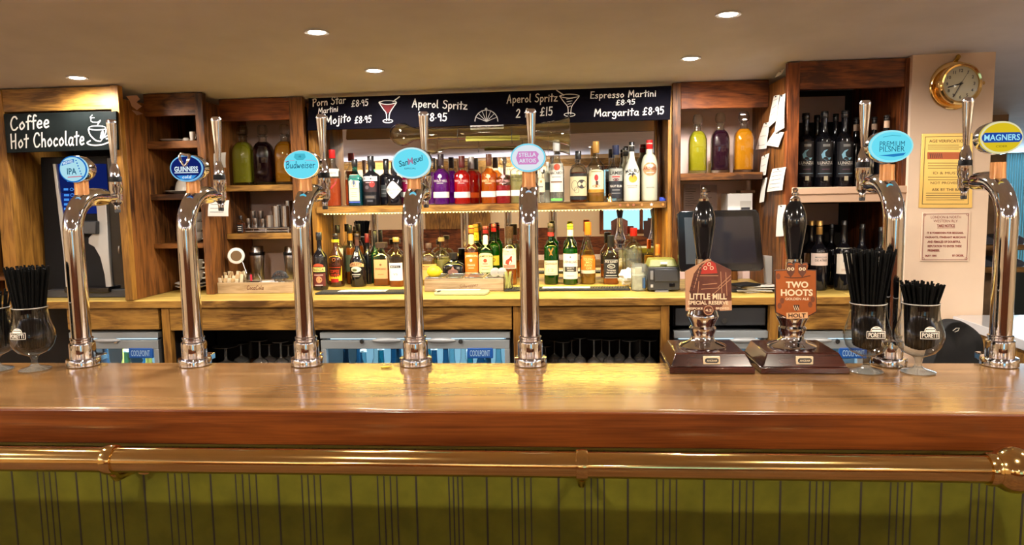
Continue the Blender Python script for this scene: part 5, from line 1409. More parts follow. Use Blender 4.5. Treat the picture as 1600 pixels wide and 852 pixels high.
def wine(label, px, yt, yb, w, labs, foil, gm='black', Y=None):
    if Y is None: Y = 3.2
    return bottle('wine_bottle', label, px, yt, yb, w, Y, ZC, GG[gm], cap=foil, sh=.60, ne=.76, nr=.36, group='wine bottles on the counter of the wine bay', labels=labs, kind='cos')
YL = 450
wine('dark wine bottle with gold foil partly hidden by the pump handle', 1265.5, 345, YL, 27, [dict(y0=395, y1=411, w=.9, m=PC(220, 196, 186), i=[('t', 'N', 401, 3, 3, GRY)])], (21, .32, CAPG), Y=3.32)
wine('dark wine bottle with gold foil and a wide pale pink label', 1278, 345, YL, 27, [dict(y0=395, y1=414, w=.97, m=PC(228, 206, 196), i=[('t', 'MARQUES', 401.5, 18, 3, GRY), ('t', 'DE ATRIO', 406, 18, 3.2, BLK)])], (22, .36, CAPG))
wine('dark wine bottle with a tall cream label of a looping line drawing', 1316, 345, YL, 27, [dict(y0=387, y1=427, w=.9, m=PC(222, 212, 198), i=[('o', 395, 6, 4, .8, GRY, 0), ('r', 403, .8, 12, GRY, -4), ('t', 'SYRAH', 421, 13, 4, PC(170, 130, 110))])], (20, .34, CAPB))
wine('dark wine bottle with cream label behind the straw bundle', 1344.5, 350, YL, 26, [dict(y0=390, y1=427, w=.95, m=PC(222, 212, 198), i=[('o', 397, 6, 3, .8, GRY, 0)])], (20, .34, CAPB))
wine('dark wine bottle with cream label next to the pilsner font neck', 1374, 355, YL, 25, [dict(y0=393, y1=427, w=.95, m=PC(222, 212, 198))], (18, .34, CAPB), Y=3.14)
wine('plain dark bottle standing between the pale-label and looping-label wines', 1297, 350, YL, 22, [dict(y0=392, y1=398, w=.2, m=PC(50, 54, 66))], (18, .36, CAPB), Y=3.38)
# ------------------------------------------------------------------ long horn-shaped glass hung across the mirror
YH = YF - .105
ac = P(628, 210, YH); ab = P(890, 205, YH)
s_ = SCL(750, 215, YH)
yg = thing('hanging_yard_glass', 'long horn-shaped drinking glass with a round bulb, hung below the menu chalkboard', 'yard glass', ((ac.x + ab.x) / 2, YH, (ac.z + ab.z) / 2))
L_ = ab.x - ac.x
hpf = [(0.001, -19), (7, -17.6), (13, -13), (17, -6), (18, 0), (17, 7), (13, 14), (10, 22), (8.8, 32), (8.5, 60), (9, 110), (10, 150), (11, 180), (12.5, 205), (15, 228), (19, 250), (23.5, 262)]
k = L_ / 262
org = ac - yg.location
tilt = (ab.z - ac.z) / L_
body = MB().lathe([(r * s_, org.x + h * k) for r, h in hpf], 32, (0, 0, 0), 'x', cap=False)
body.v = [Vector((v.x, v.y, v.z + org.z + (v.x - org.x) * tilt)) for v in body.v]
obj('glass_body', body, glass('yard_glass', (.92, .91, .78), 3.2, edge=.12), yg, ang=70)
rim = MB().lathe([(r * s_, org.x + h * k) for r, h in ((23.2, 261), (24, 262), (23.2, 263))], 32, (0, 0, 0), 'x', cap=False)
rim.v = [Vector((v.x, v.y, v.z + org.z + (v.x - org.x) * tilt)) for v in rim.v]
obj('rim', rim, M['clear'], yg)
for px in (716, 800):
    a = P(px, 213, YH) - yg.location
    obj('hanging_hook', MB().tube([a + Vector((0, 0, -.03)), a + Vector((0, -.03, -.0)), a + Vector((0, -.0, .036)), a + Vector((0, .052, .042))], .0016, 8), M['greyd'], yg)
yl = MB().box(Vector((P(728, 215, YH).x, YH - .008, P(728, 221, YH).z)) - yg.location, Vector((P(812, 215, YH).x, YH + .008, P(728, 213.5, YH).z)) - yg.location)
obj('reflection_strip', yl, mat('reflection_yellow', (.26, .24, .02), .5), yg)  # yellow-olive reflection in the glass, put in as a coloured bar

# ------------------------------------------------------------------ coffee machine
YCM = 3.12
g0 = lambda x, y: P(x, y, YCM)
t = thing('coffee_machine', 'black and silver coffee machine with a blue touch screen under the coffee chalkboard', 'coffee machine', (P(143, 465, YCM).x, 3.32, ZC + .0008))
o = t.location
def cm(name, px, Y, d, m, bev=.004): return slab(name, px, Y, d, m, t, bev)
cm('body', [(72, pyz(72, YCM + .03, ZC + .002)), (201, pyz(201, YCM + .03, ZC + .002)), (196, 243), (63, 246)], YCM + .03, .36, M['blackm'])
obj('base', MB().box((g0(76, 464).x - o.x, YCM - .012 - o.y, 0), (g0(200, 464).x - o.x, YCM + .03 - o.y, .035)), M['greyd'], t, .003)
SILV = mat('satin_silver', (.58, .58, .57), .35, .3)
cm('trim_strip', [(82, 256), (87, 256), (92, 300), (100, 345), (106, 400), (107, 455), (103, 456), (99, 400), (92, 340)], YCM + .008, .02, SILV, .002)
pan = [(150, 320), (166, 320), (170, 400), (176, 460), (166, 460), (163, 430), (156, 402), (147, 386), (138, 381), (138, 372), (147, 362), (152, 345)]
cm('silver_panel', pan, YCM + .004, .025, SILV, .003)
sc = cm('screen', [(95, 300), (165, 300), (162, 256), (90, 256)], YCM + .012, .02, emis('screen_blue', (.005, .012, .10), 1.2), .001)
LB = emis('screen_light', (.08, .35, 1.0), 1.0)
def scd(s): decal('icon', s, lambda x, y: P(x, y, YCM + .0112) - o, LB, sc)
scd(poly2([(105, 284), (127, 284), (127, 277), (105, 277)]))
for r in range(4):
    y = 296 + 7.2 * r - 0
    if y > 300: continue
    scd(rect2(7, 3.4, 103, y)); scd(ring2(3, 2.4, .9, 14, 112, y)); scd(rect2(3, 1, 117, y)); scd(ring2(3, 2.4, .9, 14, 122, y))
sc2 = cm('lower_screen', [(96, 334), (150, 334), (146, 301), (95, 301)], YCM + .014, .02, emis('screen_navy', (.008, .02, .16), 1.1), .001)
def scd2(s): decal('icon', s, lambda x, y: P(x, y, YCM + .0132) - o, LB, sc2)
for r in range(4):
    y = 305 + 7.2 * r
    scd2(rect2(8, 3.6, 104, y)); scd2(ring2(3.2, 2.6, .9, 14, 113, y)); scd2(rect2(3, 1, 118, y)); scd2(ring2(3.2, 2.6, .9, 14, 123, y))
cm('nozzle_block', [(104, 366), (150, 366), (150, 346), (104, 346)], YCM - .02, .05, M['greyd'])
cm('drip_tray', [(100, 458), (170, 458), (170, 449), (100, 449)], YCM - .03, .06, M['black'])
cm('side_door', [(176, 457), (200, 456), (195, 246), (166, 246)], YCM + .016, .02, M['black'])
obj('door_handle', MB().tube([g0(186, 385) - o, g0(186, 385) - o + Vector((0, -.004, -.02)), g0(187, 396) - o], .004, 8), M['steel'], t)

# ------------------------------------------------------------------ cups and saucers on the cup shelves
def saucer(px, py, z, w, Y, label, name='saucer'):
    s = SCL(px, py, Y); r = w / 2 * s; c = P(px, py, Y)
    o_ = obj(name, MB().lathe([(r * .5, 0), (r * .55, .003), (r * .8, .006), (r, .013), (r * .98, .0145), (r * .7, .008), (.001, .006)], 32, (c.x, Y, z + .0008)), M['porcelain'], ang=60)
    return tag(o_, label, 'saucer', 'saucers on the cup shelves')
def cup(px, py, z, w, h, Y, label, inv=False):
    s = SCL(px, py, Y); r = w / 2 * s; H = h * s; c = P(px, py, Y)
    t = thing('coffee_cup', label, 'cup', (c.x, Y, z + .0008), 'cups on the cup shelves')
    pr = [(.5, 0), (.62, .04), (.86, .35), (.97, .75), (1, 1), (.95, 1), (.9, .72), (.55, .1)]
    if inv: pr = [(1 - 0, 0), (.98, .25), (.86, .65), (.62, .96), (.5, 1), (.001, 1)]
    obj('bowl', MB().lathe([(r * a, H * b) for a, b in pr], 28, cap=not inv), M['porcelain'], t, ang=50)
    obj('handle', MB().tube([(r * .9, 0, H * (.8 if not inv else .2)), (r * 1.25, 0, H * .75), (r * 1.3, 0, H * .5), (r * 1.1, 0, H * .3), (r * .75, 0, H * (.3 if not inv else .55))], r * .09, 8), M['porcelain'], t)
    return t
YS = 3.31
saucer(272, 218, ZS2['a'], 40, YS, 'wide white plate on the top cup shelf')
cup(291, 219, ZS2['a'] + .015 * 0, 12, 6, 3.26, 'low white pot on the top cup shelf', True)
cup(301, 218, ZS2['a'], 8.5, 14, 3.24, 'tall narrow white pot at the post end of the top cup shelf')
saucer(286, 301, ZS2['b'], 50, YS, 'white saucer under the upturned cup on the middle shelf')
cup(292, 300, ZS2['b'] + .0075, 33, 21, YS, 'upturned white cup on its saucer on the middle shelf', True)
for k in range(3):
    cup(305, 381 - k * 15, ZS2['c'] + k * .045, 27, 15, YS, ['bottom', 'middle', 'top'][k] + ' white cup of the stack behind the harp-badge font', False)
for k in range(2):
    saucer(301, 440, ZC + .012 + k * .016 * 0 + .014 * k, 50, 3.33, ['lower', 'upper'][k] + ' saucer of the stack on the counter below the cup shelves')
for k in range(2):
    cup(304, 440, ZC + .043 + k * .048, 30, 17, 3.33, ['lower', 'upper'][k] + ' white cup stacked on the saucers below the cup shelves')
# note pinned on the side panel of the cup shelves
def note(px4, Y, label, lines=4, m=None, rows=None, cat='note', nm='paper_note', pin=False, grp=None, curl=.006):
    pts = [P(x, y, Y) for x, y in px4]                 # tl, tr, br, bl
    c = sum(pts, Vector()) / 4
    n = 6
    v = []; f = []
    for j in range(n + 1):
        for i in range(n + 1):
            u, w_ = i / n, j / n
            p = pts[0] * (1 - u) * (1 - w_) + pts[1] * u * (1 - w_) + pts[2] * u * w_ + pts[3] * (1 - u) * w_
            v.append(p + Vector((0, -curl * math.sin(PI * w_ * .9) - curl * w_ * w_ , 0)))
    nn = len(v)
    v += [p + Vector((0, .0008, 0)) for p in v]
    for j in range(n):
        for i in range(n):
            a = j * (n + 1) + i
            f.append((a, a + n + 1, a + n + 2, a + 1))
            f.append((nn + a, nn + a + 1, nn + a + n + 2, nn + a + n + 1))
    for i in range(n):
        f.append((i, i + 1, nn + i + 1, nn + i)); a = n * (n + 1) + i; f.append((a + 1, a, nn + a, nn + a + 1))
        a = i * (n + 1); f.append((a + n + 1, a, nn + a, nn + a + n + 1)); a = i * (n + 1) + n; f.append((a, a + n + 1, nn + a + n + 1, nn + a))
    mb = MB(); mb.v = [Vector(p) for p in v]; mb.f = [list(x) for x in f]
    o_ = obj(nm, mb, m or M['paper'])
    tag(o_, label, cat, grp)
    for k in range(lines):
        w_ = .14 + .72 * (k + .5) / lines
        j = random.uniform(.55, .86)
        seg = []
        for i in range(9):
            u = .1 + (j - .1) * i / 8
            p = pts[0] * (1 - u) * (1 - w_) + pts[1] * u * (1 - w_) + pts[2] * u * w_ + pts[3] * (1 - u) * w_
            seg.append(p + Vector((0, -curl * math.sin(PI * w_ * .9) - curl * w_ * w_ - .0005, random.uniform(-1, 1) * .0009)))
        mb = MB()
        hh = Vector((0, 0, .0009))
        for p in seg: mb.v += [p - hh - o_.location, p + hh - o_.location]
        mb.f = [[2 * i, 2 * i + 2, 2 * i + 3, 2 * i + 1] for i in range(8)]
        q = obj('handwriting', mb, M['ink'], o_)
    if pin:
        p = (pts[0] + pts[1]) / 2
        obj('pin', MB().ball(p + Vector((0, -.003, -.006)) - o_.location, .003, 8, 6), M['greyd'], o_)
    return o_
note([(327, 313), (358, 313), (358, 338), (326, 338)], YBb - .008, 'white printed notice pinned to the post behind the harp-badge font', 3)
note([(334, 240), (353, 238), (354, 262), (336, 262)], YBb - .006, 'grey card half hidden behind the harp-badge font lever', 0, flatmat(rgb(120, 112, 100)))

X_ = XA1 + .0012
for pl, lb, c_ in (([(197, 150), (214, 149), (219, 155), (213, 160), (222, 166), (214, 172), (206, 166), (203, 158)], 'torn scrap of pale poster stuck high on the side panel beside the coffee bay', rgb(190, 150, 135)), ([(206, 172), (216, 174), (224, 178), (214, 180)], 'small lower scrap of torn poster on the side panel beside the coffee bay', rgb(150, 118, 105))):
    tag(obj('paper_scrap', MB().prism([Px(x, y, X_) for x, y in pl], (-.001, 0, 0)), flatmat(c_)), lb, 'paper scrap')
# ------------------------------------------------------------------ decanter bay, lower shelf: steel measures on a rack, miniature bottle
zr = zsh['L2']
t = thing('cup_rack', 'low clear rack holding the steel spirit measures', 'rack', (P(420, 360, 3.45).x, 3.45, zr + .0008))
x0, x1 = P(386, 360, 3.45).x - t.location.x, P(458, 360, 3.45).x - t.location.x
obj('platform', MB().box((x0, -.05, .018), (x1, .07, .023)), M['steel'], t, .001)
for x in (x0 + .004, (x0 + x1) / 2, x1 - .004):
    for y in (-.045, .065):
        obj('leg', MB().box((x - .003, y - .003, 0), (x + .003, y + .003, .018)), M['steel'], t)
obj('front_rail', MB().box((x0, -.052, .005), (x1, -.049, .010)), M['steel'], t)
zt = zr + .024
def measure(px, w, yt, yb, Y, label):
    s = SCL(px, 340, Y); r = w / 2 * s; H = (yb - yt) * s; X = P(px, 350, Y).x
    o_ = obj('spirit_measure', MB().lathe([(r * .9, 0), (r, .002), (r, H), (r * .93, H), (r * .9, H * .2), (.001, H * .18)], 24, (X, Y, zt + .0008)), M['steel'], ang=40)
    return tag(o_, label, 'measure', 'steel spirit measures on the rack')
YJ = 3.425
for i, (px, w, yt, yb, Y, lb) in enumerate([
    (388, 7, 343, 357, YJ, 'short steel measure nearest the miniature bottle'),
    (399, 8, 343, 357, YJ, 'short steel measure, second from the miniature bottle'),
    (410.5, 8, 344, 357, YJ, 'short dark-streaked steel measure in the front row centre'),
    (421, 11, 339, 357, YJ, 'medium steel measure left of the tall front pair'),
    (432.5, 13, 325, 357, YJ, 'tall steel measure at the centre of the rack front'),
    (446.5, 12, 325, 357, YJ, 'tall steel measure at the post end of the rack front'),
    (396, 9, 330, 354, 3.485, 'tall steel measure in the back row, nearest the miniature'),
    (408, 9, 330, 354, 3.485, 'second tall steel measure in the back row'),
    (437, 12, 321, 354, 3.49, 'dark tall steel measure in the back row behind the tall front pair'),
    (452, 12, 315, 354, 3.49, 'tallest steel measure in the back row by the post')]):
    measure(px, w, yt, yb, Y, lb)
bottle('miniature_bottle', 'miniature black-label whiskey bottle beside the steel measures', 377.5, 337, 366.5, 10.5, 3.39, zr, GG['clear'], liq=LQ['rum'], fill=.62, cap=(6, .5, CAPB), sh=.60, ne=.78, nr=.38, n=4,
       labels=[dict(y0=351, y1=363, w=.9, m=BLK, i=[('r', 354, 6, 1, WH), ('r', 357, 5, 1, WH), ('r', 360, 6, 1, WH)])])
# crate tray below
YT = 3.213
a, b = P(338, 457, YT), P(458, 457, YT)
a.x = max(a.x, XC0 + .002)
t = thing('serving_crate', 'long shallow wooden crate with a burnt script logo, full of coffee things', 'crate', ((a.x + b.x) / 2, YT + .055, ZC + .0008))
w = (b.x - a.x) / 2 + .0; hh = .049
obj('front_board', MB().box((-w, -.055, 0), (w, -.046, hh)), M['crate'], t, .001)
obj('back_board', MB().box((-w, .046, 0), (w, .055, hh)), M['crate'], t, .001)
for s in (-1, 1):
    obj('end_board', MB().box((s * w - (.012 if s > 0 else 0), -.046, 0), (s * w + (0 if s > 0 else .012), .046, hh)), M['crate'], t, .001)
obj('bottom', MB().box((-w + .012, -.046, 0.001), (w - .012, .046, .008)), M['crate'], t)
v, f, tw = hand2('CocaCola', .13, .25)
decal('lettering', ([((x / tw - .52) * .078, -.0905, .016 + y * .018) for x, y in v], f) and ([(x, y) for x, y in v], f), lambda x, y: ((x / tw - .5) * .078 + .0, -.0556, .017 + y * .018), flatmat(rgb(96, 40, 22)), t)
ct = t.location
# sugar packets
SG = [mat('sugar_tan', (.62, .42, .20), .7), mat('sugar_cream', (.75, .62, .40), .7)]
zi = ZC + .009
for k in range(18):
    c_, r_ = k % 6, k // 6
    px = 342 + c_ * 6 + r_ * 3 + random.uniform(-1, 1)
    X = P(px, 435, YT + .05).x
    an = random.uniform(-.5, .5)
    q = obj('sugar_packet', MB().box((-.0075, -.003, 0), (.0075, .003, .042)), SG[k % 2], None, .0012)
    q.location = (X, YT + .026 + r_ * .028, zi + .012 + r_ * .012 + random.uniform(0, .008)); q.rotation_euler = (random.uniform(-.3, .3), an * .5, an)
    tag(q, 'paper sugar packet standing in the crate with the script logo', 'sugar packet', 'sugar packets in the crate')
# clip-top jar with open lid
def lathe_thing(name, label, cat, px, pyb, Y, z, prof, m, grp=None, seg=24, ang=40, ne=2.0):
    X = P(px, pyb, Y).x
    o_ = obj(name, MB().lathe(prof, seg, (X, Y, z + .0008), ne=ne), m, ang=ang)
    return tag(o_, label, cat, grp)
t = thing('clip_top_jar', 'clip-top glass jar with its white-rimmed lid hanging open', 'jar', (P(396, 440, YT + .05).x, YT + .053, zi + .0008))
obj('jar_body', MB().lathe([(.030, 0), (.036, .006), (.036, .055), (.030, .07), (.030, .078)], 28, (0, 0, 0), cap=False), M['clear'], t, ang=60)
obj('jar_collar', MB().lathe([(.030, .024), (.0325, .026), (.0325, .036), (.030, .038)], 28, (0, 0, 0)), M['steel'], t)
lid = P(369, 400, YT + .08) - t.location
ldm = MB().lathe([(.001, -.004), (.028, -.004), (.036, -.002), (.038, .002), (.032, .008), (.001, .010)], 28, (0, 0, 0), 'y')
rot = Matrix.Rotation(.5, 4, 'Z') @ Matrix.Rotation(-.35, 4, 'Y')
ldm.v = [rot @ v + lid for v in ldm.v]
ld = obj('lid', ldm, mat('lid_rim_white', (.75, .70, .62), .35), t)
gi = MB().lathe([(.001, -.006), (.024, -.006), (.025, -.003)], 24, (0, 0, 0), 'y')
gi.v = [rot @ v + lid for v in gi.v]
obj('lid_glass', gi, mat('lid_glass_brown', (.16, .10, .05), .15, coat=.5), ld)
obj('clip_wire', MB().tube([Vector((.03, -.02, .075)), Vector((.042, -.022, .055)), Vector((.045, -.022, .04)), Vector((.036, -.024, .03))], .0018, 8), M['steel'], t)
obj('clip_wire', MB().tube([Vector((-.030, 0, .075)), lid + Vector((.03, -.01, -.02))], .0018, 8), M['steel'], t)
obj('red_tag', MB().box((.002, -.039, .045), (.010, -.0365, .075)), mat('tag_red', (.5, .02, .04), .4), t)
# tall shaker behind, with black sleeve; second by the post
def shaker(px, pyb, Y, label):
    X = P(px, pyb, Y).x
    t = thing('cocktail_shaker', label, 'cocktail shaker', (X, Y, ZC + .0008), 'cocktail shakers')
    H = P(px, 385, Y).z - ZC
    obj('tin', MB().lathe([(.024, 0), (.027, .004), (.036, H * .72), (.036, H * .74)], 28), M['steel'], t)
    obj('cap', MB().lathe([(.037, H * .72), (.037, H * .80), (.033, H * .86), (.031, H * .98), (.028, H)], 28), M['steel'], t)
    obj('black_sleeve', MB().lathe([(.0375, H * .78), (.0378, H * .81), (.0378, H * .84), (.037, H * .86)], 28), M['black'], t)
    return t
shaker(404, 432, 3.46, 'tall steel cocktail shaker standing behind the open clip-top jar')
shaker(457, 432, 3.47, 'dark steel cocktail shaker half hidden beside the post of the decanter bay')
tn = lathe_thing('steel_tin', 'small steel tin under the black strainer behind the crate', 'tin', 437, 440, YT + .05, zi, [(.025, 0), (.026, .003), (.026, .052), (.024, .052), (.023, .006), (.001, .005)], M['steel'])
st = MB()
cx, cz = P(437, 418, YT + .05).x, P(437, 420, YT + .05).z
z0 = zi + .054
for k in range(9):
    a = (k - 4) * .0075
    r = math.sqrt(max(0, .033 ** 2 - a * a))
    st.tube([(cx + a, YT + .05 - .01, z0 + .004)] + [(cx - r * math.cos(PI * i / 10) , YT + .05 + a, z0 + .004 + .030 * math.sin(PI * i / 10) * r / .033) for i in range(11)], .0016, 6) if k % 1 == 0 else None
st.lathe([(.036, z0), (.039, z0 + .002), (.039, z0 + .006), (.036, z0 + .007), (.034, z0 + .004)], 28, (cx, YT + .05, 0), cap=False)
o_ = obj('strainer', st, M['greyd']); tag(o_, 'black wire strainer resting upside down on the steel tin', 'strainer')
# white stirrers
for k in range(7):
    y = YT + .02 + k * .004
    p0 = P(402 + k * .5, 437, YT + .03); p1 = P(432 + k * .6, 434.5, YT + .03)
    q = obj('plastic_spoon', MB().tube([(p0.x, y, zi + .030 + k * .0018), ((p0.x + p1.x) / 2, y, zi + .033 + k * .0018), (p1.x, y, zi + .036 + k * .0018)], [.0012, .0014, .0018], 6).ball((p1.x + .004, y, zi + .0362 + k * .0018), .0042, 8, 6), M['white'])
    tag(q, 'white plastic spoon lying in the bundle in the crate with the script logo', 'spoon', 'white plastic spoons in the crate')
for k in range(5):
    X = P(432 + k * 3.1, 438, YT + .02).x
    q = obj('paper_stick', MB().box((-.0035, -.0012, 0), (.0035, .0012, .040)), M['paper'])
    q.location = (X, YT + .025 + .006 * (k % 2), zi + .001); q.rotation_euler = (0, random.uniform(-.35, .35), random.uniform(-.4, .4))
    tag(q, 'white wrapped stick standing at the post end of the crate', 'sugar stick', 'white wrapped sticks in the crate')

# ------------------------------------------------------------------ bar mats, chopping board, garnish crate
def barmat(x0, x1, yb, label, paper=None):
    a, b = Pz(x0, yb, ZC), Pz(x1, yb, ZC)
    t = thing('bar_mat', label, 'bar mat', ((a.x + b.x) / 2, a.y + .05, ZC + .0008), 'black rubber bar mats')
    w = (b.x - a.x) / 2
    obj('pad', MB().box((-w, -.05, 0), (w, .05, .007)), M['rubber'], t, .002)
    rb = MB()
    n = 46
    for k in range(n):
        x = -w + .012 + (2 * w - .024) * k / (n - 1)
        rb.box((x - .0022, -.044, .0068), (x + .0022, .044, .0100))
    obj('rib_pattern', rb, mat('mat_ribs', (.06, .06, .055), .6), t)
    if paper:
        c, d, m = paper
        xa_, xb_ = P(c, 455, a.y + .04).x - t.location.x, P(d, 455, a.y + .04).x - t.location.x
        obj('printed_panel', MB().box((xa_, -.034, .0098), (xb_, .026, .0112)), m, t)
barmat(492, 634, 461, 'black ribbed bar mat with white panel in front of the liqueur bottles', (530, 604, mat('mat_print', (.62, .62, .6), .5, noise=.5, nscale=60)))
barmat(788, 986, 456, 'black ribbed bar mat with white panel in front of the green whisky bottles', (848, 922, mat('mat_print', (.66, .66, .64), .5, noise=.4, nscale=60)))
a, b = Pz(679, 462.5, ZC), Pz(758, 462, ZC)
t = thing('chopping_board', 'small pale green chopping board with a handle hole on the counter edge', 'chopping board', ((a.x + b.x) / 2, a.y + .06, ZC + .0008))
w = (b.x - a.x) / 2
pts = [(-w, -.055), (w, -.055), (w + .008, -.03), (w + .008, .05), (w, .06), (-w, .06), (-w - .008, .05), (-w - .008, -.03)]
obj('board', MB().prism([(x, y, 0) for x, y in pts], (0, 0, .010)), mat('board_green', (.40, .45, .26), .4), t, .002)
obj('handle_hole', MB().prism([(-w + .008 + .008 * math.cos(q), .002 + .030 * math.sin(q), .0098) for q in [2 * PI * i / 16 for i in range(16)]], (0, 0, .0006)), M['blackm'], t)
pp = obj('paper_slip', MB().box((-.10, -.012, 0), (.10, .016, .0016)), M['paper'])
q = Pz(718, 452, ZC); pp.location = (q.x + .01, a.y + .098, ZC + .0116)
tag(pp, 'narrow white paper slip lying on the chopping board by the garnish crate', 'paper slip')
YG = 3.235
a, b = P(663, 454, YG), P(787, 454, YG)
t = thing('garnish_crate', 'pale wooden garnish crate with steel tubs set in its top', 'crate', ((a.x + b.x) / 2, YG + .09, ZC + .0008))
w = (b.x - a.x) / 2; hh = P(720, 436, YG).z - ZC
obj('crate_body', MB().box((-w, -.09, 0), (w, .09, hh)), M['crate'], t, .002)
for k in range(4):
    cx = -w + (k + .5) * 2 * w / 4
    ww = 2 * w / 4 - .008
    fr = MB()
    for (p, q) in (((-ww / 2, -.084), (ww / 2, -.076)), ((-ww / 2, .076), (ww / 2, .084)), ((-ww / 2, -.076), (-ww / 2 + .007, .076)), ((ww / 2 - .007, -.076), (ww / 2, .076))):
        fr.box((cx + p[0], p[1], hh + .0002), (cx + q[0], q[1], hh + .006))
    tb = obj('steel_tub', fr, M['steel'], t, .001)
    obj('tub_well', MB().box((cx - ww / 2 + .006, -.077, hh + .0001), (cx + ww / 2 - .006, .077, hh + .0012)), mat('tub_dark', (.10, .10, .10), .3, .8), tb)
v, f, tw = hand2('Schweppes', .09, .35) if all(c in GL for c in 'Schweppes') else hand2('Chess', .09, .35)
decal('lettering', (v, f), lambda x, y: ((x / tw - .5) * .085 + .02, -.0906, .012 + (x / tw) * .010 + y * .016), flatmat(rgb(120, 66, 38)), t)
gz = ZC + hh
lm = MB().lathe([(.001, -.034), (.006, -.032), (.016, -.027), (.024, -.016), (.0262, 0), (.024, .016), (.016, .027), (.006, .032), (.003, .036), (.001, .037)], 24, (0, 0, 0), 'x')
q = P(678, 430, YG + .02)
lm.v = [v + Vector((q.x, YG + .03, gz + .030)) for v in lm.v]
o_ = obj('lemon', lm, mat('lemon_skin', (.86, .62, .015), .45, bump=.3, nscale=160)); tag(o_, 'whole yellow lemon sitting on the garnish crate', 'lemon')
# pair of round jiggers lying on the crate
for k, px in enumerate((773, 784)):
    X = P(px, 424, YG + .01).x
    z = gz + .0265
    mb = MB().lathe([(.0165, 0), (.0195, .001), (.0195, .03), (.0165, .03), (.0155, .006), (.0155, .004)], 22, (X, YG + .005, z), 'y')
    mb.lathe([(.001, .012), (.0158, .012)], 22, (X, YG + .005, z), 'y', cap=False)
    o_ = obj('jigger_cup', mb, mat('jigger_pale', (.62, .62, .58), .3, .5) if k == 0 else bpy.data.materials['jigger_pale'])
    o_.location.z = gz + .0072
    tag(o_, ['round pale jigger lying on the garnish crate, nearer the whiskey labels', 'round pale jigger lying at the very end of the garnish crate'][k], 'jigger', 'jiggers on the garnish crate')
# lime wedges jar beside the crate
t = thing('garnish_jar', 'small glass of lime peel standing between the garnish crate and the bird-label bottle', 'glass', (P(794, 446, 3.24).x, 3.245, ZC + .0008))
obj('tumbler', MB().lathe([(.017, 0), (.019, .003), (.022, .075), (.0205, .075), (.018, .006)], 22), M['clear'], t, ang=60)
for k in range(4):
    obj('lime_peel', MB().tube([(.012 * math.cos(k * 1.6), .012 * math.sin(k * 1.6), .012), (.006 * math.cos(k * 1.6 + 1), .006 * math.sin(k * 1.6 + 1), .045), (.015 * math.cos(k * 1.6 + .5), .015 * math.sin(k * 1.6 + .5), .085)], [.004, .006, .003], 8), mat('lime_peel', (.55, .56, .16), .5), t)

# ------------------------------------------------------------------ till corner: note jar, printer, screen, papers
t = thing('note_jar', 'straight clear plastic tub holding folded banknotes and a pale wrapper', 'jar', (P(998, 450, 3.22).x, 3.22, ZC + .0008))
r = 12 * SCL(998, 430, 3.22); H = 42 * SCL(998, 430, 3.22)
obj('tub', MB().lathe([(r * .94, 0), (r, .003), (r * 1.06, H), (r * 1.0, H), (r * .93, .006)], 26), glass('tub_plastic', (.92, .93, .88), 1.2, haze=.12), t, ang=60)
obj('wrapper', MB().lathe([(r * .86, .005), (r * .9, H * .58), (r * .5, H * .60)], 20), mat('wrapper_white', (.62, .68, .66), .5, noise=.3, nscale=60), t)
obj('banknote', MB().box((-r * .5, -.004, H * .55), (r * .4, .004, H * .88)), mat('note_cream', (.62, .58, .42), .7), t, .003)
obj('blue_patch', MB().box((r * .35, -r * .84, H * .12), (r * .75, -r * .60, H * .5)), mat('patch_blue', (.03, .12, .30), .5), t)
# crumpled plastic bag behind
mb = MB()
bm_ = []
nseg, nr = 20, 14
random.seed(4)
ph = [random.uniform(0, 6.28) for _ in range(6)]
vs = []; fs = []
cx, cy, cz = P(986, 433, 3.36).x, 3.36, ZC + .001
for j in range(nr + 1):
    th = PI * j / nr
    for i in range(nseg):
        a = 2 * PI * i / nseg
        rr = 1 + .16 * math.sin(3 * a + ph[0] + 4 * th) + .12 * math.sin(5 * a + ph[1] - 6 * th) + .08 * math.sin(9 * th + ph[2] + 2 * a)
        vs.append((cx + .055 * rr * math.sin(th) * math.cos(a), cy + .035 * rr * math.sin(th) * math.sin(a), cz + .034 - .034 * rr * math.cos(th)))
for j in range(nr):
    for i in range(nseg):
        fs.append((j * nseg + i, j * nseg + (i + 1) % nseg, (j + 1) * nseg + (i + 1) % nseg, (j + 1) * nseg + i))
mz = min(v[2] for v in vs)
mb.add([(x, y, z - mz + ZC + .0008) for x, y, z in vs], fs)
o_ = obj('plastic_bag', mb, mat('bag_white', (.78, .79, .78), .35, coat=.3), ang=20); tag(o_, 'crumpled white plastic bag behind the tub of banknotes', 'plastic bag')
# receipt printer
YP = 3.17
a, b = P(1013, 452, YP), P(1062, 452, YP)
t = thing('receipt_printer', 'dark grey receipt printer with an olive top lid', 'printer', ((a.x + b.x) / 2, YP + .08, ZC + .0008))
w = (b.x - a.x) / 2; s = SCL(1037, 430, YP); H = 39 * s
obj('body', MB().box((-w, -.08, .006), (w, .08, H)), M['greyd'], t, .004)
obj('top_lid', MB().frus((-w + .002, -.06), (w - .002, .078), H, (-w + .012, -.03), (w - .012, .07), H + .030), mat('lid_olive', (.20, .21, .05), .4), t, .004)
obj('front_cover', MB().box((-w + .026, -.087, H * .42), (w - .006, -.079, H * .92)), mat('cover_grey', (.045, .046, .05), .35), t, .002)
obj('button_panel', MB().box((-w + .008, -.085, H * .50), (-w + .020, -.079, H * .86)), mat('panel_grey', (.22, .22, .22), .5), t, .001)
obj('power_switch', MB().box((w - .045, -.084, H * .20), (w - .02, -.079, H * .34)), M['black'], t, .001)
obj('icon', MB().box((-w + .01, -.0815, H * .18), (-w + .02, -.0795, H * .30)), mat('panel_light', (.5, .5, .5), .5), t)
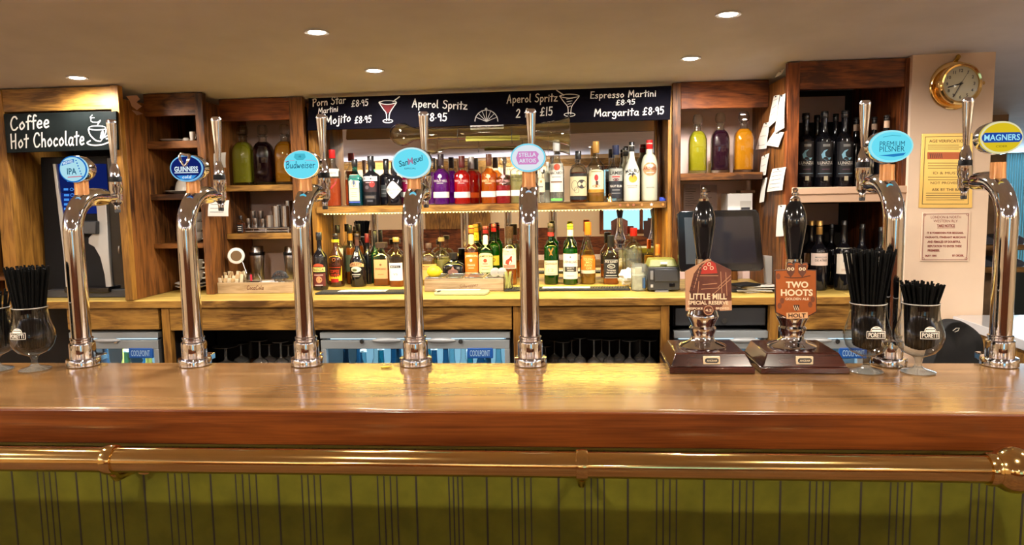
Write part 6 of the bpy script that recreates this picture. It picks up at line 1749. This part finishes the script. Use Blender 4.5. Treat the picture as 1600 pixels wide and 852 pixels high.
obj('paper_exit', MB().box((-.012, -.07, H + .012), (.016, -.055, H + .020)), M['white'], t, .001)
obj('foot_plate', MB().box((-w + .028, -.088, 0), (w - .048, -.05, .006)), mat('plate_grey', (.2, .2, .22), .4), t)
# till screen
YTS = 3.13
t = thing('till_screen', 'large black touch-screen till monitor behind the hand pump', 'monitor', (P(1125, 440, YTS).x, YTS + .06, ZC + .0008))
slab('housing', [(1061, 420), (1064, 425), (1188, 423.5), (1194, 419), (1186, 332), (1181, 328), (1063, 330), (1058, 335)], YTS, .035, M['black'], t, .004)
g = slab('display', [(1072, 413), (1183, 411), (1176, 338), (1069, 340)], YTS - .001, .003, mat('display_glass', (.018, .018, .024), .08, coat=.6), t, 0)
pd_ = lambda s, m, nm, e: decal(nm, s, lambda x, y: P(x, y, YTS - e) - t.location, m, g)
pd_(poly2([(1072, 413), (1088, 412.7), (1085, 339.8), (1069, 340)]), mat('display_side', (.05, .06, .07), .2, coat=.4), 'menu_column', .0014)
obj('stand', MB().frus((-.06, .0), (.06, .09), 0, (-.04, -.03), (.04, .03), .10), M['greyd'], t, .004)
obj('foot', MB().box((-.10, -.05, 0), (.10, .10, .012)), M['greyd'], t, .003)
# papers lying under the screen, envelope leaning
for k in range(7):
    p = Pz(1178, 459, ZC)
    q = obj('paper_sheet', MB().box((-.07, -.05, 0), (.07, .06, .0022)), M['paper'])
    q.location = (P(1181, 455, 3.16).x + random.uniform(-.012, .012), 3.17 + random.uniform(-.01, .01), ZC + .001 + k * .0042)
    q.rotation_euler = (0, 0, random.uniform(-.35, .35))
    tag(q, 'white paper sheet in the untidy pile under the till screen', 'paper', 'papers piled under the till screen')
ph_ = obj('dark_folder', MB().box((-.05, -.045, 0), (.05, .04, .008)), M['blackm'], None, .002)
ph_.location = (P(1162, 457, 3.14).x, 3.13, ZC + .031); ph_.rotation_euler = (0, .0, .5)
tag(ph_, 'small black order pad lying on the paper pile', 'order pad')
note([(1191, 399), (1206, 400), (1209, 442), (1194, 449)], 3.235, 'tall white envelope leaning behind the till screen', 0, curl=.004, cat='envelope', nm='envelope')
# box and notices behind the screen
p0, p1 = P(1137, 330, 3.45), P(1176, 302, 3.45)
t = thing('paper_roll_box', 'white cardboard box with a small label behind the till screen', 'box', ((p0.x + p1.x) / 2, 3.50, zsh['R1'] - .13))
zb_ = p0.z - .02 - t.location.z
tb_ = zsh['R1'] - .032
obj('shelf_bracket', MB().box((-.02, .07, ZC + .001 - t.location.z), (.02, .11, zb_)), M['brownv'], t)
obj('carton', MB().box((-(p1.x - p0.x) / 2, -.05, zb_), ((p1.x - p0.x) / 2, .10, p1.z - t.location.z)), M['white'], t, .002)
obj('label', MB().box((.0, -.0508, zb_ + .02), (.05, -.0499, zb_ + .065)), M['paper'], t)
lb = obj('barcode', MB().box((.005, -.0514, zb_ + .025), (.044, -.0507, zb_ + .036)), M['ink'], t)
p2, p3 = P(1157, 302, 3.47), P(1180, 297, 3.47)
o_ = obj('cardboard_box', MB().box((p2.x, 3.47, p1.z + .0008), (p3.x, 3.56, p3.z)), mat('cardboard', (.22, .10, .045), .7), None, .002)
tag(o_, 'flat brown cardboard box on top of the white carton', 'box')
PK_ = mat('notice_pink', (.42, .30, .28), .6)
note([(1068, 288), (1094, 288), (1094, 329), (1068, 329)], YM - .012, 'dull pink printed notice on the wall behind the till screen, edge side', 8, PK_, curl=.001)
note([(1095, 289), (1120, 289), (1120, 329), (1095, 329)], YM - .012, 'dull pink notice behind the pump finial', 3, PK_, curl=.001)
# notes pinned to the side panel (it faces the fonts)
def sidenote(px4, label, lines=5):
    X = XD1 - .004
    def Q(x, y):
        p = Px(x, y, X); return p
    pts = [Q(*p) for p in px4]
    n = 5; v = []; f = []
    for j in range(n + 1):
        for i in range(n + 1):
            u, w_ = i / n, j / n
            p = pts[0] * (1 - u) * (1 - w_) + pts[1] * u * (1 - w_) + pts[2] * u * w_ + pts[3] * (1 - u) * w_
            v.append(p + Vector((-.010 * w_ * w_ - .004 * math.sin(PI * w_), 0, 0)))
    nn = len(v); v += [p + Vector((.0008, 0, 0)) for p in v]
    for j in range(n):
        for i in range(n):
            a = j * (n + 1) + i
            f += [(a, a + n + 1, a + n + 2, a + 1), (nn + a, nn + a + 1, nn + a + n + 2, nn + a + n + 1)]
    for i in range(n):
        a = n * (n + 1) + i; b = i * (n + 1); c = b + n
        f += [(i, i + 1, nn + i + 1, nn + i), (a + 1, a, nn + a, nn + a + 1), (b + n + 1, b, nn + b, nn + b + n + 1), (c, c + n + 1, nn + c + n + 1, nn + c)]
    mb = MB(); mb.v = [Vector(p) for p in v]; mb.f = [list(x) for x in f]
    o_ = obj('paper_note', mb, M['paper']); tag(o_, label, 'note', 'notes pinned to the side panel')
    for k in range(lines):
        w_ = .15 + .7 * k / max(1, lines - 1); m2 = MB()
        for i in range(6):
            u = .12 + .7 * i / 5
            p = pts[0] * (1 - u) * (1 - w_) + pts[1] * u * (1 - w_) + pts[2] * u * w_ + pts[3] * (1 - u) * w_ + Vector((-.010 * w_ * w_ - .004 * math.sin(PI * w_) - .0006, 0, random.uniform(-.001, .001)))
            m2.v += [p - Vector((0, 0, .0009)) - o_.location, p + Vector((0, 0, .0009)) - o_.location]
        m2.f = [[2 * i, 2 * i + 2, 2 * i + 3, 2 * i + 1] for i in range(5)]
        obj('handwriting', m2, GRY, o_)
    a = (pts[0] + pts[1]) / 2
    obj('pin', MB().ball(a + Vector((-.004, 0, -.005)) - o_.location, .003, 8, 6), M['greyd'], o_)
sidenote([(1216, 113), (1226, 107), (1225, 116), (1215, 121)], 'tiny white slip pinned highest on the side panel, just below the ceiling', 0)
sidenote([(1209, 150), (1218, 148), (1217, 188), (1203, 201)], 'long white slip pinned left of the tall pair under the tiny slip', 4)
sidenote([(1219, 150), (1227, 146), (1229, 200), (1214, 208)], 'long white slip pinned nearest the wine bay', 4)
sidenote([(1211, 204), (1225, 207), (1220, 230), (1200, 227)], 'white slip hanging below the two long slips', 2)
sidenote([(1193.5, 193), (1203, 190), (1201, 232), (1184, 234)], 'slip pinned furthest into the corner beside the decanters', 3)
sidenote([(1190, 245), (1202, 239), (1200, 273), (1191, 276)], 'small white pad sheet pinned at decanter-foot height', 3)
sidenote([(1207, 264), (1228, 261), (1226, 297), (1202, 300)], 'handwritten note sheet pinned lowest, near the pump handle', 5)
sidenote([(1192, 279), (1199, 277), (1197, 315), (1190, 317)], 'curled slip hanging beside the white carton', 0)
sidenote([(1216, 321), (1228, 320), (1228, 369), (1216, 370)], 'plain white card on the side panel behind the pump handle', 0)
# small things at the far end of the bottle shelf
q = P(1036, 307, YF + .07)
o_ = obj('lighter', MB().box((q.x - .016, q.y - .006, SHZ + .0008), (q.x + .014, q.y + .006, SHZ + .0128)).box((q.x - .016, q.y - .006, SHZ + .0132), (q.x + .004, q.y + .006, SHZ + .018)), mat('lighter_blue', (.02, .05, .40), .3), None, .001)
tag(o_, 'small blue lighter lying at the end of the bottle shelf', 'lighter')
q = P(1046.5, 306, YF + .06)
t = thing('pick_cup', 'tiny pink cup of cocktail sticks at the end of the bottle shelf', 'cup', (q.x - .004, YF + .06, SHZ + .0008))
obj('cup', MB().lathe([(.006, 0), (.008, .018), (.007, .018), (.0055, .002)], 16), mat('cup_pink', (.70, .48, .48), .5), t)
for a in (-.5, -.2, .35): obj('stick', MB().tube([(0, 0, .003), (a * .03, 0, .042)], .0009, 5), M['white'], t)
q = P(953, 313, YF + .05)
t = thing('brass_bell', 'little gold bell on the bottle shelf beside the dark blue rum', 'bell', (q.x, YF + .05, SHZ + .0008))
obj('bell_body', MB().lathe([(.013, 0), (.0125, .003), (.009, .012), (.007, .022), (.004, .026)], 18), M['brass'], t)
obj('bell_ring', MB().tube([(.006 * math.cos(a), 0, .031 + .006 * math.sin(a)) for a in [i * PI / 6 for i in range(13)]], .0014, 6), M['brass'], t)
for k, px in enumerate((969, 981, 990, 1003, 1036)):
    p = P(px, 312.5 - (px - 960) * .012, YF + .019)
    o_ = obj('shelf_sticker', MB().lathe([(.005, -.0012), (.006, 0)], 14, (p.x, YF + .0188, SHZ - .014), 'y'), flatmat(rgb(*((150, 90, 60), (170, 110, 60), (150, 90, 60), (175, 120, 70), (205, 125, 50))[k])))
    tag(o_, 'small round orange sticker on the front edge of the bottle shelf', 'sticker', 'round stickers on the bottle shelf')
p = P(1018, 312, YF + .019)
o_ = obj('shelf_sticker', MB().prism([(p.x + (.009 if k % 2 == 0 else .004) * math.sin(k * PI / 5), YF + .0198, SHZ - .013 + (.009 if k % 2 == 0 else .004) * math.cos(k * PI / 5)) for k in range(10)], (0, -.0014, 0)), flatmat(rgb(190, 190, 195)))
tag(o_, 'silver star sticker on the front edge of the bottle shelf', 'sticker')

# ------------------------------------------------------------------ pillar wall: clock and signs
YWL = 3.035
c0 = P(1490, 134, YWL)
t = thing('wall_clock', 'round brass ship clock on the pale pillar wall', 'clock', (c0.x, YWL, c0.z))
s = SCL(1490, 134, YWL)
R = 38.5 * s
obj('back_flange', MB().lathe([(R, -.001), (R, -.006), (R * .96, -.010), (R * .80, -.012)], 48, axis='y'), M['brass'], t)
obj('case', MB().lathe([(R * .80, -.010), (R * .80, -.040), (R * .86, -.044), (R * .86, -.056), (R * .80, -.062), (R * .72, -.060), (R * .70, -.052)], 48, axis='y', cap=False), M['brass'], t)
obj('dial', MB().lathe([(R * .71, -.051), (.001, -.0515)], 44, axis='y'), mat('dial_cream', (.80, .72, .52), .5), t)
for hnum in range(1, 13):
    a = PI / 2 - hnum * PI / 6
    v, f = fit2(str(hnum), None, R * .13, R * .54 * math.cos(a), R * .54 * math.sin(a), .02)
    decal('numeral', (v, f), lambda x, y: (x, -.0525, y), M['ink'], t)
def hand(ang, l, w): 
    v, f = line2([(-.15 * l * math.cos(ang), -.15 * l * math.sin(ang)), (l * math.cos(ang), l * math.sin(ang))], w)
    decal('clock_hand', (v, f), lambda x, y: (x, -.054, y), M['ink'], t)
hand(PI / 2 - (8.5) * PI / 6, R * .52, .0045)
hand(PI / 2 - 34.5 * PI / 30, R * .60, .003)
hand(PI / 2 - 5 * PI / 30, R * .60, .0012)
obj('hub', MB().lathe([(.005, -.053), (.004, -.057)], 14, axis='y'), M['ink'], t)
obj('side_latch', MB().lathe([(.004, -.05), (.007, -.045), (.004, -.04)], 12, (R * .94, 0, R * .02), axis='y'), M['brass'], t)
obj('hinge', MB().box((-R * .92, -.058, -.012), (-R * .82, -.042, .012)), M['brass'], t, .001)
obj('hanging_hook', MB().tube([(0, -.002, R * 1.0), (.004, -.012, R * 1.1), (.010, -.006, R * 1.2)], [.007, .008, .009], 10), mat('bell_brass', (.5, .34, .08), .3, 1), t)
obj('glass_front', MB().lathe([(R * .71, -.0585), (R * .4, -.0605), (.001, -.061)], 40, axis='y', cap=False), M['pane'], t)
def sign(name, label, px, m, frame=None):
    c = P(sum(p[0] for p in px) / 4, max(p[1] for p in px), YWL)
    t = thing(name, label, 'sign', c)
    slab('plate', px, YWL - .006, .005, m, t, .001)
    return t
sg = sign('brass_sign', 'gold metal age verification sign below the clock', [(1441, 209), (1520, 208), (1519, 325), (1436, 325)], M['goldsheet'])
BR = mat('sign_brown', (.10, .05, .015), .5)
YSg = YWL - .006
for a in ([(1446, 214), (1514, 213)], [(1446, 214), (1441, 319)], [(1441, 319), (1513, 319)], [(1514, 213), (1513, 319)]):
    pxline(sg, a, .9, YSg, BR, 'border', .0008)
pxtext(sg, 'AGE VERIFICATION', 1481, 220.5, 58, 4.6, YSg, BR, .01)
for y in (227, 230, 233): pxline(sg, [(1450, y), (1450 + 56 - (y % 2) * 8, y)], .8, YSg, BR, 'small_print', .0008)
decal('red_panel', poly2([(1449, 249), (1506, 249), (1506, 238), (1449, 238)]), flat(sg, YSg, .0008), mat('sign_red', (.55, .12, .03), .4), sg)
for x in range(1453, 1472, 3): pxline(sg, [(x, 240), (x + 1, 247)], 1, YSg, M['ink'], 'small_print', .0012)
for y in (255, 259, 263): pxline(sg, [(1450, y), (1502, y)], .8, YSg, BR, 'small_print', .0008)
pxtext(sg, 'ID & MUST', 1478, 270.5, 40, 4, YSg, BR, .0)
for y in (277, 281): pxline(sg, [(1450, y), (1500, y)], .8, YSg, BR, 'small_print', .0008)
pxtext(sg, 'NOT PROVED', 1476, 286, 44, 4, YSg, BR, .0)
pxtext(sg, 'ASK BY THE BAR', 1480, 296.5, 48, 4.4, YSg, BR, .01)
for y in (302, 305.5, 309, 312.5): pxline(sg, [(1447, y), (1508 - (y % 3) * 3, y)], .8, YSg, BR, 'small_print', .0008)
sg = sign('notice_sign', 'cream notice with dark red lettering below the gold sign', [(1441.5, 332), (1516, 331), (1513, 408.5), (1438, 408.5)], mat('enamel_cream', (.72, .56, .42), .4))
RD = mat('enamel_red', (.22, .02, .015), .5)
for a in ([(1444, 335), (1513.5, 334)], [(1444, 335), (1441, 406)], [(1441, 406), (1510.5, 406)], [(1513.5, 334), (1510.5, 406)]):
    pxline(sg, a, .8, YSg, RD, 'border', .0008)
for (x, y) in ((1445, 336), (1512, 335.5), (1442.5, 404.5), (1509.5, 404.5)):
    decal('corner_mark', ring2(2, 2, .6, 12, x, y), flat(sg, YSg, .0008), RD, sg)
for s_t, x, y, w, h, of in (('LONDON & NORTH', 1478, 339.5, 47, 4, 0), ('WESTERN RLY', 1477.5, 345.5, 38, 4, 0), ('TAKE NOTICE', 1478, 353, 28, 4.6, .04), ('IT IS FORBIDDEN FOR BEGGARS,', 1477, 364.3, 57, 3.6, .04), ('VAGRANTS, ITINERANT MUSICIANS', 1477, 371.2, 64, 3.6, .04),
                         ('AND FEMALES OF DOUBTFUL', 1475, 378, 52, 3.6, .04), ('REPUTATION TO ENTER THESE', 1476, 384.8, 53, 3.6, .04), ('PREMISES.', 1459, 391.6, 19, 3.6, .04), ('MAY 1901', 1454.5, 400, 17, 3.4, .04), ('BY ORDER.', 1497, 399.6, 18, 3.4, .04)):
    pxtext(sg, s_t, x, y, w, h, YSg, RD, of)
pxline(sg, [(1464, 356.4), (1492, 356.2)], .6, YSg, RD, 'underline', .0008)

# ------------------------------------------------------------------ room beyond the pillar
t = thing('side_counter', 'pale-topped wooden counter beyond the pillar, seen behind the last font', 'counter', (2.0, 3.1, 0))
o = t.location
zt_ = .99
c1 = P(1489, 494, 3.0); zt_ = c1.z
tp_ = [Pz(1489, 494, zt_), Pz(1552, 515, zt_), Pz(1612, 536, zt_), Vector((2.6, Pz(1612, 536, zt_).y, zt_)), Vector((2.6, 3.02, zt_)), Vector((Pz(1489, 494, zt_).x + .04, 3.02, zt_))]
obj('top', MB().prism([p - o for p in tp_], (0, 0, -.035)), mat('pale_laminate', (.62, .62, .64), .12, coat=.6), t, .002)
obj('front', MB().prism([p - o + Vector((.02, .03, -.035)) for p in tp_[:3]] + [tp_[3] - o + Vector((-.05, .03, -.035)), tp_[4] - o + Vector((-.05, -.02, -.035)), tp_[5] - o + Vector((.0, -.02, -.035))], (0, 0, -(zt_ - .036))), M['honey'], t)
YB_ = 2.5
mb = MB()
cc_ = [(1452, 568), (1462, 540), (1474, 515), (1484, 500), (1494, 499), (1510, 504), (1524, 514), (1534, 530), (1538, 568), (1538, 640), (1440, 640)]
pts = [P(x, y, YB_) for x, y in cc_]
cen = sum(pts, Vector()) / len(pts)
n_ = len(pts)
layers = [(0.0, .90), (-.02, .99), (.03, 1.0), (.07, .93), (.09, .8)]
vs = []; fs = []
for dy, k in layers:
    for i, p in enumerate(pts):
        q = cen + (p - cen) * k
        vs.append((q.x, YB_ + dy - .02 * math.sin(i * 2.1), q.z))
for L0 in range(len(layers) - 1):
    for i in range(n_):
        fs.append((L0 * n_ + i, L0 * n_ + (i + 1) % n_, (L0 + 1) * n_ + (i + 1) % n_, (L0 + 1) * n_ + i))
fs += [list(range(n_ - 1, -1, -1)), [(len(layers) - 1) * n_ + i for i in range(n_)]]
bz = min(v[2] for v in vs)
t = thing('black_cloth_bag', 'black cloth cover draped over a stand below the pillar, right of the straw glasses', 'cloth cover', (cen.x, YB_ + .04, 0))
mb.add([Vector(v) - t.location for v in vs], fs)
o_ = obj('cloth', mb, mat('black_cloth', (.006, .006, .007), .75, bump=.3, nscale=12), t, ang=60)
sm_ = o_.modifiers.new('soft', 'SUBSURF'); sm_.levels = 2; sm_.render_levels = 2
obj('post', MB().tube([(0, 0, 0), (0, 0, bz + .05)], .02, 12), M['greyd'], t)
obj('foot', MB().lathe([(.14, 0), (.14, .012), (.03, .02)], 24), M['greyd'], t)
obj('white_scribble', MB().tube([P(x, y, YB_ - .034) - t.location for x, y in ((1489, 517), (1494, 513), (1499, 513), (1497, 517), (1492, 519))], .0012, 6), M['paper'], o_)
# shelf with dark books on the stone wall, camera on its bracket
ysb = 4.18
t = thing('wall_shelf', 'wooden shelves on the stone wall with dark items, behind the last font', 'shelf', (P(1550, 450, ysb).x, 4.3, P(1550, 450, ysb).z))
o = t.location
for py in (383, 418):
    a, b = P(1536, py, ysb), P(1620, py, ysb)
    obj('board', MB().box(Vector((a.x, ysb, a.z - .03)) - o, Vector((b.x, 4.399, a.z)) - o), M['honey'], t, .002)
obj('bracket', MB().box(Vector((P(1545, 400, ysb).x, 4.38, P(1545, 440, ysb).z)) - o, Vector((P(1552, 400, ysb).x, 4.4, P(1545, 372, ysb).z)) - o), M['brownv'], t)
for k, (py, lb) in enumerate(((383, 'dark folded cloth on the upper wooden shelf by the stone wall'), (418, 'dark folded cloth on the lower wooden shelf by the stone wall'))):
    a, b = P(1537, py, ysb), P(1600, py, ysb)
    mb = MB()
    n = 12
    v = []; f = []
    for i in range(n + 1):
        x = a.x + .01 + (b.x - a.x) * i / n
        h = .045 + .012 * math.sin(i * 1.3 + k)
        v += [(x, ysb + .02, a.z + .001), (x, ysb + .015, a.z + h * .7), (x, ysb + .06, a.z + h), (x, ysb + .16, a.z + h * .9), (x, ysb + .18, a.z + .001)]
    for i in range(n):
        for j in range(5):
            f.append((i * 5 + j, i * 5 + (j + 1) % 5, (i + 1) * 5 + (j + 1) % 5, (i + 1) * 5 + j))
    f += [[4, 3, 2, 1, 0], [n * 5 + j for j in range(5)]]
    o_ = obj('folded_cloth', mb.add(v, f), mat('cloth_slate', (.05, .06, .09), .5, noise=.3, nscale=20), ang=60)
    tag(o_, lb, 'cloth', 'folded cloths on the stone wall shelves')
q = P(1571, 100, 4.1)
t = thing('security_camera', 'small white security camera on the ceiling edge beyond the pillar', 'camera', P(1566, 112, 4.1))
o = t.location
obj('housing', MB().prism([P(x, y, 4.1) - o for x, y in ((1569, 106), (1576, 88), (1588, 89), (1580, 107))], (0, .05, 0)), M['white'], t, .004)
obj('lens_hood', MB().prism([P(x, y, 4.095) - o for x, y in ((1580, 107), (1588, 89), (1591, 90), (1584, 108))], (0, .05, 0)), M['greyd'], t, .002)
obj('bracket', MB().tube([P(1574, 105, 4.14) - o, P(1566, 112, 4.16) - o, P(1560, 113, 4.2) - o, P(1560, 113, 4.42) - o], .012, 10), M['white'], t)
# ------------------------------------------------------------------ bottle coolers under the counter
GRB = 'glass-door bottle coolers under the counter'
glow = emis('cooler_light', (.55, .82, 1.0), 2.2)
YFR = 3.04
def cooler(x0, x1, label, handles, locks, badge_px=None, ytop=519, win=None):
    a, b = P(x0, 530, YFR), P(x1, 530, YFR)
    zt = P((x0 + x1) / 2, ytop, YFR).z
    zdoor = P((x0 + x1) / 2, 532, YFR).z
    zwin = P((x0 + x1) / 2, 545.5, YFR).z
    t = thing('bottle_cooler', label, 'fridge', ((a.x + b.x) / 2, YFR + .25, 0), GRB)
    o = t.location
    w = (b.x - a.x) / 2
    yb = .28
    cab = MB()
    cab.box((-w, -.22, .02), (-w + .02, yb, zt)).box((w - .02, -.22, .02), (w, yb, zt)).box((-w, yb - .02, .02), (w, yb, zt)).box((-w, -.22, zt - .02), (w, yb, zt)).box((-w, -.22, .02), (w, yb, .06))
    obj('cabinet', cab, M['greyd'], t)
    obj('top_rail', MB().box((-w, -.25, zdoor + .008), (w, -.21, zt - .002)), M['grey'], t, .002)
    n = len(handles)
    sh_z = zwin - .30
    obj('shelf', MB().box((-w + .021, -.19, sh_z - .012), (w - .021, yb - .021, sh_z)), M['steel'], t)
    lt = obj('interior_light', MB().box((-w + .03, -.205, zdoor - .012), (w - .03, -.185, zdoor - .002)), glow, t)
    obj('lit_back_panel', MB().box((-w + .021, yb - .024, .2), (w - .021, yb - .0205, zdoor)), mat('cooler_back', (.72, .82, .88), .3, emit=(.35, .75, 1), es=.55), t)
    lamp('AREA', (0, -.12, zdoor - .025), 3.0, (.60, .85, 1.0), t, max(.1, 2 * w - .1), size_y=.06)
    for k in range(n):
        da, db = -w + 2 * w * k / n + .002, -w + 2 * w * (k + 1) / n - .002
        fr = MB()
        fr.box((da, -.25, zwin), (db, -.222, zdoor)).box((da, -.25, .06), (da + .022, -.222, zwin)).box((db - .022, -.25, .06), (db, -.222, zwin)).box((da, -.25, .06), (db, -.222, .10))
        d = obj('door', fr, M['grey'], t, .002)
        obj('door_glass', MB().box((da + .022, -.238, .10), (db - .022, -.234, zwin)), M['pane'], d)
        h = P(handles[k], 533.5, YFR - .02) - o
        hm = MB().lathe([(.001, -.062), (.006, -.056), (.0105, -.035), (.012, 0), (.0105, .035), (.006, .056), (.001, .062)], 16, (0, 0, 0), 'x')
        hm.v = [Vector((v.x + h.x, v.y * .9 - .252, v.z * .95 + h.z)) for v in hm.v]
        obj('handle', hm, M['handle'], d)
    for px in locks:
        p = P(px, 533.5, YFR) - o
        obj('lock', MB().lathe([(.009, -.258), (.009, -.25), (.0105, -.248)], 16, (p.x, 0, p.z), 'y'), M['steel'], t)
    if badge_px:
        c = P(badge_px, 552, YFR) - o
        bg = obj('badge', MB().box((c.x - .055, -.2525, c.z - .023), (c.x + .055, -.2395, c.z + .023)), mat('badge_blue', (.015, .10, .42), .3), t, .004)
        decal('lettering', fit2('COOLPOINT', .085, .026, c.x, c.z, .005), lambda x, y: (x, -.2532, y), mat('badge_light', (.45, .65, .85), .4), bg)
    return t, a.x, b.x, sh_z, zwin
def fridge_bottles(x0, x1, n, sh_z, zwin, label, grp, cols, start=0):
    for k in range(n):
        X = x0 + (x1 - x0) * (k + .5) / n
        Y = YFR + .25 - .12 + (k % 2) * .07
        H = zwin - sh_z - .012 - .01 * (k % 3)
        m = cols[k % len(cols)]
        t = thing('beer_bottle', label, 'bottle', (X, Y, sh_z + .0008), grp)
        R = .029
        obj('glass_body', MB().lathe([(R * .9, 0), (R, .006), (R, H * .56), (R * .8, H * .66), (R * .48, H * .76), (R * .42, H * .96), (R * .46, H * .965)], 16), m, t, ang=50)
        obj('crown_cap', MB().lathe([(R * .52, H * .965), (R * .54, H * .97), (R * .48, H)], 14), M['steel'] if k % 2 else M['white'], t)
cf, a, b, sz, zw = cooler(500, 797, 'double-door bottle cooler under the counter between the script and slanted-wordmark fonts', (602, 688), (566, 720), 750)
BC = [glass('beer_blue', (.16, .36, .50), 1.6), mat('beer_navy', (.01, .05, .10), .1, coat=.5), glass('beer_clearblue', (.6, .8, .85), 1.8), M['clear'], GG['teal']]
fridge_bottles(a + .05, b - .05, 18, sz, zw, 'bottle standing in the lit middle cooler', 'bottles in the middle cooler', BC)
cf, a, b, sz, zw = cooler(108, 247, 'bottle cooler under the counter at the coffee-machine end', (163,), (182,), 220)
fridge_bottles(a + .05, b - .05, 6, sz, zw, 'bottle standing in the lit cooler at the coffee-machine end', 'bottles in the first cooler', [BC[1], mat('can_yellow', (.55, .50, .10), .4), BC[0]])
cf, a, b, sz, zw = cooler(1220, 1350, 'bottle cooler under the counter behind the copper-badge pump and straw glasses', (1278,), (1308,), 1333, 517)
fridge_bottles(a + .05, b - .05, 6, sz, zw, 'bottle standing in the lit cooler behind the straw glasses', 'bottles in the last cooler', BC)
cf, a, b, sz, zw = cooler(1053, 1200, 'bottle cooler under the cash drawer behind the house-badge pump', (1165,), (1196,), None, 517)
a, b = P(1053, 512, YFR), P(1200, 479, YFR)
t = thing('cash_drawer', 'black cash drawer with a round lock under the till', 'cash drawer', ((a.x + b.x) / 2, YFR + .2, a.z))
w = (b.x - a.x) / 2; hh = b.z - a.z
hh = min(hh, ZC - .034 - a.z)
obj('body', MB().box((-w, -.17, 0), (w, .2, hh)), M['blackm'], t, .002)
obj('drawer_front', MB().box((-w + .006, -.19, .006), (w - .006, -.17, hh - .006)), M['greyd'], t, .003)
obj('lock', MB().lathe([(.011, -.196), (.0115, -.188)], 18, (P(1132, 502, YFR).x - t.location.x, 0, hh * .3), 'y'), M['steel'], t)
# ------------------------------------------------------------------ upturned stemmed glasses in the dark bays
zgl = .80
for (x0, x1, nm) in ((318, 492, 'first'), (823, 1028, 'second')):
    a, b = P(x0, 560, 3.06), P(x1, 560, 3.06)
    t = thing('glass_shelf', 'dark shelf of upturned glasses under the counter, ' + ('between the harp and script fonts' if nm == 'first' else 'between the pink-banner font and the pumps'), 'shelf', ((a.x + b.x) / 2, 3.3, 0))
    o = t.location; w = (b.x - a.x) / 2
    obj('board', MB().box((-w, -.24, zgl - .02), (w, .265, zgl)), M['brown'], t, .002)
    for s in (-1, 1):
        obj('side', MB().box((s * w - .012, -.23, 0), (s * w + .012, .29, zgl - .02)), M['brownv'], t)
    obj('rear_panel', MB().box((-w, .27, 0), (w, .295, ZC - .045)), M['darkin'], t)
def upturned(px, yfoot, Y, w, label, grp):
    X = P(px, yfoot, Y).x; zf = P(px, yfoot, Y).z
    H = zf - zgl - .001
    r = w / 2 * SCL(px, yfoot, Y)
    t = thing('wine_glass', label, 'glass', (X, Y, zgl + .0008), grp)
    hb = H * .55
    obj('bowl', MB().lathe([(r * .78, 0), (r * .95, hb * .3), (r * 1.0, hb * .55), (r * .8, hb * .85), (r * .2, hb)], 22, cap=False), M['hang'], t, ang=60)
    obj('stem', MB().lathe([(r * .2, hb), (r * .11, hb * 1.1), (r * .10, H * .93), (r * .25, H * .975)], 14, cap=False), M['hang'], t, ang=60)
    obj('foot', MB().lathe([(r * .2, H * .972), (r * .9, H * .985), (r * .92, H), (.001, H)], 24, cap=False), M['hang'], t, ang=60)
G1 = [(352, 541, 3.14, 40, 'upturned stemmed glass with wide foot, beside the harp-badge font base'), (376, 536, 3.25, 26, 'upturned stemmed glass, second from the harp-badge font base'), (405, 531, 3.12, 27, 'upturned stemmed glass nearest the middle of the first dark bay'), (420, 536, 3.26, 25, 'upturned stemmed glass behind the middle of the first dark bay'), (438, 533, 3.13, 27, 'upturned stemmed glass just left of the script font base'), (450, 537, 3.26, 24, 'upturned stemmed glass behind the script font base')]
for a in G1: upturned(*a, 'upturned glasses in the first dark bay')
G2 = [(852, 540, 3.16, 20), (880, 533, 3.14, 24), (906, 527, 3.16, 22), (928, 529, 3.13, 24), (952, 530, 3.18, 22), (984, 531, 3.13, 26), (1015, 531, 3.16, 22), (866, 531, 3.27, 20), (893, 530, 3.28, 20), (940, 528, 3.28, 20), (968, 529, 3.28, 20), (1000, 529, 3.28, 20)]
N2 = ['just right of the pink-banner font base', 'second from the pink-banner font base', 'third from the pink-banner font base', 'left of the bay centre', 'at the bay centre', 'with the widest foot', 'nearest the house-badge pump', 'behind the first two', 'behind the second and third', 'behind the bay centre', 'in the back row right of centre', 'in the back row near the pump']
for a, nme in zip(G2, N2): upturned(*a, 'upturned stemmed glass ' + nme + ', second dark bay', 'upturned glasses in the second dark bay')
# low stools of the customers' side, only in reflections
